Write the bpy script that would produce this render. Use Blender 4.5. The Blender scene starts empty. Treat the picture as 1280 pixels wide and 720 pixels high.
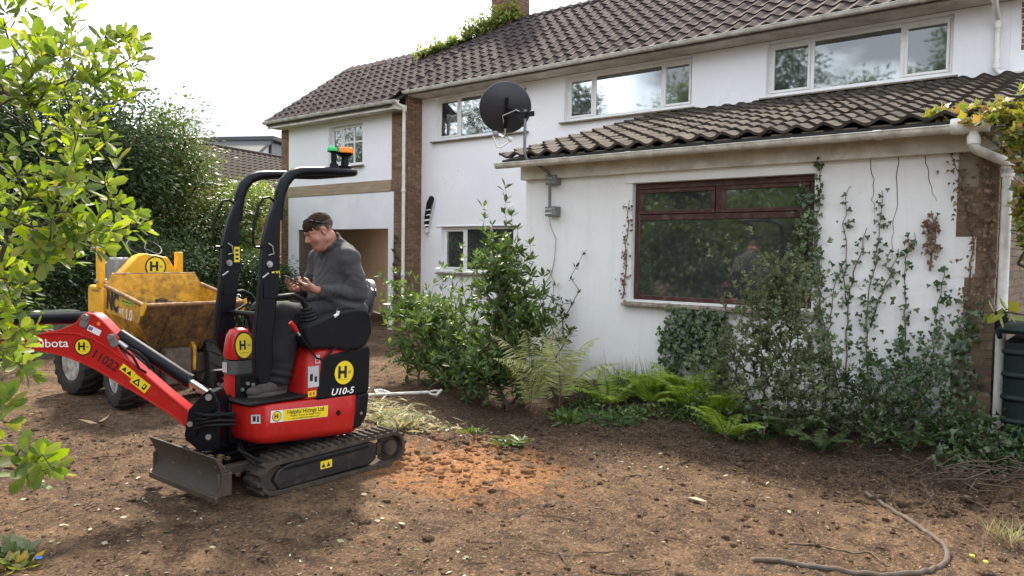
import bpy, bmesh, math, random
import numpy as np
from mathutils import Vector, Matrix

R = math.radians
SC = bpy.context.scene
COL = SC.collection
random.seed(7)
RNG = np.random.default_rng(11)

# ------------------------------------------------------------------ camera, sky, sun, exposure
F_PX, PITCH, ROLL, YAW, CAM_H = 950.0, R(2.55), R(0.8), R(39.1), 1.65
fw = Vector((-math.sin(YAW), math.cos(YAW), 0)); rt = Vector((math.cos(YAW), math.sin(YAW), 0)); up = Vector((0, 0, 1))
f_ = fw * math.cos(PITCH) - up * math.sin(PITCH)
u_ = up * math.cos(PITCH) + fw * math.sin(PITCH)
r_ = rt * math.cos(ROLL) + u_ * math.sin(ROLL)
u_ = u_ * math.cos(ROLL) - rt * math.sin(ROLL)
cd = bpy.data.cameras.new('camera')
cam = bpy.data.objects.new('camera', cd); COL.objects.link(cam)
M = Matrix((r_, u_, -f_)).transposed().to_4x4(); M.translation = (0, 0, CAM_H)
cam.matrix_world = M
cd.sensor_fit = 'HORIZONTAL'; cd.sensor_width = 36.0; cd.lens = F_PX / 1280.0 * 36.0
cd.clip_start = 0.05; cd.clip_end = 2000
SC.camera = cam

SUN_EL, SUN_AZ = R(46), R(47)           # azimuth measured from +Y (behind the house) towards -X
sdir = Vector((-math.sin(SUN_AZ) * math.cos(SUN_EL), math.cos(SUN_AZ) * math.cos(SUN_EL), math.sin(SUN_EL)))
sl = bpy.data.lights.new('sun', 'SUN'); sl.energy = 2.8; sl.angle = R(7.0); sl.color = (1.0, 0.89, 0.74)
so = bpy.data.objects.new('sun', sl); COL.objects.link(so)
so.rotation_euler = sdir.to_track_quat('Z', 'Y').to_euler(); so.location = (-6, 10, 20)

W = bpy.data.worlds.new('World'); SC.world = W; W.use_nodes = True
nt = W.node_tree; nt.nodes.clear()
wo = nt.nodes.new('ShaderNodeOutputWorld'); bg = nt.nodes.new('ShaderNodeBackground'); bg.inputs[1].default_value = 0.12
sk = nt.nodes.new('ShaderNodeTexSky'); sk.sky_type = 'NISHITA'; sk.sun_disc = False
sk.sun_elevation = SUN_EL; sk.sun_rotation = -SUN_AZ; sk.dust_density = 3.0
tc = nt.nodes.new('ShaderNodeTexCoord')
mp = nt.nodes.new('ShaderNodeMapping'); mp.inputs['Scale'].default_value = (1.0, 1.0, 2.6)
nz = nt.nodes.new('ShaderNodeTexNoise'); nz.inputs['Scale'].default_value = 2.6; nz.inputs['Detail'].default_value = 6; nz.inputs['Roughness'].default_value = 0.55
cr = nt.nodes.new('ShaderNodeValToRGB')
cr.color_ramp.elements[0].position = 0.47; cr.color_ramp.elements[0].color = (1.85, 1.9, 2.0, 1)
cr.color_ramp.elements[1].position = 0.68; cr.color_ramp.elements[1].color = (12.5, 13.4, 14.7, 1)
mx = nt.nodes.new('ShaderNodeMix'); mx.data_type = 'RGBA'; mx.inputs[0].default_value = 0.94
nt.links.new(tc.outputs['Generated'], mp.inputs['Vector']); nt.links.new(mp.outputs[0], nz.inputs['Vector'])
nt.links.new(nz.outputs[0], cr.inputs[0])
nt.links.new(sk.outputs[0], mx.inputs[6]); nt.links.new(cr.outputs[0], mx.inputs[7])
nt.links.new(mx.outputs[2], bg.inputs[0]); nt.links.new(bg.outputs[0], wo.inputs[0])
SC.view_settings.view_transform = 'Standard'; SC.view_settings.look = 'None'
SC.view_settings.exposure = 1.92; SC.view_settings.gamma = 1.0

# ------------------------------------------------------------------ helpers
class MB:
    """collects plain mesh geometry"""
    def __init__(s): s.v = []; s.f = []; s.m = []
    def add(s, V, Fs, mi=0, M=None):
        o = len(s.v)
        s.v += [tuple(M @ Vector(p)) for p in V] if M is not None else [tuple(p) for p in V]
        for f in Fs: s.f.append(tuple(o + i for i in f)); s.m.append(mi)
        return s
    def box(s, x0, x1, y0, y1, z0, z1, mi=0, M=None):
        V = [(x0,y0,z0),(x1,y0,z0),(x1,y1,z0),(x0,y1,z0),(x0,y0,z1),(x1,y0,z1),(x1,y1,z1),(x0,y1,z1)]
        return s.add(V, [(3,2,1,0),(4,5,6,7),(0,1,5,4),(1,2,6,5),(2,3,7,6),(3,0,4,7)], mi, M)
    def prism(s, poly, axis, a0, a1, mi=0, M=None):
        n = len(poly)
        def P(p, a):
            return (a, p[0], p[1]) if axis == 'x' else (p[0], a, p[1]) if axis == 'y' else (p[0], p[1], a)
        V = [P(p, a0) for p in poly] + [P(p, a1) for p in poly]
        Fs = [tuple(range(n-1, -1, -1)), tuple(range(n, 2*n))] + [(i, (i+1) % n, n+(i+1) % n, n+i) for i in range(n)]
        return s.add(V, Fs, mi, M)
    def tube(s, pts, r, n=8, mi=0, cap=True, closed=False, M=None):
        pts = [Vector(p) for p in pts]; N = len(pts)
        rs = r if isinstance(r, (list, tuple)) else [r] * N
        V = []; Fs = []; prev = None
        for i, p in enumerate(pts):
            if closed: t = pts[(i+1) % N] - pts[i-1]
            else: t = pts[min(i+1, N-1)] - pts[max(i-1, 0)]
            if t.length < 1e-9: t = Vector((0,0,1))
            t.normalize()
            if prev is None:
                a = Vector((0,0,1)) if abs(t.z) < .9 else Vector((1,0,0)); e = t.cross(a).normalized()
            else:
                e = prev - t * prev.dot(t)
                e = e.normalized() if e.length > 1e-6 else t.orthogonal().normalized()
            prev = e; b = t.cross(e)
            for k in range(n):
                an = 2*math.pi*k/n
                V.append(p + (e*math.cos(an) + b*math.sin(an)) * rs[i])
        L = N if closed else N-1
        for i in range(L):
            j = (i+1) % N
            for k in range(n): Fs.append((i*n+k, i*n+(k+1) % n, j*n+(k+1) % n, j*n+k))
        if cap and not closed:
            Fs.append(tuple(range(n-1, -1, -1))); Fs.append(tuple((N-1)*n + k for k in range(n)))
        return s.add(V, Fs, mi, M)
    def cyl(s, p0, p1, r0, r1=None, n=16, mi=0, M=None):
        return s.tube([p0, p1], [r0, r0 if r1 is None else r1], n, mi, M=M)
    def lathe(s, prof, o, axis, n=24, mi=0, M=None, cap=True):
        """prof: (radius, height) along axis from o"""
        ax = Vector(axis).normalized(); e = ax.orthogonal().normalized(); b = ax.cross(e); o = Vector(o)
        V = []; Fs = []
        for rr, h in prof:
            for k in range(n):
                an = 2*math.pi*k/n; V.append(o + ax*h + (e*math.cos(an)+b*math.sin(an))*rr)
        for i in range(len(prof)-1):
            for k in range(n): Fs.append((i*n+k, i*n+(k+1) % n, (i+1)*n+(k+1) % n, (i+1)*n+k))
        if cap: Fs.append(tuple(range(n-1,-1,-1))); Fs.append(tuple((len(prof)-1)*n+k for k in range(n)))
        return s.add(V, Fs, mi, M)
    def ball(s, c, r, sc=(1,1,1), n=12, mi=0, M=None):
        V = []; Fs = []; m = n//2
        for i in range(1, m):
            th = math.pi*i/m
            for k in range(n):
                an = 2*math.pi*k/n
                V.append((c[0]+r*sc[0]*math.sin(th)*math.cos(an), c[1]+r*sc[1]*math.sin(th)*math.sin(an), c[2]+r*sc[2]*math.cos(th)))
        t = len(V); V.append((c[0],c[1],c[2]+r*sc[2])); V.append((c[0],c[1],c[2]-r*sc[2]))
        for i in range(m-2):
            for k in range(n): Fs.append((i*n+k, (i+1)*n+k, (i+1)*n+(k+1) % n, i*n+(k+1) % n))
        for k in range(n):
            Fs.append((t, k, (k+1) % n)); Fs.append((t+1, (m-2)*n+(k+1) % n, (m-2)*n+k))
        return s.add(V, Fs, mi, M)
    def mesh(s, name, mats, smooth=None, fix=True):
        me = bpy.data.meshes.new(name)
        me.from_pydata(s.v, [], s.f)
        for m in (mats if isinstance(mats, (list, tuple)) else [mats]): me.materials.append(m)
        if max(s.m, default=0) > 0: me.polygons.foreach_set('material_index', s.m)
        if fix:
            bm = bmesh.new(); bm.from_mesh(me); bmesh.ops.recalc_face_normals(bm, faces=bm.faces); bm.to_mesh(me); bm.free()
        if smooth is not None:
            me.polygons.foreach_set('use_smooth', [True]*len(me.polygons)); me.set_sharp_from_angle(angle=R(smooth))
        me.update()
        return me
    def obj(s, name, mats, parent=None, smooth=35, bevel=0, seg=2, fix=True, label=None):
        o = bpy.data.objects.new(name, s.mesh(name, mats, smooth, fix)); COL.objects.link(o)
        if parent is not None: o.parent = parent
        if bevel:
            b = o.modifiers.new('bevel', 'BEVEL'); b.width = bevel; b.segments = seg; b.limit_method = 'ANGLE'; b.angle_limit = R(38)
        if label: o['label'] = label
        return o

def tag(o, label, cat, group=None, kind=None):
    o['label'] = label; o['category'] = cat
    if group: o['group'] = group
    if kind: o['kind'] = kind
    return o
def thing(name, loc, label, cat, group=None):
    o = bpy.data.objects.new(name, None); COL.objects.link(o); o.location = loc; o.empty_display_size = .2
    return tag(o, label, cat, group)
def inst(name, me, parent=None, M=None):
    o = bpy.data.objects.new(name, me); COL.objects.link(o)
    if parent is not None: o.parent = parent
    if M is not None: o.matrix_local = M
    return o
def np_mesh(name, V, Fq, mats, smooth=False, mi=None):
    """V (n,3) array, Fq (m,k) array of equal-size faces"""
    me = bpy.data.meshes.new(name); V = np.asarray(V, np.float32); Fq = np.asarray(Fq, np.int32)
    me.vertices.add(len(V)); me.vertices.foreach_set('co', V.ravel())
    k = Fq.shape[1]; me.loops.add(Fq.size); me.loops.foreach_set('vertex_index', Fq.ravel())
    me.polygons.add(len(Fq)); me.polygons.foreach_set('loop_start', np.arange(0, Fq.size, k, dtype=np.int32))
    for m in (mats if isinstance(mats, (list, tuple)) else [mats]): me.materials.append(m)
    if mi is not None: me.polygons.foreach_set('material_index', np.asarray(mi, np.int32))
    me.polygons.foreach_set('use_smooth', np.full(len(Fq), bool(smooth)))
    me.update(calc_edges=True); me.validate()
    return me
def frame(o, x, y):
    """matrix with origin o, x axis, y axis (z = x cross y)"""
    x = Vector(x).normalized(); y = Vector(y); y = (y - x*y.dot(x)).normalized(); z = x.cross(y)
    m = Matrix((x, y, z)).transposed().to_4x4(); m.translation = Vector(o); return m

_txt = {}
def text_geo(t, size=1.0, bold=0.0, shear=0.0, space=1.0, align='CENTER'):
    key = (t, bold, shear, space, align)
    if key not in _txt:
        c = bpy.data.curves.new('t', 'FONT'); c.body = t; c.size = 1; c.offset = bold; c.shear = shear; c.space_character = space
        c.align_x = align; c.align_y = 'CENTER'; c.resolution_u = 3
        o = bpy.data.objects.new('t', c); COL.objects.link(o)
        bpy.context.view_layer.update()
        me = bpy.data.meshes.new_from_object(o.evaluated_get(bpy.context.evaluated_depsgraph_get()))
        _txt[key] = ([tuple(v.co) for v in me.vertices], [tuple(p.vertices) for p in me.polygons])
        bpy.data.objects.remove(o); bpy.data.meshes.remove(me)
    V, Fs = _txt[key]
    return [(v[0]*size, v[1]*size, v[2]) for v in V], Fs
def add_text(mb, t, size, x=0, y=0, z=.001, mi=0, bold=0.0, shear=0.0, sx=1.0, rot=0.0, space=1.0):
    V, Fs = text_geo(t, size, bold, shear, space); c, s_ = math.cos(rot), math.sin(rot)
    mb.add([(x + c*v[0]*sx - s_*v[1], y + s_*v[0]*sx + c*v[1], z) for v in V], Fs, mi)
def add_disc(mb, r, x=0, y=0, z=.0005, mi=0, sy=1.0, n=28):
    mb.add([(x + r*math.cos(2*math.pi*i/n), y + sy*r*math.sin(2*math.pi*i/n), z) for i in range(n)], [tuple(range(n))], mi)
def add_rect(mb, x0, x1, y0, y1, z=.0005, mi=0):
    mb.add([(x0,y0,z),(x1,y0,z),(x1,y1,z),(x0,y1,z)], [(0,1,2,3)], mi)
def decal(mb, name, mats, parent, M, label=None):
    o = mb.obj(name, mats, parent, smooth=None, fix=False, label=label); o.matrix_local = M; return o

def vnoise(x, y, seed=0):
    """smooth value noise on arrays, range -1..1"""
    xi = np.floor(x).astype(np.int64); yi = np.floor(y).astype(np.int64); xf = x-xi; yf = y-yi
    def h(a, b):
        n = (a*374761393 + b*668265263 + seed*1442695041) & 0x7fffffff
        n = ((n ^ (n >> 13))*1274126177) & 0x7fffffff
        return ((n ^ (n >> 16)) & 0xffff)/32767.5-1
    u = xf*xf*(3-2*xf); v = yf*yf*(3-2*yf)
    return (h(xi,yi)*(1-u)+h(xi+1,yi)*u)*(1-v) + (h(xi,yi+1)*(1-u)+h(xi+1,yi+1)*u)*v
def fbm(x, y, sc, oct=4, seed=0, gain=.5):
    a = 1; t = 0*x; n = 0
    for i in range(oct):
        t = t + a*vnoise(x*sc+17.3*i, y*sc-9.1*i, seed+i); n += a; a *= gain; sc *= 2.03
    return t/n

# ------------------------------------------------------------------ materials
class NT:
    def __init__(s, name):
        s.m = bpy.data.materials.new(name); s.m.use_nodes = True; s.t = s.m.node_tree
        s.b = s.t.nodes['Principled BSDF']; s.out = s.t.nodes['Material Output']
    def n(s, k, **kw):
        x = s.t.nodes.new('ShaderNode'+k)
        for a, v in kw.items(): setattr(x, a, v)
        return x
    def l(s, a, b): s.t.links.new(a, b)
    def coord(s, scale=(1,1,1), kind='Object'):
        c = s.n('TexCoord'); m = s.n('Mapping'); m.inputs['Scale'].default_value = scale
        s.l(c.outputs[kind], m.inputs[0]); return m.outputs[0]
    def noise(s, vec, sc, det=4, rough=.55, dist=0):
        x = s.n('TexNoise'); x.inputs['Scale'].default_value = sc; x.inputs['Detail'].default_value = det
        x.inputs['Roughness'].default_value = rough; x.inputs['Distortion'].default_value = dist; s.l(vec, x.inputs['Vector']); return x.outputs[0]
    def ramp(s, fac, stops):
        x = s.n('ValToRGB'); e = x.color_ramp.elements
        while len(e) < len(stops): e.new(.5)
        for i, (p, c) in enumerate(stops):
            e[i].position = p; e[i].color = (*c, 1) if isinstance(c, tuple) else (c, c, c, 1)
        s.l(fac, x.inputs[0]); return x.outputs[0]
    def mix(s, fac, a, b, mode='MIX'):
        x = s.n('Mix', data_type='RGBA', blend_type=mode)
        for v, k in ((fac, 0), (a, 6), (b, 7)):
            if isinstance(v, (int, float)): x.inputs[k].default_value = v if k == 0 else (v, v, v, 1)
            elif isinstance(v, tuple): x.inputs[k].default_value = (*v, 1)
            else: s.l(v, x.inputs[k])
        return x.outputs[2]
    def math(s, op, a, b=0.0):
        x = s.n('Math', operation=op)
        for v, k in ((a, 0), (b, 1)):
            if isinstance(v, (int, float)): x.inputs[k].default_value = v
            else: s.l(v, x.inputs[k])
        return x.outputs[0]
    def bump(s, h, strength=.3, dist=.01):
        x = s.n('Bump'); x.inputs['Strength'].default_value = strength; x.inputs['Distance'].default_value = dist
        s.l(h, x.inputs['Height']); s.l(x.outputs[0], s.b.inputs['Normal']); return x
    def rnd(s):
        """value per object plus value per loose piece"""
        o = s.n('ObjectInfo'); g = s.n('NewGeometry')
        return s.math('FRACT', s.math('ADD', o.outputs['Random'], g.outputs['Random Per Island']))
    def set(s, **kw):
        for k, v in kw.items():
            i = s.b.inputs[k.replace('_', ' ')]
            if isinstance(v, tuple): i.default_value = (*v, 1) if len(v) == 3 else v
            elif isinstance(v, (int, float)): i.default_value = v
            else: s.l(v, i)
        return s.m

def plain(name, c, rough=.5, metal=0, dirt=0.0, dirtc=(.10,.07,.045), dsc=6, bump=0.0, bsc=60, var=.12, spec=None):
    """base colour with faint unevenness, optional blotchy dirt and fine relief"""
    t = NT(name); v = t.coord(); n1 = t.noise(v, dsc, 5, .6)
    lo = tuple(x*(1-var) for x in c); hi = tuple(min(1, x*(1+var)) for x in c)
    col = t.ramp(n1, [(.3, lo), (.7, hi)])
    if dirt > 0:
        n2 = t.noise(v, dsc*2.3, 8, .68)
        k = t.ramp(n2, [(max(.02, .62-dirt*.45), 0.0), (.80-dirt*.25, 1.0)])
        col = t.mix(t.math('MULTIPLY', k, min(1, .35+dirt)), col, dirtc)
        rr = t.math('ADD', t.math('MULTIPLY', k, .4), rough); t.set(Roughness=rr)
    else: t.set(Roughness=rough)
    t.set(Base_Color=col, Metallic=metal)
    if spec is not None: t.b.inputs['Specular IOR Level'].default_value = spec
    if bump: t.bump(t.noise(v, bsc, 4), bump, .006)
    return t.m

def leafmat(name, cols, trans=.35, rough=.42, tcol=None, spot=None):
    """foliage: per-leaf colour, light through the leaf"""
    t = NT(name); g = t.n('NewGeometry'); rn = g.outputs['Random Per Island']
    col = t.ramp(rn, [(i/(len(cols)-1), c) for i, c in enumerate(cols)])
    if spot:
        n = t.noise(t.coord(), 45, 3); col = t.mix(t.ramp(n, [(.56, 0.0), (.66, 1.0)]), col, spot)
    t.set(Base_Color=col, Roughness=rough)
    tr = t.n('BsdfTranslucent'); mixs = t.n('MixShader'); mixs.inputs[0].default_value = trans
    hs = t.n('HueSaturation'); hs.inputs['Saturation'].default_value = 1.15; hs.inputs['Value'].default_value = 1.9; hs.inputs['Hue'].default_value = .485
    t.l(col, hs.inputs['Color']); t.l(hs.outputs[0], tr.inputs[0])
    t.l(t.b.outputs[0], mixs.inputs[1]); t.l(tr.outputs[0], mixs.inputs[2]); t.l(mixs.outputs[0], t.out.inputs[0])
    return t.m
# ------------------------------------------------------------------ shared materials
WHITE_PVC = plain('white_plastic', (.72,.71,.67), .38, dirt=.28, dirtc=(.33,.29,.22), dsc=3, var=.05)
GUTTER = plain('gutter_plastic', (.66,.64,.58), .42, dirt=.45, dirtc=(.30,.27,.2), dsc=2.5, var=.06)
UPVC = plain('window_plastic', (.78,.77,.74), .35, dirt=.15, dirtc=(.4,.36,.3), var=.04)
SOFFIT = plain('soffit_board', (.60,.55,.47), .7, dirt=.4, dirtc=(.30,.25,.19), dsc=1.6, bump=.15)
FASCIA = plain('fascia_board', (.66,.63,.56), .6, dirt=.4, dirtc=(.33,.28,.22), dsc=1.8, bump=.1)
SILLM = plain('stone_sill', (.26,.22,.17), .85, dirt=.5, dirtc=(.1,.08,.06), bump=.4, bsc=40)
BROWNFRAME = plain('brown_timber_frame', (.055,.018,.016), .35, dirt=.3, dirtc=(.14,.1,.08), dsc=5)
BLACKP = plain('black_paint', (.005,.0055,.0085), .38, dirt=.04, dirtc=(.03,.026,.022), var=.2, spec=.2)
BLACKPL = plain('black_plastic', (.009,.0095,.011), .5, dirt=.08, dirtc=(.035,.03,.024), bump=.1, bsc=220, spec=.15)
RUBBER = plain('rubber', (.022,.02,.019), .75, dirt=.75, dirtc=(.12,.082,.055), dsc=7, bump=.3)
MUDDY = plain('muddy_track', (.022,.020,.018), .85, dirt=.6, dirtc=(.088,.063,.042), dsc=6, bump=.6, bsc=50)
STEELD = plain('worn_steel', (.06,.055,.05), .5, .55, dirt=.7, dirtc=(.12,.085,.058), dsc=7, bump=.3)
CHROME = plain('chrome', (.6,.6,.6), .15, 1.0)
ZINC = plain('zinc_steel', (.42,.42,.41), .4, .8, dirt=.3, dirtc=(.2,.18,.15))
GREYM = plain('grey_metal', (.19,.2,.2), .5, .3, dirt=.3, dirtc=(.12,.11,.09))
t = NT('red_paint'); v = t.coord(); n_ = t.noise(v, 7, 5, .6); k_ = t.ramp(t.noise(v, 26, 8, .72), [(.56, 0.0), (.74, .5)]); s_ = t.ramp(t.noise(t.coord((9, 9, 120)), 3, 5, .7), [(.66, 0.0), (.72, .35)])
c_ = t.mix(k_, t.ramp(n_, [(.3, (.40,.011,.010)), (.7, (.46,.015,.012))]), (.26,.12,.075)); c_ = t.mix(s_, c_, (.5,.2,.15)); t.set(Base_Color=c_, Roughness=t.math('ADD', t.math('MULTIPLY', k_, .5), .30)); t.b.inputs['Specular IOR Level'].default_value = .4; t.bump(n_, .04, .01); REDP = t.m
HOSE = plain('black_rubber', (.008,.008,.008), .6, dirt=.12, dirtc=(.03,.025,.02), dsc=9, spec=.2)
YELP = plain('yellow_paint', (.78,.41,.012), .38, dirt=.2, dirtc=(.22,.13,.05), dsc=5, var=.1)
YELDIRTY = plain('rusty_yellow_paint', (.70,.37,.02), .5, dirt=.5, dirtc=(.17,.085,.03), dsc=4.5, var=.2, bump=.3)
STICKY = plain('yellow_vinyl', (.80,.62,.02), .35, var=.04)
STICKW = plain('white_vinyl', (.75,.75,.74), .35, var=.04)
INK = plain('black_ink', (.01,.01,.01), .45)
WHITEINK = plain('white_ink', (.8,.8,.78), .45)
REDINK = plain('red_ink', (.5,.03,.02), .45)
GREYVINYL = plain('grey_vinyl', (.45,.46,.47), .4, var=.2)
BARK = plain('bark', (.085,.065,.048), .9, dirt=.5, dirtc=(.04,.032,.025), bump=.6, bsc=30)
TWIGM = plain('twig', (.13,.09,.06), .9, var=.3)

def wall_mat(name, c, stain=.35, rough=.85, bsc=110, bstr=.35):
    """painted render: fine roughcast, run-off streaks below the eaves, blotches, splashed soil low down"""
    t = NT(name); v = t.coord(); n1 = t.noise(v, .9, 6, .62)
    col = t.ramp(n1, [(.3, tuple(x*.9 for x in c)), (.68, c)])
    st = t.noise(t.coord((7.0, 7.0, .55)), 1.6, 6, .62)
    k = t.ramp(st, [(.52, 0.0), (.74, 1.0)])
    col = t.mix(t.math('MULTIPLY', k, stain), col, (.40,.36,.29))
    sep = t.n('SeparateXYZ'); t.l(v, sep.inputs[0])
    hz = t.math('ADD', sep.outputs[2], t.math('MULTIPLY', t.noise(v, 3, 5), .5))
    low = t.ramp(t.math('MULTIPLY', hz, .8), [(.32, 1.0), (.62, 0.0)])
    col = t.mix(t.math('MULTIPLY', low, .5), col, (.24,.2,.13))
    vo = t.n('TexVoronoi', feature='DISTANCE_TO_EDGE'); vo.inputs['Scale'].default_value = .8
    dv = t.n('VectorMath', operation='ADD'); t.l(v, dv.inputs[0]); nv_ = t.n('TexNoise'); nv_.inputs['Scale'].default_value = 2.5; nv_.inputs['Detail'].default_value = 7; t.l(v, nv_.inputs['Vector']); t.l(nv_.outputs[1], dv.inputs[1]); t.l(dv.outputs[0], vo.inputs['Vector'])
    ck = t.math('MULTIPLY', t.ramp(vo.outputs[0], [(.0, 1.0), (.006, 0.0)]), t.ramp(n1, [(.54, 0.0), (.66, .28)])); col = t.mix(ck, col, (.30,.28,.25))
    sp = t.noise(v, 14, 4, .7); col = t.mix(t.math('MULTIPLY', t.ramp(sp, [(.66, 0.0), (.73, 1.0)]), .35), col, (.3,.27,.2))
    t.set(Base_Color=col, Roughness=rough)
    h = t.math('ADD', t.noise(v, bsc, 3, .6), t.math('MULTIPLY', t.noise(v, 9, 4), 1.2))
    t.bump(h, bstr, .006); return t.m
RENDER_MAIN = wall_mat('white_render', (.84,.84,.86), .05)
RENDER_EXT = wall_mat('weathered_white_render', (.82,.82,.81), .13)

def brick_mat(name, cols):
    t = NT(name); c = t.ramp(t.rnd(), [(i/(len(cols)-1), k) for i, k in enumerate(cols)])
    v = t.coord(); n = t.noise(v, 22, 6, .65)
    c = t.mix(t.ramp(n, [(.35, .75), (.65, 0.0)]), c, tuple(x*.45 for x in cols[0]))
    t.set(Base_Color=c, Roughness=.9); t.bump(t.noise(v, 90, 4), .5, .004); return t.m
BRICKM = brick_mat('brick_brown', [(.20,.11,.06), (.27,.16,.09), (.15,.085,.055), (.31,.2,.12)])
BRICKDARK = brick_mat('brick_weathered', [(.22,.145,.085), (.29,.205,.13), (.17,.115,.075), (.33,.24,.16)])
BRICKRED = brick_mat('brick_red', [(.34,.12,.07), (.40,.16,.1), (.28,.1,.06)])
MORTAR = plain('mortar', (.30,.26,.2), .95, dirt=.3, bump=.4, bsc=90)

def tile_mat(name, cols, lich):
    t = NT(name); c = t.ramp(t.rnd(), [(i/(len(cols)-1), k) for i, k in enumerate(cols)])
    v = t.coord(kind='Object'); g = t.n('NewGeometry'); n = t.noise(g.outputs['Position'], 5, 8, .7)
    c = t.mix(t.ramp(n, [(.5, 0.0), (.72, .8)]), c, lich)
    n2 = t.noise(g.outputs['Position'], 38, 4, .7); c = t.mix(t.ramp(n2, [(.60, 0.0), (.72, .35)]), c, (.16,.14,.11))
    t.set(Base_Color=c, Roughness=.9); t.b.inputs['Specular IOR Level'].default_value = .2; t.bump(n2, .4, .006); return t.m
TILEM = tile_mat('concrete_tile', [(.040,.028,.028), (.058,.042,.041), (.030,.023,.023), (.070,.052,.050)], (.075,.062,.054))
TILEOLD = tile_mat('mossy_concrete_tile', [(.056,.044,.036), (.082,.064,.049), (.040,.033,.029), (.098,.077,.06)], (.034,.029,.018))
TILEFAR = tile_mat('far_tile', [(.024,.016,.015), (.032,.021,.019), (.019,.014,.013)], (.034,.024,.02))

# ------------------------------------------------------------------ ground
EX, EY = -4.82, 3.42            # excavator position
DX, DY, DPHI = -8.12, 4.10, R(0)  # dumper position and heading
def sm(a, b, t):
    t = np.clip((t-a)/(b-a), 0, 1); return t*t*(3-2*t)
def gh(x, y):
    x = np.asarray(x, float); y = np.asarray(y, float)
    flat = np.maximum(np.exp(-(((x-EX)/.75)**4 + ((y-EY)/1.05)**4)), np.exp(-(((x-DX+.6)/1.5)**4 + ((y-DY)/1.0)**4)))
    far = np.clip(1-np.hypot(x+4, y-5)/40, 0, 1)
    z = .035*fbm(x, y, .45, 3, 3)
    z = z + .026*fbm(x, y, 2.2, 3, 5)*(1-.6*flat) + .017*fbm(x, y, 8, 3, 9)*(1-.5*flat)
    r1 = np.abs(fbm(x, y, 14, 2, 21)); z = z + .020*(r1-.3)*(1-.4*flat) + .010*fbm(x, y, 24, 2, 77)*(1-.5*flat)
    z = z*(1-.85*flat) - .004*flat
    bed = sm(6.2, 7.3, y+.25*fbm(x, y, 1.1, 3, 33))*(1-sm(-.4, .4, x))*sm(-7.4, -6.2, x)*(1-sm(8.5, 9, y))
    z = z + bed*(.13+.05*fbm(x, y, 5, 3, 41))
    bank = np.exp(-(((x+.35)/.8)**2+((y-5.95)/.55)**2)); z = z + bank*(.24+.13*fbm(x, y, 7, 3, 44))
    lip = np.exp(-((y-5.95-.3*fbm(x, y, .8, 2, 60))/.22)**2)*sm(-4.9, -4.2, x)*(1-sm(-.9, -.2, x)); z = z + lip*(.035+.05*fbm(x, y, 6, 3, 61))
    pit = np.exp(-(((x+5.0)/.75)**2+((y-5.75)/.55)**2)); z = z - pit*.17
    heap = np.exp(-(((x+7.6)/1.0)**2+((y-7.6)/.7)**2)); z = z + heap*(.26+.08*fbm(x, y, 3, 3, 50))
    rim = np.exp(-(((x+4.4)/.6)**2+((y-5.15)/.22)**2)); z = z + rim*(.05+.05*fbm(x, y, 7, 2, 52))
    rut = np.exp(-((x-EX-.33)/.1)**2)*sm(4.0, 4.3, y)*(1-sm(5.0, 5.3, y)) + np.exp(-((x-EX+.33)/.1)**2)*sm(4.0, 4.3, y)*(1-sm(5.2, 5.6, y)); z = z - .035*rut + .012*rut*np.sin(y*100)
    return z*far
def gz(x, y): return float(gh(np.array([x]), np.array([y]))[0])

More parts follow.
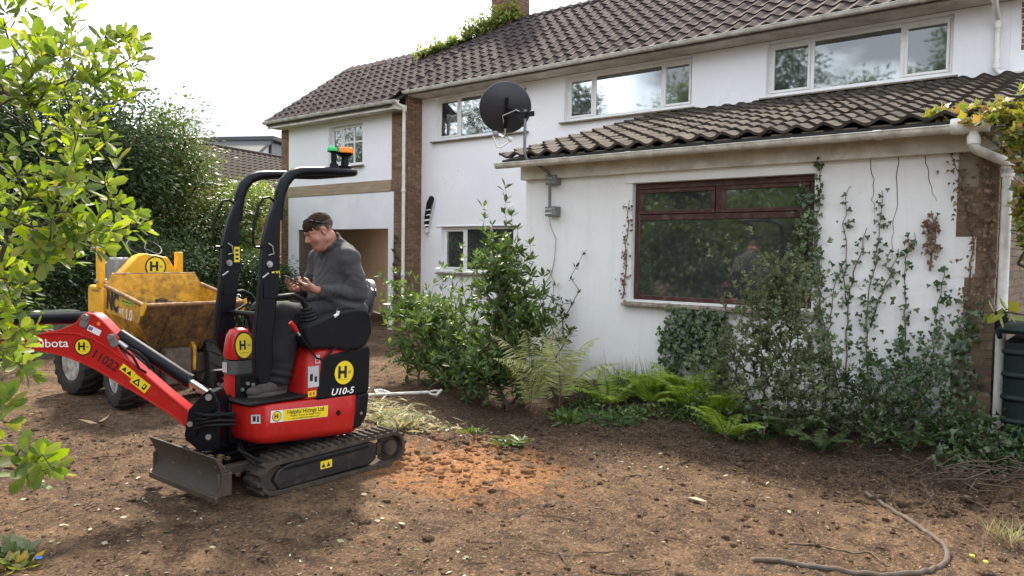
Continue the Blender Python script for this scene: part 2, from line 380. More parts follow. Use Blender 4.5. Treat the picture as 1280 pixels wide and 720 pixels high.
def axis(segs):
    out = [segs[0][0]]
    for a, b, st in segs:
        n = max(1, int(round((b-a)/st))); out += list(np.linspace(a, b, n+1)[1:])
    return np.array(out)
gx = axis([(-400,-100,60),(-100,-40,12),(-40,-19,1.5),(-19,-9.5,.12),(-9.5,1.4,.023),(1.4,5,.15),(5,40,3),(40,400,60)])
gy = axis([(-400,-60,60),(-60,-10,5),(-10,.6,.4),(.6,8,.023),(8,13,.12),(13,40,2),(40,400,60)])
GX, GY = np.meshgrid(gx, gy); GZ = gh(GX.ravel(), GY.ravel())
nx, ny = len(gx), len(gy)
ii = (np.arange(ny-1)[:,None]*nx + np.arange(nx-1)[None,:]).ravel()
def ground_mat():
    t = NT('soil'); v = t.coord(); sep = t.n('SeparateXYZ'); t.l(v, sep.inputs[0])
    n1 = t.noise(v, 1.1, 8, .68); n2 = t.noise(v, 5.5, 8, .7); n3 = t.noise(v, 42, 5, .72)
    col = t.ramp(n1, [(.36, (.066,.040,.024)), (.5, (.145,.088,.050)), (.64, (.225,.141,.080))])
    col = t.mix(t.ramp(n2, [(.40, .85), (.56, 0.0)]), col, (.042,.026,.018))
    def ell(cx, cy, rx, ry, amp, lo, hi):
        a = t.math('POWER', t.math('DIVIDE', t.math('SUBTRACT', sep.outputs[0], cx), rx), 2)
        b = t.math('POWER', t.math('DIVIDE', t.math('SUBTRACT', sep.outputs[1], cy), ry), 2)
        d = t.math('ADD', t.math('ADD', a, b), t.math('MULTIPLY', t.math('SUBTRACT', n2, .5), amp))
        return t.ramp(d, [(lo, 1.0), (hi, 0.0)])
    orange = t.math('MULTIPLY', ell(-3.95, 4.25, 1.25, .95, 4.6, .2, .62), t.ramp(n2, [(.38, .35), (.55, 1.0)]))
    oc = t.ramp(n3, [(.36, (.20,.078,.028)), (.5, (.42,.18,.062)), (.68, (.58,.31,.13))])
    # darker damp soil of the dug bed
    yy = t.math('ADD', sep.outputs[1], t.math('MULTIPLY', t.math('SUBTRACT', n1, .5), 2.2))
    dk = t.ramp(t.math('DIVIDE', yy, 10), [(.545, 0.0), (.60, 1.0)])
    xr = t.ramp(t.math('ADD', t.math('DIVIDE', sep.outputs[0], 10), 1), [(.28, 0.0), (.42, 1.0)])
    col = t.mix(t.math('MULTIPLY', t.math('MULTIPLY', dk, xr), .8), col, t.ramp(n3, [(.3, (.026,.017,.012)), (.72, (.07,.046,.032))]))
    # straw coloured fibres and chips
    n4 = t.noise(t.coord((1.0, .45, 1.0)), 75, 4, .7); col = t.mix(t.ramp(n4, [(.53, 0.0), (.66, .75)]), col, (.34,.22,.125))
    col = t.mix(t.ramp(n3, [(.39, .7), (.49, 0.0)]), col, (.036,.023,.014))
    col = t.mix(t.math('MULTIPLY', orange, .8), col, oc)
    far = t.ramp(t.math('DIVIDE', t.n('CameraData').outputs[2], 100) if False else t.math('DIVIDE', t.math('ABSOLUTE', sep.outputs[0]), 100), [(.24, 0.0), (.3, 1.0)])
    col = t.mix(far, col, (.06,.08,.03))
    t.set(Base_Color=col, Roughness=.95); t.b.inputs['Specular IOR Level'].default_value = .2
    t.bump(t.math('ADD', t.math('MULTIPLY', n3, .6), t.math('ADD', t.noise(v, 150, 3), n2)), .95, .022)
    return t.m
SOIL = ground_mat()
go = bpy.data.objects.new('ground', np_mesh('ground', np.stack([GX.ravel(), GY.ravel(), GZ], 1), np.stack([ii, ii+1, ii+nx+1, ii+nx], 1), SOIL, True))
COL.objects.link(go); go['kind'] = 'structure'
# ------------------------------------------------------------------ house
YM, YG, YE = 11.5, 11.0, 7.77
house = thing('house', (-6, 11.5, 0), 'white rendered two storey house with brown tiled roof, brick chimney and single storey extension', 'house')
def hpart(mb, name, mats, parent=None, **k):
    o = mb.obj(name, mats, None, **k); o.parent = parent or house
    o.matrix_parent_inverse = Matrix.Identity(4)
    if parent is None: o.location = -house.location
    return o
def wall_sheet(x0, x1, z0, z1, y, depth, holes):
    """front and back face with openings and their reveals; front at y, wall runs back to y+depth"""
    mb = MB(); xs = sorted({x0, x1, *[h[0] for h in holes], *[h[1] for h in holes]}); zs = sorted({z0, z1, *[h[2] for h in holes], *[h[3] for h in holes]})
    inside = lambda a, b, c, d: any(h[0]-1e-6 <= a and b <= h[1]+1e-6 and h[2]-1e-6 <= c and d <= h[3]+1e-6 for h in holes)
    for a, b in zip(xs, xs[1:]):
        for c, d in zip(zs, zs[1:]):
            if inside(a, b, c, d): continue
            for yy in (y, y+depth): mb.add([(a,yy,c),(b,yy,c),(b,yy,d),(a,yy,d)], [(0,1,2,3)])
    for a, b, c, d in holes + [(x0, x1, z0, z1)]:
        mb.add([(a,y,c),(b,y,c),(b,y+depth,c),(a,y+depth,c)], [(0,1,2,3)]); mb.add([(a,y,d),(b,y,d),(b,y+depth,d),(a,y+depth,d)], [(0,1,2,3)])
        mb.add([(a,y,c),(a,y,d),(a,y+depth,d),(a,y+depth,c)], [(0,1,2,3)]); mb.add([(b,y,c),(b,y,d),(b,y+depth,d),(b,y+depth,c)], [(0,1,2,3)])
    return mb
W1 = (-11.50, -9.06, 4.02, 4.90); W2 = (-8.17, -5.64, 4.10, 4.90); W3 = (-4.42, -1.92, 4.10, 4.90); W4 = (-11.30, -9.33, 1.27, 2.20)
main = wall_sheet(-11.895, -1.29, -.3, 4.93, YM, .25, [W1, W2, W3, W4])
hpart(main, 'wall', RENDER_MAIN, smooth=None)
WG = (-14.45, -13.25, 3.60, 4.50); GO = (-15.62, -12.36, -.2, 2.16)
gar = wall_sheet(-16.0, -12.29, -.3, 4.63, YG, .25, [WG, GO])
hpart(gar, 'wall', RENDER_MAIN, smooth=None)
WE = (-4.53, -2.46, 1.14, 2.49)
ext = wall_sheet(-6.10, -1.22, -.3, 2.72, YE, .25, [WE])
hpart(ext, 'wall', RENDER_EXT, smooth=None)
mb = MB(); mb.box(-6.098, -5.85, YE+.254, YM-.004, -.3, 2.72); hpart(mb, 'wall', RENDER_EXT, smooth=None)
# rendered pads over the quoin bricks on the extension corner
mb = MB()
for z0, z1, x1 in ((1.50, 1.86, -1.06), (0.85, 1.198, -1.10), (1.20, 1.498, -1.14)): mb.box(-1.222, x1, YE-.006, YE+.03, z0, z1)
hpart(mb, 'render_patch', RENDER_EXT, smooth=None)
# lintel band over the extension window and drip bead over the lower main window
mb = MB(); mb.box(-4.62, -2.44, YE-.022, YE-.002, 2.492, 2.70); hpart(mb, 'lintel', RENDER_EXT, bevel=.004)
mb = MB(); mb.box(-11.42, -9.2, YM-.02, YM-.002, 2.204, 2.225); hpart(mb, 'drip_bead', RENDER_MAIN, bevel=.004)
# garage beam and painted brick panel above the opening
t = NT('weathered_timber'); v = t.coord((.6, 8, 8)); nn = t.noise(v, 3, 7, .65)
t.set(Base_Color=t.ramp(nn, [(.3, (.22,.16,.10)), (.6, (.36,.27,.18)), (.75, (.46,.38,.28))]), Roughness=.85); t.bump(nn, .4, .01); TIMBER = t.m
mb = MB(); mb.box(-16.0, -12.285, YG-.035, YG-.002, 2.95, 3.20); hpart(mb, 'beam', TIMBER, bevel=.006)
t = NT('painted_brickwork'); v = t.coord()
t.set(Base_Color=t.ramp(t.noise(v, 2.2, 6), [(.3, (.68,.68,.70)), (.7, (.80,.80,.82))]), Roughness=.7); t.bump(t.noise(v, 60, 4), .3, .004); PAINTBRICK = t.m

# --- bricks: nearest are single parts, the rest one joined part
bricks = []      # (matrix, material key)
def bond_x(x0, x1, z0, z1, y, key, parity=0, L=.215, Hh=.065, J=.010, out=.0):
    """stretcher bond on a face looking towards -y"""
    n = int(round((z1-z0)/(Hh+J)))
    for r in range(n):
        z = z0 + r*(Hh+J); x = x0 - (0 if (r+parity) % 2 else (L+J)/2)
        while x < x1-.02:
            a, b = max(x, x0), min(x+L, x1)
            if b-a > .035: bricks.append((Matrix.Translation(((a+b)/2, y-.006+random.uniform(-.002,.002)-out+.045, z+Hh/2)) @ Matrix.Diagonal(((b-a), .09, Hh, 1)), key))
            x += L+J
def bond_y(y0, y1, z0, z1, x, key, parity=0, L=.215, Hh=.065, J=.010):
    """stretcher bond on a face looking towards +x"""
    n = int(round((z1-z0)/(Hh+J)))
    for r in range(n):
        z = z0 + r*(Hh+J); y = y0 - (0 if (r+parity) % 2 else (L+J)/2)
        while y < y1-.02:
            a, b = max(y, y0), min(y+L, y1)
            if b-a > .035: bricks.append((Matrix.Translation((x+.006+random.uniform(-.002,.002)-.045, (a+b)/2, z+Hh/2)) @ Matrix.Diagonal((.09, (b-a), Hh, 1)), key))
            y += L+J
def mortar_box(x0, x1, y0, y1, z0, z1):
    mb = MB(); mb.box(x0, x1, y0, y1, z0, z1); return hpart(mb, 'mortar_core', MORTAR, smooth=None)
mortar_box(-12.285, -11.907, YG+.002, YG+.3, -.3, 4.62); bond_x(-12.285, -11.90, .02, 4.60, YG, 'b')
mortar_box(-12.1, -11.907, YG+.302, YM+.1, -.3, 4.95); bond_y(YG+.095, YM-.003, .02, 4.94, -11.90, 'b', 1)
mortar_box(-16.30, -16.004, YG+.002, YG+.3, -.3, 4.62); bond_x(-16.30, -16.004, .02, 4.60, YG, 'b')
# extension corner quoin: stepped brick showing where the render has gone
mortar_box(-1.216, -.912, YE+.003, YE+.3, -.3, 2.70)
for z0, z1, x0, dx in ((-.2, .5, -1.215, .02), (.5, 1.2, -1.10, 0), (1.2, 1.5, -1.15, 0), (1.5, 1.86, -1.06, 0), (1.86, 2.30, -1.215, 0), (2.30, 2.67, -1.06, 0)):
    bond_x(x0, -.905, z0, z1, YE, 'd', int(z0*10) % 2)
mortar_box(-1.1, -.912, YE+.302, YM-.004, -.3, 2.72); bond_y(YE+.09, YM-.02, .05, 2.70, -.905, 'd')
mb = MB(); mb.box(-1.288, -.912, YM+.003, YM+.25, -.3, 4.93); hpart(mb, 'mortar_core', MORTAR, smooth=None)
for k in range(26):
    z = 3.92+k*.0755
    if z < 4.85: bond_x([-1.08, -1.17][(k//5) % 2] - (.1 if 10 <= k < 16 else 0), -.905, z, z+.07, YM, 'd', k)
mb = MB(); mb.box(-1.2885, -1.0, YM-.004, YM+.04, 3.8, 4.93); mb.box(-1.0, -.95, YM-.004, YM+.04, 3.8, 3.95); hpart(mb, 'render_patch', RENDER_MAIN, smooth=None)
mb = MB(); mb.box(-1.1, -.91, YM+.254, 16.6, -.3, 4.93); hpart(mb, 'wall', RENDER_MAIN, smooth=None)
# gables and back, seen only from the side
mb = MB(); mb.prism([(11.4, 4.62), (16.6, 4.62), (14.0, 6.9)], 'x', -1.1, -.92); hpart(mb, 'gable', RENDER_MAIN, smooth=None)
mb = MB(); mb.prism([(YG+.31, -.3), (15.3, -.3), (15.3, 4.7), (13.0, 6.25), (YG+.31, 4.75)], 'x', -16.28, -16.1); hpart(mb, 'gable', RENDER_MAIN, smooth=None)
mb = MB(); mb.box(-11.9, -.91, 16.6, 16.8, -.3, 5.0); hpart(mb, 'wall', RENDER_MAIN, smooth=None)
# painted brick surround of the garage opening
for x0, x1, z0, z1 in ((-15.9, -12.29, 2.165, 2.93),):
    pass
mb = MB(); mb.box(-15.98, -12.2, YG-.022, YG-.002, 2.163, 2.945); mb.box(-12.36, -12.2, YG-.0225, YG-.0021, -.2, 2.163); mb.box(-15.98, -15.62, YG-.0225, YG-.0021, -.2, 2.163)
hpart(mb, 'garage_surround', PAINTBRICK, smooth=None)
# garage inside
t = NT('plaster'); t.set(Base_Color=t.ramp(t.noise(t.coord(), 1.5, 5), [(.3, (.34,.25,.165)), (.7, (.43,.33,.23))]), Roughness=.9); PLASTER = t.m
mb = MB(); mb.box(-14.9, -12.1, 13.4, 13.5, -.2, 2.6); mb.box(-15.99, -15.9, YG+.26, 14.7, -.2, 2.6); mb.box(-12.1, -12.0, YG+.31, 14.7, -.2, 2.6); mb.box(-15.9, -12.1, YG+.26, 14.6, 2.5, 2.6)
mb.box(-14.9, -14.8, 13.5, 14.7, -.2, 2.5)
hpart(mb, 'garage_room', PLASTER, smooth=None)
mb = MB(); mb.tube([(-15.3, 13.9, 2.5), (-15.3, 13.9, 1.3)], .02); mb.box(-15.36, -15.24, 13.86, 13.94, 1.1, 1.3); hpart(mb, 'wall_pipe', WHITE_PVC)
mb = MB(); mb.box(-15.6, -15.45, YG+.02, YG+.26, -.2, 2.16); hpart(mb, 'door_jamb', plain('old_jamb', (.12,.085,.06), .9, dirt=.5), smooth=None)
# rooms behind the windows
DARKROOM = plain('room_wall', (.16,.155,.15), .9); CURT = plain('curtain', (.20,.19,.18), .9, var=.2); BLIND = plain('pale_blind', (.62,.70,.72), .7, var=.03)
def room(x0, x1, z0, z1, y0, dep):
    mb = MB(); a = .04
    for b in ((x0-.3, x1+.3, y0+dep, y0+dep+a, z0-.4, z1+.1), (x0-.34, x0-.3, y0, y0+dep, z0-.4, z1+.1), (x1+.3, x1+.34, y0, y0+dep, z0-.4, z1+.1), (x0-.3, x1+.3, y0, y0+dep, z0-.44, z0-.4), (x0-.3, x1+.3, y0, y0+dep, z1+.1, z1+.14)): mb.box(*b)
    hpart(mb, 'room', DARKROOM, smooth=None)
for w, y in ((W1, YM), (W2, YM), (W3, YM), (W4, YM), (WG, YG)): room(w[0], w[1], w[2], min(w[3], 4.78), y+.26, 1.6)
room(WE[0], WE[1], WE[2]-.3, WE[3], YE+.26, 2.2)

# --- windows
def glass_mat(name, k0, tint):
    t = NT(name); t.t.nodes.remove(t.b)
    tr = t.n('BsdfTransparent'); tr.inputs[0].default_value = (*tint, 1); gl = t.n('BsdfGlossy'); gl.inputs['Roughness'].default_value = .03; gl.inputs[0].default_value = (.92,.96,.97,1)
    fr = t.n('Fresnel'); fr.inputs[0].default_value = 1.5; m = t.n('MixShader'); bp = t.n('Bump'); bp.inputs['Strength'].default_value = .02; bp.inputs['Distance'].default_value = .02
    t.l(t.noise(t.coord(), 2.2, 2), bp.inputs['Height']); t.l(bp.outputs[0], gl.inputs['Normal'])
    t.l(t.math('ADD', t.math('MULTIPLY', fr.outputs[0], 1.7), k0), m.inputs[0]); t.l(tr.outputs[0], m.inputs[1]); t.l(gl.outputs[0], m.inputs[2]); df = t.n('BsdfDiffuse'); df.inputs[0].default_value = (.34,.36,.36,1); m2 = t.n('MixShader'); t.l(t.math('MULTIPLY', t.ramp(t.noise(t.coord(), 3.5, 6, .6), [(.3, .4), (.7, 1.0)]), .11), m2.inputs[0]); t.l(m.outputs[0], m2.inputs[1]); t.l(df.outputs[0], m2.inputs[2]); t.l(m2.outputs[0], t.out.inputs[0])
    return t.m
GLASS = glass_mat('window_glass', .22, (.62,.66,.66)); GLASSE = glass_mat('tinted_window_glass', .15, (.42,.46,.46))
def window(w, y, splits, mat, glass, fw=.055, sash=(), sill=True, rec=.09, transom=None, blind=None, sillm=SILLM, tops=None):
    """outer frame with mullions at the given x, sashes, one pane per light, a sill"""
    x0, x1, z0, z1 = w; yf = y+rec; mb = MB(); d = .065
    mb.box(x0+.002, x1-.002, yf, yf+d, z1-fw, z1-.002); mb.box(x0+.002, x1-.002, yf, yf+d, z0+.002, z0+fw)
    mb.box(x0+.002, x0+fw, yf, yf+d, z0+fw, z1-fw); mb.box(x1-fw, x1-.002, yf, yf+d, z0+fw, z1-fw)
    for s in splits: mb.box(s-fw*.5, s+fw*.5, yf, yf+d, z0+fw, z1-fw)
    if transom: mb.box(x0+fw, x1-fw, yf-.002, yf+d-.002, transom-fw*.6, transom+fw*.6)
    wn = hpart(mb, 'window', mat, bevel=.006)
    ed = [x0+fw*.5] + list(splits) + [x1-fw*.5]
    for i, (a, b) in enumerate(zip(ed, ed[1:])):
        a += fw*.5; b -= fw*.5
        zz = [(z0+fw, z1-fw)] if not transom else [(z0+fw, transom-fw*.6), (transom+fw*.6, z1-fw)]
        for j, (c, e) in enumerate(zz):
            pa, pb, pc, pd = a, b, c, e
            if (i, j) in sash:
                s = .038; m2 = MB()
                m2.box(a+.002, b-.002, yf-.014, yf+.03, e-s, e-.002); m2.box(a+.002, b-.002, yf-.014, yf+.03, c+.002, c+s); m2.box(a+.002, a+s, yf-.014, yf+.03, c+s, e-s); m2.box(b-s, b-.002, yf-.014, yf+.03, c+s, e-s)
                o = m2.obj('sash', mat, wn, bevel=.005); pa, pb, pc, pd = a+s, b-s, c+s, e-s
            if transom and j == 0 and tops == 'wide' and i > 0: continue
            if transom and j == 0 and tops == 'wide': pb = x1-fw
            m3 = MB(); yy = yf+.012+.001*i; m3.box(pa+.001, pb-.001, yy, yy+.006, pc+.001, pd-.001); m3.obj('pane', glass, wn, smooth=None)
            if blind and i in blind:
                m4 = MB(); m4.box(pa, pb, yf+.10, yf+.104, pc, pd); m4.obj('blind', BLIND, wn, smooth=None)
    if sill:
        m5 = MB(); m5.prism([(y-.09, z0-.055), (y+rec+.02, z0-.055), (y+rec+.02, z0-.002), (y-.09, z0-.03)], 'x', x0-.07, x1+.07); m5.obj('sill', sillm, wn, bevel=.005)
    return wn
OLDSILL = plain('tiled_sill', (.30,.25,.2), .8, dirt=.5, bump=.3)
window(W1, YM, [-10.87], UPVC, GLASS, sash=((0,0),))
window(W2, YM, [-7.57, -6.22], UPVC, GLASS, sash=((0,0), (2,0)), blind=(1,))
window(W3, YM, [-3.76, -2.55], UPVC, GLASS, sash=((0,0), (2,0)))
window(W4, YM, [-10.66, -9.98], UPVC, GLASS, sash=((0,0),))
wg = window(WG, YG, [-14.02], UPVC, GLASS, sash=((0,0),))
mb = MB(); mb.box(-13.66, -13.62, YG+.085, YG+.15, 3.655, 4.445); mb.box(-13.99, -13.30, YG+.087, YG+.148, 4.10, 4.14); mb.obj('glazing_bar', UPVC, wg, bevel=.004)
we = window(WE, YE, [-3.50], BROWNFRAME, GLASSE, fw=.07, sash=((0,1), (1,1)), transom=2.10, rec=.07, sillm=OLDSILL, sill=False, tops='wide') if False else None
# extension window: two top lights over one wide fixed light
x0, x1, z0, z1 = WE; yf = YE+.07; mb = MB(); fwid = .07
mb.box(x0+.002, x1-.002, yf, yf+.07, z1-fwid, z1-.002); mb.box(x0+.002, x1-.002, yf, yf+.07, z0+.002, z0+.055); mb.box(x0+.002, x0+fwid, yf, yf+.07, z0+.055, z1-fwid); mb.box(x1-fwid, x1-.002, yf, yf+.07, z0+.055, z1-fwid)
mb.box(x0+fwid, x1-fwid, yf-.002, yf+.068, 2.06, 2.13); mb.box(-3.535, -3.465, yf-.001, yf+.069, 2.13, z1-fwid)
we = hpart(mb, 'window', BROWNFRAME, bevel=.008)
for a, b in ((x0+fwid, -3.535), (-3.465, x1-fwid)):
    m2 = MB(); s = .045; c, e = 2.13, z1-fwid
    m2.box(a+.002, b-.002, yf-.016, yf+.03, e-s, e-.002); m2.box(a+.002, b-.002, yf-.016, yf+.03, c+.002, c+s); m2.box(a+.002, a+s, yf-.016, yf+.03, c+s, e-s); m2.box(b-s, b-.002, yf-.016, yf+.03, c+s, e-s); m2.obj('sash', BROWNFRAME, we, bevel=.006)
    m3 = MB(); m3.box(a+s, b-s, yf+.008, yf+.014, c+s, e-s); m3.obj('pane', GLASSE, we, smooth=None)
m3 = MB(); m3.box(x0+fwid, x1-fwid, yf+.012, yf+.018, z0+.055, 2.06); m3.obj('pane', GLASSE, we, smooth=None)
for k in range(9):
    m5 = MB(); a = x0-.08 + k*(x1-x0+.16)/9; b = x0-.08 + (k+1)*(x1-x0+.16)/9-.006
    m5.prism([(YE-.085, z0-.07), (YE+.09, z0-.07), (YE+.09, z0-.004), (YE-.085, z0-.04)], 'x', a, b); m5.obj('sill_tile', OLDSILL, we, bevel=.005)
# things inside the extension window: curtain strip, stand pipes
mb = MB(); mb.box(-4.40, -4.22, YE+.5, YE+.54, 1.2, 2.05); hpart(mb, 'curtain', plain('grey_curtain', (.4,.42,.42), .8), smooth=None)
mb = MB(); mb.tube([(-4.05,YE+.6,1.1),(-4.05,YE+.6,2.0),(-3.6,YE+.6,2.0)], .014); hpart(mb, 'clothes_rail', WHITE_PVC)
for w, y in ((W1, YM), (W4, YM), (WG, YG)):
    mb = MB()
    for k in range(4): mb.box(w[0]+.09+k*.1, w[0]+.17+k*.1, y+.34+.02*(k % 2), y+.37+.02*(k % 2), w[2]+.03, min(w[3], 4.75)-.02)
    hpart(mb, 'curtain', CURT, smooth=None)

# --- roofs
PIT = math.tan(R(35)); TH = R(35)
def tile_mesh(name, w, L, mat, amp, n=8):
    """one roll of a concrete tile: crest and trough across, thick lower edge; x across, y up the slope, z out"""
    V = []; Fs = []; prof = []
    for i in range(n+1):
        u = i/n; z = amp*(math.cos(2*math.pi*u)*.5+.5)**1.15; prof.append((u*w-w/2, z))
    for (x, z) in prof: V += [(x, 0, z+.020), (x, L, z-.004), (x, 0, z+.020), (x, .004, z-.010), (x, .004, z-.010), (x, .08, z-.016)]
    for i in range(n):
        a, b = i*6, i*6+6
        Fs += [(a, b, b+1, a+1), (a+3, b+3, b+2, a+2), (a+5, b+5, b+4, a+4)]
    mb = MB(); mb.add(V, Fs); return mb.mesh(name, mat, 50, fix=False)
TW, TG = .248, .315
tm_main = tile_mesh('roof_tile', TW+.004, .42, TILEM, .047); tm_ext = tile_mesh('roof_tile', TW+.004, .42, TILEOLD, .050)
def rows(x0, x1, y0, z0, pitch, nrow, keep=lambda x, y: True):
    out = []; c, s = math.cos(pitch), math.sin(pitch)
    n = int((x1-x0)/TW)
    for r in range(nrow):
        for i in range(n):
            x = x0+TW*(i+.5); d = r*TG; y = y0+d*c; z = z0+d*s
            if not keep(x, y): continue
            if random.random() < .05: y -= random.uniform(.01,.03)*c; z -= .01
            m = Matrix.Translation((x+random.uniform(-.005,.005), y, z+random.uniform(-.003,.004))) @ Matrix.Rotation(pitch-R(1.6)+random.uniform(-.008,.008), 4, 'X') @ Matrix.Rotation(random.uniform(-.02,.02), 4, 'Z')
            out.append(m)
    return out
hip = lambda x, y: x > -12.9 + max(0, (y-12.9))*1.45
main_t = rows(-11.95, -.75, 11.02, 5.02, TH, 12, lambda x, y: hip(x, y))
main_t += [m for m in rows(-13.15, -11.95, 11.02+5*TG*math.cos(TH), 5.02+5*TG*math.sin(TH), TH, 7, lambda x, y: hip(x, y) and y > 12.85)]
gar_t = rows(-16.4, -11.8, 10.62, 4.74, TH, 10)
gar_t = [m for m in gar_t if not (m.translation.x > -11.95 and m.translation.y > 11.0)]
pe = math.atan2(4.0-2.86, 11.5-7.42)
ext_t = rows(-6.25, -.55, 7.40, 2.86, pe, 14)
roofm = MB()   # underlay boards a little below the tiles
def slope_board(x0, x1, y0, z0, y1, pitch, mi=0):
    z1 = z0+(y1-y0)*math.tan(pitch); roofm.add([(x0,y0,z0),(x1,y0,z0),(x1,y1,z1),(x0,y1,z1),(x0,y0,z0-.05),(x1,y0,z0-.05),(x1,y1,z1-.05),(x0,y1,z1-.05)], [(0,1,2,3),(7,6,5,4),(0,4,5,1),(1,5,6,2),(2,6,7,3),(3,7,4,0)])
UNDER = plain('roof_felt', (.03,.028,.026), .95)
slope_board(-11.9, -.76, 11.02, 4.985, 14.0, TH); slope_board(-16.38, -11.91, 10.62, 4.705, 12.99, TH); slope_board(-6.22, -.57, 7.42, 2.835, 11.49, pe)
roofm.add([(-12.9,12.95,6.32),(-11.3,14.0,7.05),(-11.3,16.6,5.0),(-12.9,15.2,4.9)], [(0,1,2,3)]); roofm.add([(-16.38,13.0,6.36),(-11.9,13.0,6.36),(-11.9,15.5,4.6),(-16.38,15.5,4.6)], [(0,1,2,3)]); roofm.add([(-11.9,14.0,7.06),(-.76,14.0,7.06),(-.76,16.95,5.0),(-11.9,16.95,5.0)], [(0,1,2,3)])
roofm.add([(-11.9,12.9,6.3),(-12.9,12.95,6.31),(-11.3,13.99,7.04)], [(0,1,2)])
roof = hpart(roofm, 'roof', UNDER, smooth=None)
campos = Vector((0, 0, CAM_H))
allt = [(m, tm_main) for m in main_t+gar_t] + [(m, tm_ext) for m in ext_t]
allt.sort(key=lambda q: (q[0].translation-campos).length)
for m, me in allt[:300]: inst('roof_tile', me, roof, m)
def join(items, name, mats, parent, smooth=True):
    """many placed copies of small meshes as one mesh; items: (matrix, mesh, material index)"""
    Vs = []; Fs = []; mi = []; o = 0
    for m, me, k in items:
        v = np.empty(len(me.vertices)*3, np.float32); me.vertices.foreach_get('co', v); v = v.reshape(-1, 3)
        A = np.array(m); Vs.append(v @ A[:3,:3].T + A[:3,3])
        f = np.empty(len(me.loops), np.int32); me.loops.foreach_get('vertex_index', f); f = f.reshape(-1, 4)
        Fs.append(f+o); mi += [k]*len(f); o += len(v)
    ob = bpy.data.objects.new(name, np_mesh(name, np.concatenate(Vs), np.concatenate(Fs), mats, smooth, mi)); COL.objects.link(ob)
    ob.parent = parent; ob['kind'] = 'stuff'; return ob
join([(m, me, 0 if me is tm_main else 1) for m, me in allt[300:]], 'roof_tiles', [TILEM, TILEOLD], roof)
# ridge tiles
def ridge(xa, xb, y, z, mat):
    n = int((xb-xa)/.42); me = None
    for i in range(n):
        mb = MB(); prof = [(.125*math.cos(a), .10*math.sin(a)) for a in np.linspace(math.pi, 0, 7)]
        x = xa+i*.42
        if me is None:
            V = [(0, p[0], p[1]) for p in prof] + [(.435, p[0]*.94, p[1]*.94) for p in prof]; mb.add(V, [(k, k+1, k+8, k+7) for k in range(6)] + [tuple(range(7))]); me = mb.mesh('ridge_tile', mat, 50)
        inst('ridge_tile', me, roof, Matrix.Translation((x, y+random.uniform(-.006,.006), z+random.uniform(-.006,.004))))
ridge(-11.4, -.9, 14.0, 7.06, TILEM); ridge(-16.38, -12.8, 12.96, 6.32, TILEM)
# verge and eave boards, soffits, gutters
mb = MB(); mb.box(-11.88, -.76, 11.07, 11.10, 4.93, 5.02); hpart(mb, 'fascia', FASCIA, bevel=.004)
mb = MB(); mb.box(-11.88, -.76, 11.10, 11.498, 4.935, 4.955); hpart(mb, 'soffit', SOFFIT, smooth=None)
mb = MB(); mb.box(-16.38, -11.86, 10.66, 10.69, 4.60, 4.73); mb.box(-11.86, -11.83, 10.66, 11.0, 4.60, 4.72); hpart(mb, 'fascia', FASCIA, bevel=.004)
mb = MB(); mb.box(-16.38, -11.862, 10.69, 10.998, 4.62, 4.64); hpart(mb, 'soffit', SOFFIT, smooth=None)
mb = MB(); mb.box(-6.12, -.88, YE-.10, YE-.005, 2.60, 2.80); hpart(mb, 'fascia', FASCIA, bevel=.004)
mb = MB(); mb.box(-6.19, -.6, YE-.33, YE-.28, 2.80, 2.835); hpart(mb, 'batten', SOFFIT, smooth=None)
mb = MB()
for k in range(19): mb.box(-6.1+k*.30, -5.9+k*.30, YE-.31, YE-.1, 2.832, 2.86)
hpart(mb, 'eaves_filler', MORTAR, smooth=None)
def gutter(x0, x1, y, z, r, seams, brackets):
    mb = MB(); n = 9
    for rr, fl in ((r, 0), (r-.006, 1)):
        V = []; 
        for x in (x0, x1):
            for k in range(n+1):
                a = math.pi + math.pi*k/n; V.append((x, y+rr*math.cos(a), z+rr*math.sin(a)))
        mb.add(V, [(k, k+1, n+2+k, n+1+k) for k in range(n)])
    for x in (x0, x1):
        mb.add([(x, y+r*math.cos(math.pi+math.pi*k/n), z+r*math.sin(math.pi+math.pi*k/n)) for k in range(n+1)], [tuple(range(n+1))])
    mb.tube([(x0, y-r, z), (x1, y-r, z)], .007, 6); mb.tube([(x0, y+r, z), (x1, y+r, z)], .007, 6)
    g = hpart(mb, 'gutter', GUTTER, smooth=40)
    for x in seams:
        m2 = MB(); k2 = [(y+(r+.007)*math.cos(math.pi+math.pi*k/n), z+(r+.007)*math.sin(math.pi+math.pi*k/n)) for k in range(n+1)]
        m2.add([(x-.03, *p) for p in k2]+[(x+.03, *p) for p in k2], [(k, k+1, n+2+k, n+1+k) for k in range(n)]); m2.add([(x-.03, *p) for p in k2]+[(x-.03, y+(p[0]-y)*.9, z+(p[1]-z)*.9) for p in k2], [(k, k+1, n+2+k, n+1+k) for k in range(n)])
        m2.tube([(x-.035, y-r-.004, z), (x+.035, y-r-.004, z)], .012, 6); m2.obj('gutter_joint', GUTTER, g, smooth=40)
    for x in brackets:
        m2 = MB(); k2 = [(y+(r+.004)*math.cos(math.pi+math.pi*k/n), z+(r+.004)*math.sin(math.pi+math.pi*k/n)) for k in range(n+1)]
        m2.add([(x-.011, *p) for p in k2]+[(x+.011, *p) for p in k2], [(k, k+1, n+2+k, n+1+k) for k in range(n)]); m2.tube([(x-.012, y-r-.003, z), (x+.012, y-r-.003, z)], .011, 6); m2.obj('gutter_bracket', GUTTER, g, smooth=40)
gutter(-11.95, -.7, 11.01, 5.015, .058, (-9.4, -6.1, -2.2), [-11.5+1.0*k for k in range(11)])
gutter(-16.45, -11.7, 10.61, 4.755, .058, (-14.2,), [-16+.8*k for k in range(5)])
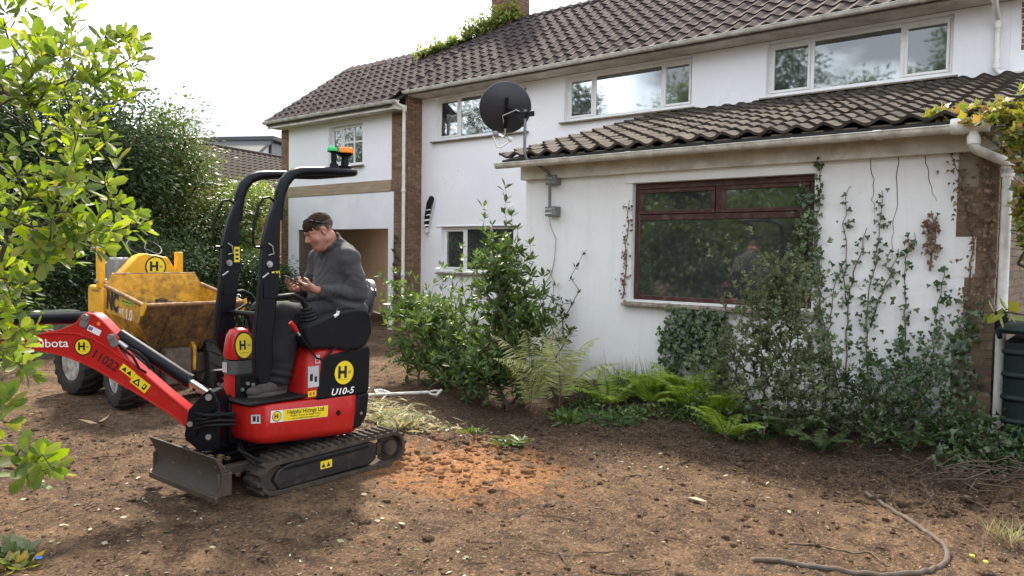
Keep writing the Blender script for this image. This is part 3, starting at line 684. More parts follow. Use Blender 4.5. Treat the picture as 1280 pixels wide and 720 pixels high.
gutter(-6.30, -1.16, YE-.36, 2.79, .062, (-4.35, -1.8), [-5.2, -3.45, -2.55])
# downpipes
mb = MB(); mb.tube([(-11.83, 10.7, 4.72), (-11.83, 10.9, 4.66), (-11.85, 10.94, 4.5), (-11.85, 10.94, .1)], .036, 12)
for z in (2.95, 1.2): mb.tube([(-11.85, 10.94, z-.03), (-11.85, 10.94, z+.03)], .046, 12)
hpart(mb, 'downpipe', WHITE_PVC)
mb = MB(); mb.tube([(-1.42, 11.03, 4.98), (-1.42, 11.03, 4.90), (-1.42, 11.2, 4.78), (-1.42, 11.43, 4.70), (-1.42, 11.43, 4.08), (-1.38, 11.42, 4.02), (-.5, 11.42, 3.98)], .036, 12)
for z in (4.62, 4.12): mb.tube([(-1.42, 11.43, z-.03), (-1.42, 11.43, z+.03)], .046, 12)
hpart(mb, 'downpipe', WHITE_PVC)
mb = MB(); gp = (-1.10, YE-.36)
mb.lathe([(.066,-.07),(.07,-.03),(.07,.03),(.066,.07)], (gp[0]-.06, gp[1], 2.785), (1,0,0), 16); mb.lathe([(.066,-.05),(.068,.09)], (gp[0]+.06, gp[1], 2.785), (1,0,0), 16)
hpart(mb, 'gutter_outlet', WHITE_PVC)
mb = MB(); mb.tube([(-1.06, gp[1], 2.78), (-1.06, gp[1], 2.62), (-1.04, gp[1]+.03, 2.58), (-.87, YE-.10, 2.50), (-.84, YE-.07, 2.45), (-.84, YE-.07, .0)], .040, 14)
for z, r in ((2.40, .05), (2.66, .05), (2.43, .05)): mb.tube([(-.84 if z < 2.5 else -1.06, YE-.07 if z < 2.5 else gp[1], z-.035), (-.84 if z < 2.5 else -1.06, YE-.07 if z < 2.5 else gp[1], z+.035)], r, 14)
dp = hpart(mb, 'downpipe', WHITE_PVC)
mb = MB(); mb.tube([(-.84, YE-.07, 1.06), (-.84, YE-.07, 1.22)], .052, 14); mb.obj('water_diverter', BLACKPL, dp)
# chimney
cx, cy = -11.62, 14.1
mb = MB(); mb.box(cx-.29, cx+.29, cy-.35, cy+.35, 6.2, 8.6); ch = hpart(mb, 'chimney', MORTAR, smooth=None)
nb = len(bricks); bond_x(cx-.30, cx+.30, 6.45, 8.5, cy-.356, 'c'); bond_y(cy-.26, cy+.35, 6.45, 8.5, cx+.296, 'c', 1)
# bricks: the 300 nearest one by one, sorted under the house
bme = {}
def brick_mesh(mat):
    mb = MB(); e = .04
    mb.box(-.5, .5, -.5, .5, -.5, .5); return mb.mesh('brick', mat, None)
for k, m in (('b', BRICKM), ('d', BRICKDARK), ('c', BRICKRED)): bme[k] = brick_mesh(m)
BRICKC = brick_mat('brick_chimney', [(.21,.11,.075), (.26,.15,.1), (.17,.09,.06)]); bme['c'].materials[0] = BRICKC
bricks.sort(key=lambda q: (q[0].translation-campos).length / max(.02, q[0].to_scale()[0]))
off = Matrix.Translation(-house.location)
for m, k in bricks[:300]: inst('brick', bme[k], house, off @ m)
ob = join([(off @ m, bme[k], 'bdc'.index(k)) for m, k in bricks[300:]], 'bricks', [BRICKM, BRICKDARK, BRICKC], house, False)
# ------------------------------------------------------------------ mini excavator (local axes: x towards the house corner side, y to its tail, z up)
dig = thing('mini_excavator', (EX, EY, 0), 'red and black tracked mini excavator with roll bar and boom swung out over bare soil', 'excavator')
def dp_(mb, name, mats, parent=None, **k): return mb.obj(name, mats, parent or dig, **k)
SIDE = lambda x, y, z: frame((x, y, z), (0,1,0), (0,0,1))      # sticker on the +x side
FRONT = lambda x, y, z: frame((x, y, z), (1,0,0), (0,0,1))     # sticker on the -y side
def emblem(mb, r, sy=1.0, ring=True):
    """yellow disc, black ring, letter H and a small square; materials 0 black 1 yellow 2 red 3 white"""
    if ring: add_disc(mb, r*1.16, sy=sy, z=.0004, mi=0)
    add_disc(mb, r, sy=sy, z=.0010, mi=1)
    add_text(mb, 'H', r*1.35, x=-r*.18, z=.0016, mi=0, bold=.05, sx=1.0 if sy == 1 else .8)
    add_rect(mb, r*.40, r*.75, -r*.12, r*.14, .0016, 4)
    add_rect(mb, -r*.5, r*.5, -r*.62*sy, -r*.56*sy, .0016, 4)
EMB = [INK, STICKY, REDINK, WHITEINK, plain('olive_ink', (.4,.33,.03), .4)]
# tracks
def pill(r_off, n=14, y0=-.49, y1=.55, ra=.115, rb=.128):
    pts = []
    for i in range(n+1):
        a = math.pi/2 + math.pi*i/n; pts.append((y0+(ra+r_off)*math.cos(a), .118+(ra+r_off)*math.sin(a)))
    for i in range(n+1):
        a = -math.pi/2 + math.pi*i/n; pts.append((y1+(rb+r_off)*math.cos(a), .128+(rb+r_off)*math.sin(a)))
    return pts
def resample(pts, step):
    out = []; L = 0; P = pts+[pts[0]]; acc = 0.0
    for a, b in zip(P, P[1:]):
        l = math.hypot(b[0]-a[0], b[1]-a[1]); 
        while acc <= l:
            t_ = acc/l if l > 0 else 0; out.append(((a[0]+(b[0]-a[0])*t_, a[1]+(b[1]-a[1])*t_), math.atan2(b[1]-a[1], b[0]-a[0]))); acc += step
        acc -= l
    return out
for sx in (1, -1):
    mb = MB(); o_ = pill(0); i_ = pill(-.026); xa, xb = sorted((sx*.235, sx*.42)); N = len(o_)
    V = [(xa, *p) for p in o_]+[(xb, *p) for p in o_]+[(xb, *p) for p in i_]+[(xa, *p) for p in i_]
    Fs = []
    for k in range(N):
        j = (k+1) % N
        for q in range(4): Fs.append((q*N+k, q*N+j, ((q+1) % 4)*N+j, ((q+1) % 4)*N+k))
    mb.add(V, Fs)
    for idx, (p, a) in enumerate(resample(pill(.0), .062)):
        m = Matrix.Translation((0, p[0], p[1])) @ Matrix.Rotation(a, 4, 'X')
        w = .0035*random.uniform(-1, 1)
        for (a0, a1, sh) in ((xa+.006, (xa+xb)/2+.012, 0.0), ((xa+xb)/2-.012, xb-.006, .012)):
            mb.add([(a0,-.017+sh,.004),(a1,-.017+sh,.004),(a1,.017+sh,.004),(a0,.017+sh,.004),(a0,-.011+sh,-.022-w),(a1,-.011+sh,-.022-w),(a1,.011+sh,-.022-w),(a0,.011+sh,-.022-w)],
                   [(0,1,2,3),(4,7,6,5),(0,4,5,1),(1,5,6,2),(2,6,7,3),(3,7,4,0)], 0, m)
    tr = dp_(mb, 'track', MUDDY, smooth=30)
    mb = MB(); x0_, x1_ = sorted((sx*.27, sx*.405))
    mb.prism([(-.50,.10),(-.455,.028),(.34,.042),(.40,.075),(.40,.19),(.33,.215),(-.36,.20),(-.46,.17)], 'x', x0_, x1_)
    fr = dp_(mb, 'track_frame', plain('muddy_black_frame', (.012,.012,.013), .55, dirt=.3, dirtc=(.08,.06,.042), bump=.25), tr, bevel=.012)
    mb = MB(); s1 = sx
    mb.prism([(-.44,.165),(-.40,.178),(.32,.19),(.32,.175),(-.38,.16)], 'x', *sorted((sx*.404, sx*.412))); mb.obj('frame_ridge', BLACKPL, fr, bevel=.003)
    mb = MB(); mb.lathe([(.098,0),(.098,.02),(.085,.026)], (sx*.33, .55, .128), (sx,0,0), 24)
    for k in range(11):
        a = 2*math.pi*k/11; mb.box(-.012, .012, -.012, .012, -.02, .02, 0, Matrix.Translation((sx*.345, .55+.098*math.cos(a), .128+.098*math.sin(a))) @ Matrix.Rotation(a, 4, 'X'))
    mb.lathe([(.062,0),(.062,.06),(.052,.07),(0.001,.072)], (sx*.34, .55, .128), (sx,0,0), 24); dp_(mb, 'drive_sprocket', MUDDY, tr)
    mb = MB(); mb.lathe([(.09,0),(.09,.08),(.07,.085),(.03,.07)], (sx*.30, -.49, .118), (sx,0,0), 24); dp_(mb, 'idler_wheel', MUDDY, tr)
    if sx == 1:
        mb = MB(); add_rect(mb, -.05, .05, -.028, .028, 0, 0)
        for q in (-.025, .018): mb.add([(q-.016,-.018,.001),(q+.016,-.018,.001),(q,.016,.001)], [(0,1,2)], 1)
        decal(mb, 'warning_sticker', [STICKY, INK], fr, SIDE(.4065, -.07, .128))
# undercarriage, blade
mb = MB(); mb.box(-.24, .24, -.30, .34, .10, .24); mb.box(-.30, .30, -.22, -.08, .12, .20); mb.box(-.30, .30, .16, .30, .12, .20); dp_(mb, 'undercarriage', STEELD, bevel=.012)
mb = MB(); mb.cyl((0,.02,.24), (0,.02,.35), .24, n=32); dp_(mb, 'slew_ring', BLACKPL)
mb = MB(); bx0, bx1, N = -.43, .44, 10; V = []; Fs = []
for i in range(N+1):
    t_ = i/N; z = .085+.265*t_; y = -.935+.045*math.sin(math.pi*t_)-.012*t_
    for th in (0, .016): V += [(bx0, y+th, z), (bx1, y+th, z)]
for i in range(N):
    a, b = i*4, i*4+4; Fs += [(a,a+1,b+1,b), (a+3,a+2,b+2,b+3), (a,b,b+2,a+2), (a+1,a+3,b+3,b+1)]
Fs += [(0,2,3,1), (N*4,N*4+1,N*4+3,N*4+2)]; mb.add(V, Fs)
blade = dp_(mb, 'blade', plain('muddy_blade', (.05,.046,.042), .6, .25, dirt=.7, dirtc=(.085,.065,.048), dsc=4, bump=.4), bevel=.003)
mb = MB(); mb.box(bx0+.0, bx1+.0, -.945, -.925, .062, .1); mb.obj('cutting_edge', STEELD, blade, bevel=.004)
for sx in (1, -1):
    mb = MB(); mb.box(*sorted((sx*.41, sx*.43)), -.918, -.82, .09, .24); mb.obj('blade_end_plate', STEELD, blade, bevel=.006)
    mb = MB(); mb.box(*sorted((sx*.14, sx*.20)), -.90, -.20, .14, .21); mb.obj('blade_arm', STEELD, blade, bevel=.012)
mb = MB(); mb.tube([(0,-.88,.24),(0,-.55,.24)], .034, 12); mb.tube([(0,-.58,.24),(0,-.25,.23)], .024, 12); mb.obj('blade_cylinder', BLACKP, blade)
mb = MB()
mb.tube([(.12,-.55,.26),(.2,-.62,.33),(.3,-.66,.31),(.36,-.55,.22)], .011, 8); mb.tube([(.08,-.5,.26),(.16,-.6,.34),(.27,-.68,.33),(.34,-.6,.22)], .011, 8)
dp_(mb, 'blade_hose', HOSE)
# mud lying behind the blade and on the track frame
mb = MB()
for k in range(46):
    x, y = random.uniform(-.40,.42), random.uniform(-.90,-.72); r = random.uniform(.012,.035)
    mb.ball((x, y, .31+random.uniform(-.07,.02)-(y+.9)*.3), r, (1, 1, .7), 6)
o = dp_(mb, 'mud', SOIL, blade, smooth=None); o['kind'] = 'stuff'

# upper body: red skirt, wrapped round the front corners
def loop_xy(w0, w1, ya, yb, rf, rb, n=6):
    """plan outline with rounded corners, +x side first"""
    P = []
    for cx_, cy_, r, a0 in ((w1-rf, ya+rf, rf, -math.pi/2), (w1-rb, yb-rb, rb, 0), (w0+rb, yb-rb, rb, math.pi/2), (w0+rf, ya+rf, rf, math.pi)):
        for i in range(n+1):
            a = a0+math.pi/2*i/n; P.append((cx_+r*math.cos(a), cy_+r*math.sin(a)))
    return P
def shell(levels, name, mat, parent=None, **k):
    """stack of same-count outlines: [(points, z or function)]"""
    mb = MB(); V = []; Fs = []; n = len(levels[0][0])
    for P, zf in levels:
        for p in P: V.append((p[0], p[1], zf(p[1]) if callable(zf) else zf))
    for i in range(len(levels)-1):
        for j in range(n): Fs.append((i*n+j, i*n+(j+1) % n, (i+1)*n+(j+1) % n, (i+1)*n+j))
    Fs.append(tuple(range(n-1,-1,-1))); Fs.append(tuple((len(levels)-1)*n+j for j in range(n))); mb.add(V, Fs)
    return dp_(mb, name, mat, parent, **k)
zb = lambda y: .395 - .075*(y+.62); zt = lambda y: .607-.035*(y+.62)
sk_ = shell([(loop_xy(-.33,.33,-.56,.24,.10,.10), lambda y: zb(y)-.045), (loop_xy(-.36,.36,-.62,.28,.12,.10), lambda y: zb(y)-.02), (loop_xy(-.372,.372,-.64,.285,.12,.10), lambda y: zb(y)+.02), (loop_xy(-.372,.372,-.64,.285,.12,.10), zt), (loop_xy(-.36,.36,-.62,.28,.12,.10), lambda y: zt(y)+.012)], 'body_skirt', REDP, smooth=50)
mb = MB(); mb.box(-.345, .362, -.66, -.14, .622, .645); mb.box(-.345, .20, -.14, .0, .60, .625); dp_(mb, 'floor_mat', HOSE, bevel=.012)
mb = MB(); mb.lathe([(.02,0),(.02,.004),(.012,.006)], (.3725, .06, .475), (1,0,0), 16); mb.obj('plug', BLACKPL, sk_)
# skirt sticker
mb = MB(); add_rect(mb, -.235, .235, -.04, .04, .0, 0); add_rect(mb, -.14, .233, -.038, .038, .0006, 1)
for x_, y_, mi_ in ((0,0,0),):
    sub = MB(); emblem(sub, .031); mb.add([(v[0]-.188, v[1], v[2]+.0006) for v in sub.v], sub.f, 0)
    for f_i, m_ in enumerate(sub.m): mb.m[len(mb.m)-len(sub.m)+f_i] = {0:2, 1:1, 4:3}.get(m_, 2)
add_text(mb, 'Helpful Hirings Ltd', .044, .046, .019, .0014, 2, .012, sx=.92)
add_text(mb, 'Plant, Tool & Skip Hire', .017, .046, -.008, .0014, 2, .01, sx=1.6); add_text(mb, 'www.helpful-hirings.co.uk', .017, .046, -.026, .0014, 2, .01, sx=1.3)
decal(mb, 'lettered_sticker', [STICKW, STICKY, INK, EMB[4]], sk_, frame((.3732, -.268, .518), (0,1,-.065), (0,0,1)))
mb = MB(); add_rect(mb, -.03, .03, -.03, .03, 0, 0); add_rect(mb, -.02, .0, -.015, .02, .0006, 1); add_rect(mb, .008, .02, -.02, .02, .0006, 1)
decal(mb, 'sticker', [GREYVINYL, INK], sk_, frame((.349, -.60, .53), (.62,.78,0), (0,0,1)))
# front tower of the controls
tw0 = shell([(loop_xy(-.06,.10,-.625,-.44,.05,.04), .40), (loop_xy(-.05,.10,-.615,-.44,.05,.04), .80), ], 'front_cover', REDP, smooth=50, bevel=.01)
tw1 = shell([(loop_xy(-.055,.105,-.625,-.43,.05,.04), .80), (loop_xy(-.05,.10,-.615,-.44,.05,.04), .89)], 'cover_band', plain('grey_plastic', (.06,.06,.06), .6, dirt=.2), smooth=50)
mb = MB(); add_rect(mb, -.03, .03, -.035, .035, 0, 0); decal(mb, 'sticker', [GREYVINYL], tw1, FRONT(.01, -.6265, .845))
tw2 = shell([(loop_xy(-.05,.095,-.615,-.445,.05,.04), .90), (loop_xy(-.055,.10,-.625,-.44,.055,.045), .94), (loop_xy(-.05,.092,-.605,-.45,.055,.045), 1.06), (loop_xy(-.035,.07,-.585,-.47,.05,.04), 1.10), (loop_xy(-.01,.04,-.55,-.50,.02,.02), 1.112)], 'console_cover', REDP, smooth=60)
mb = MB(); emblem(mb, .062, sy=1.38); decal(mb, 'emblem_sticker', EMB, tw2, frame((.0985, -.532, .995), (.06,1,0), (-.06,0,1)))
for sx in (-.19, .115):
    mb = MB(); mb.box(sx-.028, sx+.028, -.60, -.44, .62, .80); pk = dp_(mb, 'pedal_block', BLACKPL, bevel=.01)
    for k in range(4):
        mb = MB(); mb.cyl((sx+.028, -.575+.04*k, .70+.025*(k % 2)+.012*k), (sx+.04, -.575+.04*k, .70+.025*(k % 2)+.012*k), .013, n=10); mb.obj('bolt', ZINC, pk)
# travel levers
for sx in (-.06, .06):
    mb = MB(); mb.tube([(sx,-.46,1.10),(sx*1.3,-.50,1.22),(sx*1.6,-.40,1.26),(sx*3.2,-.37,1.255)], .011, 8); dp_(mb, 'travel_lever', BLACKP)
mb = MB(); mb.tube([(-.26,-.50,1.215),(.26,-.50,1.215)], .016, 10); dp_(mb, 'cross_bar', BLACKP)
# engine cover under the seat
cov = shell([(loop_xy(-.365,.365,-.22,.335,.05,.12), .612), (loop_xy(-.368,.368,-.21,.345,.05,.13), .80), (loop_xy(-.362,.362,-.165,.34,.07,.14), .93), (loop_xy(-.335,.335,-.12,.32,.08,.14), .975), (loop_xy(-.28,.28,-.07,.28,.08,.12), .985)], 'engine_cover', REDP, smooth=60)
mb = MB(); P = [(-.135,.59),(.335,.585),(.35,.62),(.36,.90),(.345,.945),(-.03,.905),(-.085,.875)]
mb.prism(P, 'x', .30, .3745); bp_ = dp_(mb, 'side_panel', BLACKPL, bevel=.014)
mb = MB(); emblem(mb, .086, ring=False); decal(mb, 'emblem_sticker', EMB, bp_, frame((.3752, .11, .765), (0,1,-.03), (0,0,1)))
mb = MB(); add_text(mb, 'U10-5', .066, 0, 0, 0, 0, .022, .22, 1.25); decal(mb, 'lettering', [WHITEINK], bp_, frame((.3752, .095, .628), (0,1,-.04), (0,0,1)))
mb = MB(); mb.prism([(.19,.325),(.27,.335),(.33,.41),(.355,.585),(.24,.585)], 'x', -.33, .3755); mb.prism([(.27,.5),(.365,.5),(.365,.90),(.27,.92)], 'x', -.345, .345); rc = dp_(mb, 'rear_cover', BLACKPL, bevel=.018)
mb = MB(); mb.cyl((.374,.27,.44), (.381,.27,.44), .011, n=10); mb.box(.34,.362,.33,.368,.60,.62); mb.obj('latch', ZINC, rc)
mb = MB(); mb.box(.30,.35,.355,.372,.80,.86); mb.obj('tail_light', plain('orange_lens', (.7,.16,.02), .25), rc, bevel=.005)
mb = MB(); add_rect(mb, -.045, .045, -.075, .075, 0, 0); add_rect(mb, -.03, -.005, -.03, .02, .0006, 1); add_rect(mb, .008, .03, -.04, .0, .0006, 1)
decal(mb, 'sticker', [GREYVINYL, INK], cov, frame((.3692, -.155, .765), (.04,1,0), (0,0,1)))
mb = MB(); add_rect(mb, -.02, .02, -.03, .03, 0, 0); add_rect(mb, -.012, .012, -.02, -.003, .0006, 1); decal(mb, 'sticker', [GREYVINYL, REDINK], cov, frame((.3665, -.12, .885), (.04,1,0), (-.1,.25,1)))
mb = MB(); add_rect(mb, -.035, .035, -.02, .02, 0, 0); add_rect(mb, -.022, -.006, -.012, .012, .0006, 1); add_rect(mb, .006, .02, -.012, .012, .0006, 1); decal(mb, 'sticker', [STICKY, REDINK], cov, frame((.3682, -.165, .645), (.0,1,0), (0,0,1)))
# control consoles beside the seat
for sx in (1, -1):
    mb = MB(); P = [(-.205,.965),(-.235,1.05),(-.225,1.135),(-.12,1.165),(.02,1.215),(.22,1.235),(.31,1.222),(.355,1.17),(.36,1.04),(.31,.955),(.24,.93),(.10,.925),(.05,.945)]
    a, b = sorted((sx*.255, sx*.395)); mb.prism(P, 'x', a, b); co = dp_(mb, 'control_console', BLACKPL, bevel=.022, seg=3)
    mb = MB()
    for k in range(5):
        t_ = k/5; c_ = Vector((sx*.325, -.155-.035*t_, 1.15+.12*t_)); r0 = .066-.028*t_
        mb.lathe([(r0*.86,-.012),(r0,0),(r0*.84,.013)], c_, (0,-.25,1), 16)
    mb.obj('lever_boot', HOSE, co)
    mb = MB(); mb.tube([(sx*.325,-.19,1.26),(sx*.325,-.225,1.315),(sx*.32,-.29,1.345),(sx*.30,-.40,1.335),(sx*.28,-.44,1.325)], [.022,.019,.017,.018,.02], 10); mb.obj('joystick', BLACKPL, co)
mb = MB(); mb.tube([(.385,.06,.985),(.395,-.06,.905),(.395,-.10,.882),(.395,-.15,.90),(.395,-.30,1.085)], .0075, 8); lv = dp_(mb, 'safety_lever', BLACKP)
mb = MB(); mb.tube([(.395,-.31,1.095),(.395,-.335,1.13),(.395,-.365,1.165)], [.012,.018,.016], 10); mb.obj('lever_grip', REDP, lv)
mb = MB(); mb.tube([(.395,-.29,1.07),(.395,-.31,1.095)], .010, 8); mb.obj('lever_collar', ZINC, lv)
mb = MB(); mb.tube([(.398,.0,1.185),(.40,.03,1.20),(.40,.035,1.225)], .012, 8); dp_(mb, 'throttle_knob', WHITE_PVC)
# seat
SEATM = plain('seat_vinyl', (.03,.033,.038), .42, bump=.15, bsc=120)
st = shell([(loop_xy(-.22,.22,-.02,.42,.06,.06), .99), (loop_xy(-.235,.235,-.04,.43,.07,.07), 1.03), (loop_xy(-.23,.23,-.03,.43,.07,.07), 1.075), (loop_xy(-.20,.20,.0,.40,.07,.07), 1.09)], 'seat', SEATM, smooth=60)
mb = MB(); V = []; Fs = []; N = 9; K = 9
for fr_ in (0, 1):
    for i in range(N+1):
        for j in range(K+1):
            u, v_ = i/N*2-1, j/K; wv = .225*(1-.22*v_**3); zz = 1.06+.37*v_; yy = .47+.13*v_-.05*(u*u)*1.0 - (.0 if fr_ == 0 else -.055) 
            sh = 1-.35*max(0, v_-.8)/.2*abs(u)**3; V.append((u*wv, yy+(.02*(abs(u)**4) if fr_ == 0 else -.02*abs(u)**4), 1.06+(zz-1.06)*sh))
q = (N+1)*(K+1)
for i in range(N):
    for j in range(K):
        a = i*(K+1)+j; Fs += [(a, a+1, a+K+2, a+K+1), (q+a, q+a+K+1, q+a+K+2, q+a+1)]
for i in range(N): a = i*(K+1); Fs += [(a, a+K+1, q+a+K+1, q+a), (a+K, q+a+K, q+a+K+K+1, a+K+K+1)]
for j in range(K): Fs += [(j, q+j, q+j+1, j+1), (N*(K+1)+j, N*(K+1)+j+1, q+N*(K+1)+j+1, q+N*(K+1)+j)]
mb.add(V, Fs); dp_(mb, 'seat_back', SEATM, smooth=70)
# roll bar
for sx in (1, -1):
    x_ = .305 if sx == 1 else -.195; mb = MB()
    P = [(-.585,.93),(-.455,.93),(-.455,1.05),(-.402,1.48),(-.398,1.74),(-.392,1.95),(-.40,2.0),(-.43,2.0),(-.485,1.86),(-.525,1.70),(-.54,1.48),(-.59,1.05)]
    if sx == -1: P = [(-.52,.90),(-.47,.90),(-.43,.97)] + P[2:] + [(-.575,.98)]
    else: P = [(-.59,.82),(-.56,.755),(-.49,.755),(-.458,.85)] + P[1:]
    mb.prism(P, 'x', x_-.028, x_+.028); po = dp_(mb, 'roll_bar_post', BLACKP, bevel=.012)
    mb = MB(); mb.prism([(-.535,1.33),(-.425,1.33),(-.41,1.50),(-.53,1.50)], 'x', *sorted((x_+.029*1, x_+.036))); mb.obj('hinge_plate', BLACKP, po, bevel=.004)
    mb = MB(); mb.cyl((x_-.04,-.49,1.56), (x_+.042,-.49,1.56), .022, n=12); mb.cyl((x_+.042,-.49,1.56), (x_+.05,-.49,1.56), .013, n=8); mb.obj('hinge_bolt', ZINC, po)
    mb = MB(); mb.tube([(x_+.034,-.50,1.70),(x_+.04,-.47,1.68),(x_+.04,-.46,1.63),(x_+.038,-.50,1.62)], .005, 6); mb.obj('lock_pin', ZINC, po); mb = MB(); mb.tube([(x_+.034,-.54,1.47),(x_+.04,-.50,1.50)], .006, 6); mb.obj('retaining_clip', ZINC, po)
    mb = MB(); mb.tube([(x_,-.43,1.985),(x_,-.47,2.01),(x_,-.515,2.0),(x_,-.548,1.955),(x_,-.585,1.83),(x_,-.592,1.70),(x_,-.575,1.672),(x_,-.52,1.672)], .0085, 8); mb.obj('grab_handle', BLACKP, po)
    mb = MB()
    if sx == 1: add_rect(mb, -.035, .028, -.022, .022, 0, 0); add_rect(mb, -.015, -.002, -.02, .02, .0006, 1); add_rect(mb, .012, .02, -.02, .02, .0006, 1); decal(mb, 'warning_sticker', [STICKY, INK], po, SIDE(x_+.0285, -.432, 1.49) @ Matrix.Rotation(.06, 4, 'Z'))
    else:
        add_rect(mb, -.022, .022, -.055, .055, 0, 0)
        for q_ in (-.03, .0, .03): add_rect(mb, -.012, .012, q_-.008, q_+.008, .0006, 1)
        decal(mb, 'warning_sticker', [STICKY, INK], po, SIDE(x_+.0285, -.425, 1.62))
xr = .305; path = []
arc = [(-.400,1.86),(-.398,1.95),(-.385,2.04),(-.355,2.115),(-.305,2.17),(-.235,2.202),(-.15,2.215),(-.02,2.228),(.16,2.238)]
path = [(xr, y, z) for y, z in arc] + [(xr, .235, 2.242), (xr-.02, .268, 2.243), (xr-.06, .285, 2.244), (0, .29, 2.244)] 
path = path + [(-p[0]*.195/.305, p[1], p[2]) for p in reversed(path[:-1])]
mb = MB(); rr = [.034, .036, .039, .040, .038, .035, .033, .031, .029, .028, .027, .027, .027]; mb.tube(path, rr+rr[:-1][::-1], 14)
dp_(mb, 'roll_bar_hoop', BLACKP, smooth=60)
# beacon pair on the hoop
mb = MB(); mb.lathe([(.05,0),(.055,.02),(.03,.03),(.026,.09),(.05,.10),(.062,.115)], (.26,.20,2.265), (0,0,1), 18); mb.lathe([(.035,0),(.03,.03),(.02,.04),(.022,.11),(.05,.12)], (.26,.10,2.262), (0,0,1), 16); be = dp_(mb, 'beacon_stem', BLACKPL)
ol = NT('amber_lens'); ol.set(Base_Color=(.7,.18,.02), Roughness=.15, Emission_Color=(1,.25,.02), Emission_Strength=.1); gl_ = NT('green_lens'); gl_.set(Base_Color=(.02,.36,.11), Roughness=.15, Emission_Color=(.02,.8,.2), Emission_Strength=.08)
mb = MB(); mb.lathe([(.050,0),(.052,.008),(.049,.034),(.042,.040)], (.26,.215,2.385), (0,0,1), 20); mb.obj('amber_light', ol.m, be)
mb = MB(); mb.lathe([(.035,0),(.037,.008),(.033,.025),(.015,.03),(.008,.042)], (.26,.085,2.385), (0,0,1), 18); mb.obj('green_light', gl_.m, be)
# swing bracket and boom
BO = Vector((-4.86-EX, 2.55-EY, 0)); BM = frame(BO, (.776,.63,0), (0,0,1))
def bobj(mb, name, mats, parent=None, **k):
    o = mb.obj(name, mats, parent or dig, **k)
    if parent is None: o.matrix_local = BM
    return o
up_l = [(.097,.517),(.017,.602),(-.116,.708),(-.233,.809),(-.36,.915),(-.41,.97),(-.434,1.01),(-.423,1.064),(-.46,1.101),(-.529,1.174),(-.585,1.218),(-.64,1.226),(-.672,1.21),(-.704,1.167),(-.737,1.145),(-.822,1.111),(-.988,1.082),(-1.244,1.036),(-1.62,.96)]
lo_l = [(-1.62,.915),(-1.245,.978),(-.947,.963),(-.856,.948),(-.766,.925),(-.67,.889),(-.58,.847),(-.436,.763),(-.245,.652),(-.053,.531),(.0,.483),(.035,.455),(.075,.46),(.10,.49)]
mb = MB(); mb.prism(up_l+lo_l, 'z', -.055, .055); boom = bobj(mb, 'boom', REDP, bevel=.007)
mb = MB(); mb.tube([(x_, z_, .056) for x_, z_ in [(-1.5,.985),(-1.244,1.035),(-.988,1.078),(-.822,1.09),(-.70,1.085),(-.60,1.055),(-.50,.995),(-.43,.945),(-.36,.905),(-.233,.80),(-.116,.70),(.017,.594)]], .006, 6)
mb.tube([(x_, z_+.008, .056) for x_, z_ in lo_l[:11]], .006, 6); mb.obj('boom_flange', REDP, boom)
mb = MB(); mb.cyl((.06,.505,-.075), (.06,.505,.072), .036, n=20); bs = mb.obj('pivot_boss', REDP, boom); mb = MB(); mb.cyl((.06,.505,.070), (.06,.505,.080), .022, n=16); mb.obj('pivot_pin', ZINC, boom)
for cx_, cz_, rot_ in ((-.645,1.172,-.35), (-.462,1.045,.42)):
    mb = MB(); P = []
    for i in range(20):
        a = 2*math.pi*i/20; lx, ly = .027*math.cos(a), .020*math.sin(a)+(.026 if math.sin(a) > 0 else -.026); P.append((cx_+lx*math.cos(rot_)-ly*math.sin(rot_), cz_+lx*math.sin(rot_)+ly*math.cos(rot_)))
    mb.prism(P, 'z', .055, .064); mb.cyl((cx_-.026*math.sin(rot_)*1, cz_+.026*math.cos(rot_), .064), (cx_-.026*math.sin(rot_), cz_+.026*math.cos(rot_), .074), .019, n=14); mb.obj('pin_plate', GREYM, boom, bevel=.002)
D = lambda x_, z_, rot_=0: Matrix.Translation((x_, z_, .0562)) @ Matrix.Rotation(rot_, 4, 'Z')
mb = MB(); emblem(mb, .050); decal(mb, 'emblem_sticker', EMB, boom, D(-.66, 1.0))
mb = MB(); add_text(mb, 'Kubota', .078, 0, 0, .0012, 0, .008, 0, 1.12); decal(mb, 'lettering', [WHITEINK], boom, D(-.885, 1.018, .03))
mb = MB(); add_text(mb, '11022', .084, 0, 0, .0012, 0, .014, .0, .95, space=1.0); decal(mb, 'lettering', [INK], boom, D(-.515, .91, -.56))
mb = MB(); add_rect(mb, -.115, -.012, -.012, .036, 0, 0); add_rect(mb, -.010, .115, -.036, .032, 0, 0)
for q_ in (-.085, -.045): mb.add([(q_-.018,-.002,.001),(q_+.018,-.002,.001),(q_,.028,.001)], [(0,1,2)], 1)
mb.add([(.0,-.026,.001),(.06,-.026,.001),(.03,.024,.001)], [(0,1,2)], 1); mb.add([(.018,-.018,.0015),(.044,-.018,.0015),(.031,.006,.0015)], [(0,1,2)], 0); add_rect(mb, .075, .10, -.022, .016, .001, 1); add_rect(mb, .08, .09, -.01, .01, .0015, 0)
decal(mb, 'warning_sticker', [STICKY, INK], boom, D(-.325, .795, -.66))
mb = MB(); add_rect(mb, -.045, .045, -.02, .02, 0, 0); add_rect(mb, -.04, -.012, -.012, .012, .0006, 1); decal(mb, 'sticker', [STICKW, plain('blue_ink', (.1,.16,.4), .4)], boom, D(-.585, 1.11, -.45))
mb = MB(); add_disc(mb, .013); decal(mb, 'reflector', [plain('orange_print', (.75,.2,.03), .3)], boom, D(-.555, 1.155))
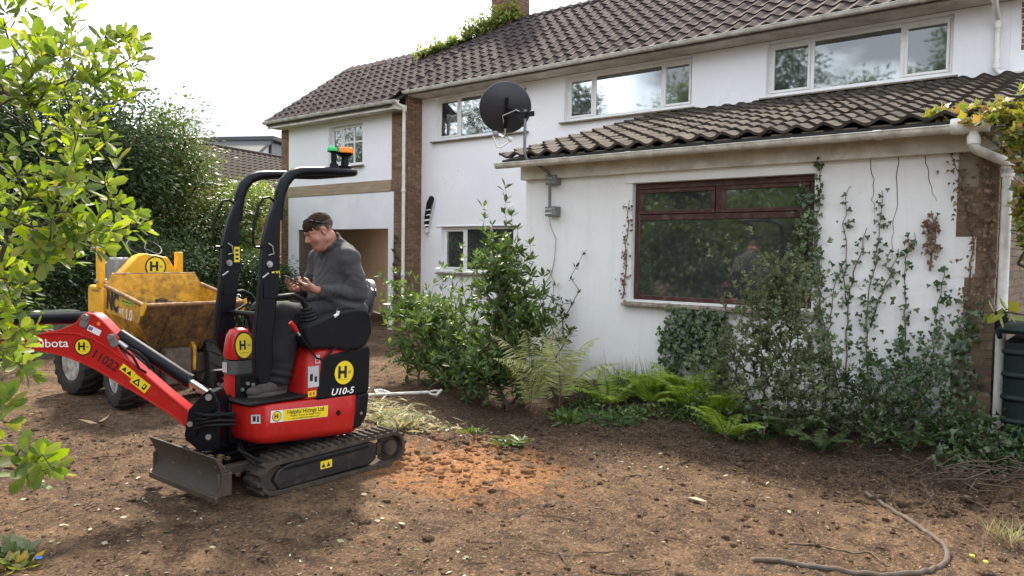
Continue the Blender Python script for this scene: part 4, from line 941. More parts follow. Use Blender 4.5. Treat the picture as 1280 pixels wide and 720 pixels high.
# boom cylinder lies above the boom, arm cylinder along its back
mb = MB(); mb.tube([(-.45,1.075,0),(.02,.772,0)], .045, 16); mb.tube([(.0,.785,0),(.022,.771,0)], .05, 16); bc = bobj(mb, 'boom_cylinder', BLACKP)
mb = MB(); mb.tube([(.02,.772,0),(.165,.68,0)], .024, 14); mb.obj('cylinder_rod', CHROME, bc)
mb = MB(); mb.tube([(-.42,1.02,.045),(-.30,.97,.06),(-.24,.92,.06),(-.22,.86,.05)], .013, 8); mb.tube([(-.43,1.0,.03),(-.33,.94,.06),(-.29,.86,.055),(-.25,.83,.04)], .009, 8); mb.obj('hydraulic_hose', HOSE, bc)
mb = MB(); mb.tube([(-.43,1.035,.04),(-.37,.995,.05)], .017, 10); mb.obj('hose_fitting', ZINC, bc)
mb = MB(); mb.tube([(-.62,1.19,0),(-1.22,1.165,0)], .040, 16); ac = bobj(mb, 'arm_cylinder', BLACKP)
mb = MB(); mb.tube([(-1.22,1.165,0),(-1.60,1.14,0)], .022, 12); mb.obj('cylinder_rod', CHROME, ac)
mb = MB(); mb.tube([(-.95,1.12,.03),(-.88,1.108,.035),(-.84,1.085,.04),(-.79,1.085,.03)], .009, 8); mb.obj('hydraulic_hose', ZINC, ac)
mb = MB(); mb.prism([(-1.55,1.15),(-1.66,1.16),(-1.70,1.0),(-1.62,.40),(-1.55,.40),(-1.54,.9)], 'z', -.045, .045); arm_ = bobj(mb, 'dipper_arm', REDP, bevel=.008)
mb = MB()
prof = [(-1.62,.42),(-1.72,.30),(-1.72,.16),(-1.62,.06),(-1.45,.05),(-1.34,.14)]
mb.prism(prof+[(p[0]+.012, p[1]+.012) for p in reversed(prof)], 'z', -.14, .14); mb.prism(prof, 'z', .135, .147); mb.prism(prof, 'z', -.147, -.135); bk = bobj(mb, 'bucket', STEELD, bevel=.003)
mb = MB(); mb.prism([(.02,.40),(.04,.56),(.13,.66),(.165,.72),(.215,.715),(.25,.64),(.25,.34),(.12,.32)], 'z', -.085, .085); mb.prism([(.02,.42),(.05,.60),(.14,.70),(.19,.735),(.23,.70),(.24,.62),(.12,.52),(.10,.42)], 'z', .085, .095)
sb = bobj(mb, 'swing_bracket', BLACKP, bevel=.008)
mb = MB(); mb.cyl((.185,.685,-.1), (.185,.685,.105), .022, n=14); mb.cyl((.06,.505,-.1), (.06,.505,.1), .018, n=14); mb.cyl((.18,.42,.085), (.18,.42,.10), .018, n=10); mb.obj('pivot_pin', ZINC, sb)
mb = MB()
for k in range(4): mb.tube([(.10,.47+.035*k,.09),(.17,.50+.03*k+.02*random.uniform(-1,1),.115+.006*k),(.25,.50+.03*k+.03*random.uniform(-1,1),.10),(.33,.49+.025*k,.02)], .011, 8)
mb.obj('hydraulic_hose', HOSE, sb)
mb = MB(); mb.tube([(0,-.62,.30),(0,-.62,.66)], .075, 18); mb.box(-.12,.12,-.66,-.40,.33,.62); dp_(mb, 'swing_post', BLACKP, bevel=.01)
# ------------------------------------------------------------------ driver: signed distance shapes blended into continuous surfaces
class SDF:
    def __init__(s, lo, hi, h):
        s.lo = np.array(lo, float); s.h = h; s.n = np.ceil((np.array(hi)-s.lo)/h).astype(int)+1
        s.f = np.full(s.n, .05, np.float32)
    def _sub(s, lo, hi, m):
        a = np.clip(np.floor((np.array(lo)-m-s.lo)/s.h).astype(int), 0, s.n-1); b = np.clip(np.ceil((np.array(hi)+m-s.lo)/s.h).astype(int)+1, 1, s.n)
        sl_ = tuple(slice(a[i], b[i]) for i in range(3))
        P = np.meshgrid(*[s.lo[i]+s.h*np.arange(a[i], b[i], dtype=np.float32) for i in range(3)], indexing='ij')
        return sl_, P
    def _put(s, sl_, d, k, op):
        f = s.f[sl_]; d = d.astype(np.float32)
        if op == 'sub': d = -d; q = np.clip(.5-.5*(d-f)/k*-1, 0, 1); hh = np.maximum(k-np.abs(f-d), 0)/k; s.f[sl_] = np.maximum(f, d)+hh*hh*k*.25
        else: hh = np.maximum(k-np.abs(f-d), 0)/k; s.f[sl_] = np.minimum(f, d)-hh*hh*k*.25
    def cap(s, a, b, r0, r1=None, k=.02, op='add'):
        r1 = r0 if r1 is None else r1; a = np.array(a, float); b = np.array(b, float); R_ = max(r0, r1)
        sl_, P = s._sub(np.minimum(a, b)-R_, np.maximum(a, b)+R_, .045); ab = b-a; L = max(float(ab@ab), 1e-9)
        t = np.clip(((P[0]-a[0])*ab[0]+(P[1]-a[1])*ab[1]+(P[2]-a[2])*ab[2])/L, 0, 1)
        d = np.sqrt((P[0]-a[0]-t*ab[0])**2+(P[1]-a[1]-t*ab[1])**2+(P[2]-a[2]-t*ab[2])**2)-(r0+(r1-r0)*t); s._put(sl_, d, k, op)
    def ell(s, c, r, k=.02, op='add', M=None):
        c = np.array(c, float); r = np.array(r, float); m = float(r.max())
        sl_, P = s._sub(c-m, c+m, .045); q = [P[i]-c[i] for i in range(3)]
        if M is not None: q = [q[0]*M[0,i]+q[1]*M[1,i]+q[2]*M[2,i] for i in range(3)]
        k0 = np.sqrt((q[0]/r[0])**2+(q[1]/r[1])**2+(q[2]/r[2])**2); k1 = np.sqrt((q[0]/r[0]**2)**2+(q[1]/r[1]**2)**2+(q[2]/r[2]**2)**2)
        s._put(sl_, k0*(k0-1)/np.maximum(k1, 1e-6), k, op)
    def cut(s, p, n):
        """keep the side of the plane through p that n points away from"""
        g = [s.lo[i]+s.h*np.arange(s.n[i], dtype=np.float32) for i in range(3)]
        d = (g[0][:,None,None]-p[0])*n[0]+(g[1][None,:,None]-p[1])*n[1]+(g[2][None,None,:]-p[2])*n[2]; s.f = np.maximum(s.f, d.astype(np.float32))
    def mesh(s):
        f = s.f; ins = f < 0; c = np.zeros(tuple(np.array(f.shape)-1), np.int8)
        cor = [(i, j, k) for i in (0,1) for j in (0,1) for k in (0,1)]; S = f.shape
        for i, j, k in cor: c += ins[i:S[0]-1+i, j:S[1]-1+j, k:S[2]-1+k]
        act = (c > 0) & (c < 8); ce = np.argwhere(act); idx = np.full(c.shape, -1, np.int64); idx[act] = np.arange(len(ce))
        acc = np.zeros((len(ce), 3)); cnt = np.zeros(len(ce))
        for a in cor:
            for ax in range(3):
                if a[ax]: continue
                b = list(a); b[ax] = 1
                fa = f[ce[:,0]+a[0], ce[:,1]+a[1], ce[:,2]+a[2]]; fb = f[ce[:,0]+b[0], ce[:,1]+b[1], ce[:,2]+b[2]]; m = (fa < 0) != (fb < 0)
                t = np.where(m, fa/np.where(m, fa-fb, 1), 0); p = np.array(a, float)[None]+0*acc; p[:,ax] += t; acc += np.where(m[:,None], p, 0); cnt += m
        V = s.lo+s.h*(ce+acc/cnt[:,None]); Q = []
        for ax in range(3):
            sl0 = [slice(None)]*3; sl1 = [slice(None)]*3; sl0[ax] = slice(0, -1); sl1[ax] = slice(1, None)
            A = ins[tuple(sl0)]; B = ins[tuple(sl1)]; e = np.argwhere(A != B); u, w = [(1,2),(2,0),(0,1)][ax]
            e = e[(e[:,u] > 0) & (e[:,w] > 0) & (e[:,u] < S[u]-1) & (e[:,w] < S[w]-1)]; fl = A[e[:,0], e[:,1], e[:,2]]
            def g(du, dw): q = e.copy(); q[:,u] += du; q[:,w] += dw; return idx[q[:,0], q[:,1], q[:,2]]
            quad = np.stack([g(-1,-1), g(0,-1), g(0,0), g(-1,0)], 1); quad[~fl] = quad[~fl][:,::-1]; Q.append(quad)
        return V, np.concatenate(Q)
def normals(me):
    n = np.empty(len(me.vertices)*3, np.float32); me.vertices.foreach_get('normal', n); return n.reshape(-1, 3)
def disp(me, fn):
    v = np.empty(len(me.vertices)*3, np.float32); me.vertices.foreach_get('co', v); v = v.reshape(-1, 3); v = v+normals(me)*fn(v)[:,None]
    me.vertices.foreach_set('co', v.ravel().astype(np.float32)); me.update()
PO = Vector((EX, EY, 0))
HC = np.array([.035, .145, 1.800])                     # head centre
hy_ = Vector((-.34, -.94, 0)).normalized(); hx_ = Vector((0,0,1)).cross(hy_)*-1
TILT = R(27); hf = hy_*math.cos(TILT)-Vector((0,0,1))*math.sin(TILT); hu = Vector((0,0,1))*math.cos(TILT)+hy_*math.sin(TILT); hr = hf.cross(hu)
HM = np.array([hr, hf, hu]).T                           # columns: right, forward, up
HS = 1.09
H3 = lambda x, y, z: HC+HM @ (np.array([x, y, z])*HS)
SHN, ELN, WRN = (.205,.285,1.595), (.275,.335,1.335), (.115,.045,1.365)     # near arm
SHF, ELF, WRF = (-.145,.275,1.595), (-.235,.26,1.33), (-.095,.01,1.365)     # far arm
HPN, KNN, ANN = (.13,.27,1.175), (.165,-.245,1.205), (.185,-.345,.755)
HPF, KNF, ANF = (-.06,.27,1.175), (-.115,-.25,1.20), (-.13,-.36,.755)
def torso(s, g, k=.05):
    s.ell((.035,.30,1.20), (.185+g,.165+g,.13+g), k); s.ell((.03,.285,1.32), (.185+g,.165+g,.17+g), k); s.ell((.03,.315,1.49), (.185+g,.145+g,.19+g), k); s.ell((.03,.325,1.585), (.165+g,.12+g,.11+g), k)
    s.cap(SHN, SHF, .072+g, k=k); s.cap((.03,.345,1.60), (.03,.275,1.70), .085+g, .066+g, k=.06)
def arms(s, g, k=.03):
    for a, b, c in ((SHN, ELN, WRN), (SHF, ELF, WRF)):
        s.cap(a, b, .066+g, .052+g, k=k); s.cap(b, c, .052+g, .031+g*.7, k=k)
def legs(s, g, k=.03, gb=0.0):
    for a, b, c in ((HPN, KNN, ANN), (HPF, KNF, ANF)):
        s.cap(a, b, .092+g, .068+g, k=k); s.cap(b, c, .062+g+gb, .043+g+gb, k=k); s.cap((b[0], b[1]+.05, b[2]-.14), (c[0], c[1]+.03, c[2]+.16), .062+g+gb, .05+g+gb, k=k)
def hand(s, w, d, n, lat, bends, thumb):
    """palm from the wrist along d, fingers side by side along lat (thumb side positive), curling towards n"""
    w = np.array(w, float); d = np.array(d, float); d /= np.linalg.norm(d); n = np.array(n, float); n -= d*(n@d); n /= np.linalg.norm(n); l = np.array(lat, float); l -= d*(l@d)+n*(l@n); l /= np.linalg.norm(l)
    for o in (-.026, -.009, .009, .027): s.cap(w+d*.012+l*o*.7, w+d*.080+l*o, .0135, .0125, k=.012)
    s.cap(w-d*.02, w+d*.02, .027, .024, k=.012); s.cap(w+d*.02+l*.02-n*-.006, w+d*.05+l*.034+n*.008, .016, .013, k=.012)
    for i, (o, sc) in enumerate(((.028, .95), (.0095, 1.05), (-.0095, .98), (-.0275, .8))):
        p = w+d*.085+l*o; a = 0; L = [.042*sc, .027*sc, .021*sc]; rr = [.0095, .0086, .0078, .0068]
        for q in range(3):
            a += bends[i][q]; e = p+(d*math.cos(a)+n*math.sin(a))*L[q]+l*o*.05; s.cap(p, e, rr[q], rr[q+1], k=.004); p = e
    p = w+d*.045+l*.036+n*.008
    for (td, tl, tn), L, r0, r1 in zip(thumb, (.036, .030), (.0115, .0095), (.0098, .008)):
        v = d*td+l*tl+n*tn; v /= np.linalg.norm(v); e = p+v*L; s.cap(p, e, r0, r1, k=.005); p = e
body = SDF((-.36,-.62,.62), (.40,.60,1.98), .0046)
torso(body, -.012); arms(body, -.010); legs(body, -.012)
for an in (ANN, ANF): body.cap(an, (an[0]+.005, an[1]-.08, .688), .030, .018, k=.02)
# neck and head
body.cap((.03,.285,1.66), H3(0,-.035,-.055), .068, .060, k=.03)
E_ = lambda c, r, k=.015, op='add': body.ell(H3(*c), np.array(r)*HS, k, op, HM)
Cp = lambda a, b, r0, r1=None, k=.012, op='add': body.cap(H3(*a), H3(*b), r0*HS, None if r1 is None else r1*HS, k, op)
E_((0,-.012,.042), (.077,.097,.084)); E_((0,.028,-.03), (.066,.072,.084), .02)
E_((0,.055,-.085), (.042,.035,.032), .02); Cp((-.052,.0,-.055), (-.018,.066,-.092), .026, .022, .02); Cp((.052,.0,-.055), (.018,.066,-.092), .026, .022, .02)
for s_ in (-1, 1):
    E_((s_*.042,.060,-.030), (.026,.024,.026), .018); E_((s_*.033,.098,.010), (.020,.014,.012), .010, 'sub'); E_((s_*.032,.076,.008), (.0135,.0135,.0125), .003)
    Cp((s_*.012,.094,.030), (s_*.048,.078,.030), .011, .009, .012); E_((s_*.0125,.100,-.028), (.0095,.011,.009), .006)
    E_((s_*.078,-.008,.004), (.010,.018,.029), .006); E_((s_*.088,-.004,.002), (.006,.009,.016), .005, 'sub'); E_((s_*.077,-.003,-.022), (.008,.009,.009), .006)
Cp((0,.088,.022), (0,.114,-.022), .0085, .0125, .010); Cp((-.020,.088,-.060), (.020,.088,-.060), .0065, k=.006); Cp((-.017,.086,-.071), (.017,.086,-.071), .0078, k=.006); Cp((-.024,.098,-.0655), (.024,.098,-.0655), .0035, k=.005, op='sub')
E_((0,.02,-.105), (.05,.045,.03), .03)
CURL = [(.35,.75,.55), (.45,.8,.6), (.55,.85,.6), (.65,.9,.6)]
hand(body, WRN, (-.62,-.74,.25), (-.5,.45,.72), (.25,-.30,.9), CURL, ((.75,.45,.55), (.9,-.1,.55)))
hand(body, WRF, (.45,-.86,.20), (.65,.25,.6), (-.2,-.15,.95), [(.3,.6,.4), (.5,.85,.6), (.7,.9,.6), (.8,.9,.6)], ((.85,.25,.55), (.9,-.2,.5)))
V, Q = body.mesh()
t = NT('skin'); v_ = t.coord(); n_ = t.noise(v_, 40, 4, .6); t.set(Base_Color=t.ramp(n_, [(.3, (.36,.155,.105)), (.7, (.47,.235,.165))]), Roughness=.5); t.b.inputs['Subsurface Weight'].default_value = .12; t.b.inputs['Subsurface Radius'].default_value = (.012,.005,.003); t.bump(t.noise(v_, 260, 3), .12, .002); SKIN = t.m
t = NT('stubbled_skin'); v_ = t.coord(); n_ = t.noise(v_, 320, 2, .6); t.set(Base_Color=t.ramp(n_, [(.3, (.25,.13,.10)), (.6, (.40,.20,.145))]), Roughness=.6); STUB = t.m
LIPS = plain('lips', (.36,.12,.10), .45); BROWH = plain('eyebrow_hair', (.06,.04,.028), .8); EYEM = plain('eye', (.5,.47,.43), .2)
hl = (V-HC) @ HM/HS
fc = hl[Q].mean(1); x_, y_, z_ = fc[:,0], fc[:,1], fc[:,2]
mi = np.zeros(len(Q), int)
near = np.abs(z_) < .14
mi[near & (np.abs(x_) < .085) & (z_ < -.040+.012*vnoise(x_*180, y_*180, 3)) & (z_ > -.125) & (y_ > -.01) & ~((y_ > .093) & (z_ > -.05))] = 1
mi[near & (np.abs(z_+.066) < .011) & (np.abs(x_) < .023) & (y_ > .08)] = 2
mi[near & (np.abs(z_-.036-.10*(.03-np.abs(np.abs(x_)-.03))) < .0055) & (np.abs(x_) > .012) & (np.abs(x_) < .052) & (y_ > .06)] = 3
person = bpy.data.objects.new('person', np_mesh('person', V, Q, [SKIN, STUB, LIPS, BROWH, EYEM], True, mi)); COL.objects.link(person); person.location = PO
tag(person, 'driver in grey fleece and dark trousers sitting on the red excavator, looking at a phone', 'person')
def pchild(V, Q, name, mats, fn=None, mi=None):
    me = np_mesh(name, V, Q, mats, True, mi)
    if fn: disp(me, fn)
    return inst(name, me, person)
# fleece
sw = SDF((-.36,-.10,1.06), (.42,.58,1.80), .0055)
torso(sw, .012); arms(sw, .012, .025); sw.ell((.03,.225,1.27), (.165,.13,.12), .05); sw.cap((-.10,.30,1.15), (.16,.30,1.15), .165, k=.04)
for a, b, r in ((SHN, ELN, .078), (SHF, ELF, .074)): sw.cap(tuple(np.array(a)*.6+np.array(b)*.4), tuple(np.array(a)*.2+np.array(b)*.8), r-.002, r-.008, k=.03)
nb_ = np.array([.03,.262,1.70]); na_ = np.array(H3(0,-.03,-.07))-nb_; na_ /= np.linalg.norm(na_)
sw.cap(nb_-na_*.03, nb_+na_*.10, .094, .086, k=.012); sw.cap(nb_-na_*.0, nb_+na_*.16, .076, .075, k=.006, op='sub'); sw.cut(nb_+na_*.078, na_)
sw.cut((0,0,1.085), (0,0,-1)); 
for w, e in ((WRN, ELN), (WRF, ELF)):
    w = np.array(w); e = np.array(e); d = (w-e)/np.linalg.norm(w-e); sw.cap(w-d*.01, w-d*.07, .039, .043, k=.012); sw.cap(w-d*.004, w+d*.1, .05, k=.004, op='sub')
def folds(v):
    o = .0022*np.sin(v[:,2]*70+8*vnoise(v[:,0]*9, v[:,2]*6, 4)*1.3+v[:,1]*25)
    for a, b in ((SHN, ELN), (ELN, WRN), (SHF, ELF), (ELF, WRF)):
        a = np.array(a); b = np.array(b); ab = b-a; L = np.linalg.norm(ab); t_ = ((v-a)@ab)/L**2; r = np.linalg.norm(v-a-np.clip(t_,0,1)[:,None]*ab, axis=1)
        wgt = np.exp(-(r/.085)**4)*np.clip(1.1-np.abs(t_-(.85 if a is None else .75))*1.2, .25, 1); o = o+wgt*.011*np.sin(t_*L*105+4.5*np.arctan2(v[:,1]-a[1], v[:,0]-a[0])*.6+5.5*vnoise(v[:,2]*9, v[:,1]*9, 7))*(.5+vnoise(v[:,1]*11, v[:,2]*11, 31))
    low = np.exp(-((v[:,2]-1.20)/.10)**2); o = o+low*.012*np.sin(v[:,2]*88+v[:,1]*18+2.5*vnoise(v[:,0]*8, v[:,1]*8, 3))
    o = o+.009*vnoise(v[:,0]*11+v[:,1]*5, v[:,2]*13, 12)+.004*vnoise(v[:,1]*16, v[:,2]*16+v[:,0]*9, 15)
    return o
t = NT('grey_fleece'); v_ = t.coord((1,1,2.6)); n_ = t.noise(v_, 130, 3, .7); n2 = t.noise(t.coord(), 700, 2)
t.set(Base_Color=t.ramp(n_, [(.36, (.026,.026,.029)), (.64, (.072,.071,.075))]), Roughness=.95); t.b.inputs['Sheen Weight'].default_value = .08; t.bump(t.math('ADD', n_, n2), .3, .003); FLEECE = t.m
V, Q = sw.mesh(); fleece = pchild(V, Q, 'fleece', [FLEECE], folds)
mb = MB(); c0 = nb_+np.array([-.03,-.085,-.01]); mb.box(-.014, .014, -.002, .004, -.12, .0, 0, frame(c0+np.array([0,-.03,-.02]), (1,-.25,0), (0,1,.35))); mb.obj('placket', FLEECE, fleece, bevel=.003)
# trousers
tr_ = SDF((-.30,-.50,.66), (.36,.52,1.32), .0055)
tr_.ell((.035,.29,1.165), (.20,.175,.105), .04); legs(tr_, .012, .03, .012)
for k_, a_ in ((KNN, ANN), (KNF, ANF)): tr_.cap((k_[0], k_[1]+.03, k_[2]-.10), (a_[0], a_[1]+.045, a_[2]+.02), .080, .074, k=.03); tr_.cap((a_[0], a_[1]+.03, .78), (a_[0]+.003, a_[1]+.02, .715), .074, .077, k=.02)
tr_.cut((0,0,.70), (0,0,-1))
def tfold(v):
    low = np.exp(-((v[:,2]-.76)/.08)**2); kn = np.exp(-((v[:,2]-1.10)/.09)**2-((v[:,1]+.15)/.13)**2); th = np.exp(-((v[:,1]-.12)/.12)**2)*(v[:,2] > 1.05)
    return low*.007*np.sin(v[:,2]*110+v[:,1]*30)+kn*.007*np.sin(v[:,2]*90-v[:,1]*60)+th*.006*np.sin(v[:,1]*80+v[:,2]*30)+.005*vnoise(v[:,0]*9+v[:,1]*9, v[:,2]*7, 6)+.004*vnoise(v[:,1]*20, v[:,2]*8, 8)
V, Q = tr_.mesh(); pchild(V, Q, 'trousers', [plain('dark_trousers', (.0085,.0085,.0105), .85, dirt=.08, dirtc=(.06,.05,.04), dsc=4, bump=.2, bsc=300)], tfold)
# shoes
SHOE = plain('grey_suede', (.06,.053,.047), .85, dirt=.4, dirtc=(.14,.11,.085), dsc=14, bump=.3, bsc=120); SOLE = plain('shoe_sole', (.09,.08,.07), .8, dirt=.5)
for an in (ANN, ANF):
    sh = SDF((an[0]-.09, an[1]-.26, .60), (an[0]+.09, an[1]+.13, .84), .005); ax, ay = an[0]+.004, an[1]
    sh.cap((ax,ay+.05,.70), (ax,ay-.02,.71), .044, .046, k=.03); sh.cap((ax,ay-.01,.70), (ax+.006,ay-.17,.683), .047, .034, k=.03); sh.ell((ax+.006,ay-.165,.682), (.046,.062,.032), .02); sh.cap((ax,ay+.02,.73), (ax,ay+.01,.79), .05, .05, k=.02); sh.cap((ax,ay+.01,.77), (ax,ay,.86), .042, k=.006, op='sub'); sh.cut((0,0,.668), (0,0,-1)); sh.cut((0,0,.79), (0,0,1))
    V, Q = sh.mesh(); so_ = pchild(V, Q, 'shoe', [SHOE], lambda v: .0025*vnoise(v[:,1]*45, v[:,2]*45, 2))
    mb = MB(); P = [(ax+.052*math.cos(a)*(1-.16*(math.sin(a) > 0))+.006*(math.sin(a) < 0), ay-.055+(.165 if math.sin(a) < 0 else .15)*math.sin(a)) for a in np.linspace(0, 2*math.pi, 24, endpoint=False)]
    mb.prism(P, 'z', .643, .672); mb.obj('sole', SOLE, so_, bevel=.006)
    for q in range(5):
        mb = MB(); yq = ay-.03-.022*q; zq = .755-.011*q; mb.tube([(ax-.025,yq,zq-.012),(ax,yq-.004,zq),(ax+.025,yq,zq-.012)], .004, 6); mb.obj('lace', SOLE, so_)
# hair
hs = SDF(HC-.16, HC+.16, .0042); EH = lambda c, r, k=.01, op='add': hs.ell(H3(*c), np.array(r)*HS, k, op, HM)
EH((0,-.014,.045), (.0793,.0993,.0862)); EH((0,.050,.075), (.060,.042,.032), .02); [hs.cap(H3(x,.078-4*x*x,.072), H3(x*.9-.004,.094-4*x*x,z), .012, .005, k=.006) for x, z in ((-.045,.054),(-.028,.046),(-.012,.052),(.004,.043),(.020,.050),(.034,.045),(.048,.054))]
EH((0,.118,-.004), (.078,.045,.050), .004, 'sub'); EH((0,.06,-.06), (.11,.075,.075), .004, 'sub')
for s_ in (-1, 1): EH((s_*.085,-.008,-.002), (.030,.026,.040), .004, 'sub')
hs.cut(H3(0,-.03,-.045), hu*-1)
V, Q = hs.mesh(); hl = (V-HC) @ HM/HS
def hfold(v):
    q = (v-HC) @ HM/HS
    return -.003*np.clip((.035-q[:,2])/.05, 0, 1)+ .0028*vnoise(v[:,0]*120+v[:,2]*40, v[:,1]*120-v[:,2]*50, 5)+.002*vnoise(v[:,1]*260, v[:,2]*260, 6)
t = NT('short_brown_hair'); v_ = t.coord((1,1,.5)); n_ = t.noise(v_, 240, 3, .7); n2 = t.noise(t.coord(), 700, 2)
t.set(Base_Color=t.ramp(n_, [(.35, (.016,.010,.007)), (.65, (.062,.039,.026))]), Roughness=.85); t.b.inputs['Specular IOR Level'].default_value = .12; t.bump(n2, .6, .004); HAIRM = t.m
t = NT('cropped_grey_hair'); n_ = t.noise(t.coord(), 420, 2, .7); t.set(Base_Color=t.ramp(n_, [(.35, (.03,.022,.018)), (.65, (.10,.074,.06))]), Roughness=.7); CROP = t.m
fc = hl[Q].mean(1); pchild(V, Q, 'hair', [HAIRM, CROP], hfold, (fc[:,2] < .055-.25*np.clip(fc[:,1], -.02, .1)).astype(int))
# sunglasses pushed up
SHADEM = plain('dark_lens', (.008,.008,.010), .08)
mb = MB(); A = lambda x, y, z: Vector(H3(x, y, z))
for s_ in (-1, 1):
    P = [(s_*.035+.030*math.cos(a), .019*math.sin(a)) for a in np.linspace(0, 2*math.pi, 18, endpoint=False)]
    N = len(P); V = [A(p[0], .060-7*p[0]**2-.5*p[1]+.010, .104+p[1]*.75) for p in P]+[A(p[0], .0635-7*p[0]**2-.5*p[1]+.010, .108+p[1]*.75) for p in P]
    mb.add(V, [tuple(range(N)), tuple(range(2*N-1, N-1, -1))]+[(i, (i+1) % N, N+(i+1) % N, N+i) for i in range(N)])
    mb.tube([A(s_*.064,.045,.106), A(s_*.080,.028,.092), A(s_*.0855,-.02,.055), A(s_*.082,-.05,.04)], [.0075,.007,.006,.004], 6)
mb.tube([A(-.01,.074,.110), A(.01,.074,.110)], .004, 6); sg = mb.obj('sunglasses', SHADEM, person)
# phone held in both hands
ph = MB(); ph.box(-.036, .036, -.076, .076, -.0045, .0045); pc = Vector((.015,-.075,1.432))
phone = ph.obj('phone', plain('phone_case', (.012,.012,.014), .35), None, bevel=.004); phone.matrix_local = Matrix.Translation(PO) @ frame(pc, (.93,-.36,.0), (-.33,-.82,.46)) 
tag(phone, 'black mobile phone held in the hands of the driver', 'phone')
mb = MB(); mb.box(-.032, .032, -.070, .070, .0046, .0052); mb.obj('screen', plain('phone_screen', (.02,.022,.026), .08), phone, smooth=None)
# ------------------------------------------------------------------ skip dumper (local axes: x forward, y left)
dum = thing('skip_dumper', (DX, DY, 0), 'muddy yellow skip dumper with large front skip parked behind the red excavator', 'dumper'); dum.rotation_euler.z = DPHI
def du(mb, name, mats, parent=None, **k): return mb.obj(name, mats, parent or dum, **k)
TYRE = plain('tyre_rubber', (.020,.019,.018), 8e-1, dirt=.28, dirtc=(.07,.05,.035), dsc=6, bump=.3)
RIMM = plain('rim_paint', (.55,.55,.53), .5, dirt=.6, dirtc=(.2,.15,.1))
def tyre_mesh(rad, w):
    mb = MB(); hw = w/2
    mb.lathe([(rad*.55,-hw*.86),(rad*.62,-hw*.98),(rad*.80,-hw),(rad*.93,-hw*.92),(rad*.955,-hw*.7),(rad*.965,0),(rad*.955,hw*.7),(rad*.93,hw*.92),(rad*.80,hw),(rad*.62,hw*.98),(rad*.55,hw*.86)], (0,0,0), (0,1,0), 40, cap=False)
    n = 17
    for sd in (-1, 1):
        for k in range(n):
            a = 2*math.pi*(k+(.5 if sd > 0 else 0))/n; V = []
            for (y, da, r0) in ((0.0, .13, .965), (hw*.55, .02, .96), (hw*1.0, -.10, .90), (hw*1.02, -.13, .80)):
                for dd in (-.052, .052):
                    for rr in (r0-.03, r0+.05 if y < hw*.9 else r0+.035):
                        V.append((rad*rr*math.cos(a+da+dd), sd*y, rad*rr*math.sin(a+da+dd)))
            Fs = []
            for i in range(3):
                o = i*4; Fs += [(o, o+4, o+5, o+1), (o+2, o+3, o+7, o+6), (o+1, o+5, o+7, o+3), (o, o+2, o+6, o+4)]
            Fs += [(0,1,3,2), (12,14,15,13)]; mb.add(V, Fs)
    return mb.mesh('tyre', TYRE, 30)
def rim_mesh(rad, w):
    mb = MB(); hw = w/2
    mb.lathe([(rad*.57,-hw*.80),(rad*.53,-hw*.84),(rad*.50,-hw*.6),(rad*.30,-hw*.35),(rad*.20,-hw*.35),(rad*.18,-hw*.5),(.002,-hw*.52)], (0,0,0), (0,1,0), 28)
    for k in range(6): a = 2*math.pi*k/6; mb.cyl((rad*.26*math.cos(a),-hw*.42,rad*.26*math.sin(a)), (rad*.26*math.cos(a),-hw*.34,rad*.26*math.sin(a)), .014, n=6)
    mb.lathe([(rad*.57,hw*.80),(rad*.53,hw*.84),(rad*.50,hw*.5),(rad*.25,hw*.35),(.002,hw*.35)], (0,0,0), (0,1,0), 28)
    return mb.mesh('rim', RIMM, 40)
tm, rm = tyre_mesh(.37, .30), rim_mesh(.37, .30)
for (x, y, st) in ((.02,-.50,R(-8)), (.02,.43,R(-8)), (-1.10,-.50,R(5)), (-1.10,.52,R(5))):
    w_ = inst('wheel', tm, dum, Matrix.Translation((x, y, .362)) @ Matrix.Rotation(st+(math.pi if y > 0 else 0), 4, 'Z') @ Matrix.Rotation(random.uniform(0, 6), 4, 'Y')); inst('rim', rm, w_)
# skip: open steel tub
FL, FR_, BR_, BL = (.50,-.54,1.085), (.50,.54,1.085), (-.38,.54,1.25), (-.38,-.54,1.25)
ml, mr = (.37,-.54,.90), (.37,.54,.90); bl, br = (-.36,-.54,.97), (-.36,.54,.97)
c0, c1, c2, c3 = (.13,-.30,.58), (.13,.30,.58), (-.26,.34,.60), (-.26,-.34,.60)
V = [FL, FR_, BR_, BL, ml, mr, br, bl, c0, c1, c2, c3, (-.40,.47,1.37), (-.40,-.47,1.37)]
Fs = [(0,1,5,9,8,4), (0,4,7,3), (4,8,11,7), (1,2,6,5), (5,6,10,9), (2,3,7,11,10,6), (8,9,10,11), (3,2,12,13)]
mb = MB(); mb.add(V, Fs); mb.m = [0]*len(Fs)
skip = du(mb, 'skip', YELDIRTY, smooth=None)
mb = MB(); o_ = .014; mb.add([(p[0]+o_, p[1]*.985, p[2]-o_*.6) for p in (FL, FR_, mr, c1, c0, ml)], [(0,1,2,3,4,5)]); fp = mb.obj('front_plate', plain('mud_and_shade_plate', (.33,.18,.045), .65, dirt=.8, dirtc=(.075,.048,.028), dsc=5, var=.3, bump=.4), skip, smooth=None); fp.modifiers.new('thickness', 'SOLIDIFY').thickness = .006  # plate colour mixes mud and rust with painted-in shade of the overhanging front
sm_ = skip.modifiers.new('thickness', 'SOLIDIFY'); sm_.thickness = .018; sm_.offset = -1
RUST = plain('rusty_edge', (.42,.24,.07), .6, dirt=.8, dirtc=(.2,.12,.07), bump=.3)
mb = MB(); mb.tube([FL, FR_], .020, 8); mb.tube([FL, BL], .022, 8); mb.tube([FR_, BR_], .022, 8); mb.tube([(-.40,.47,1.37),(-.40,-.47,1.37)], .018, 8); mb.obj('rim_bar', RUST, skip)
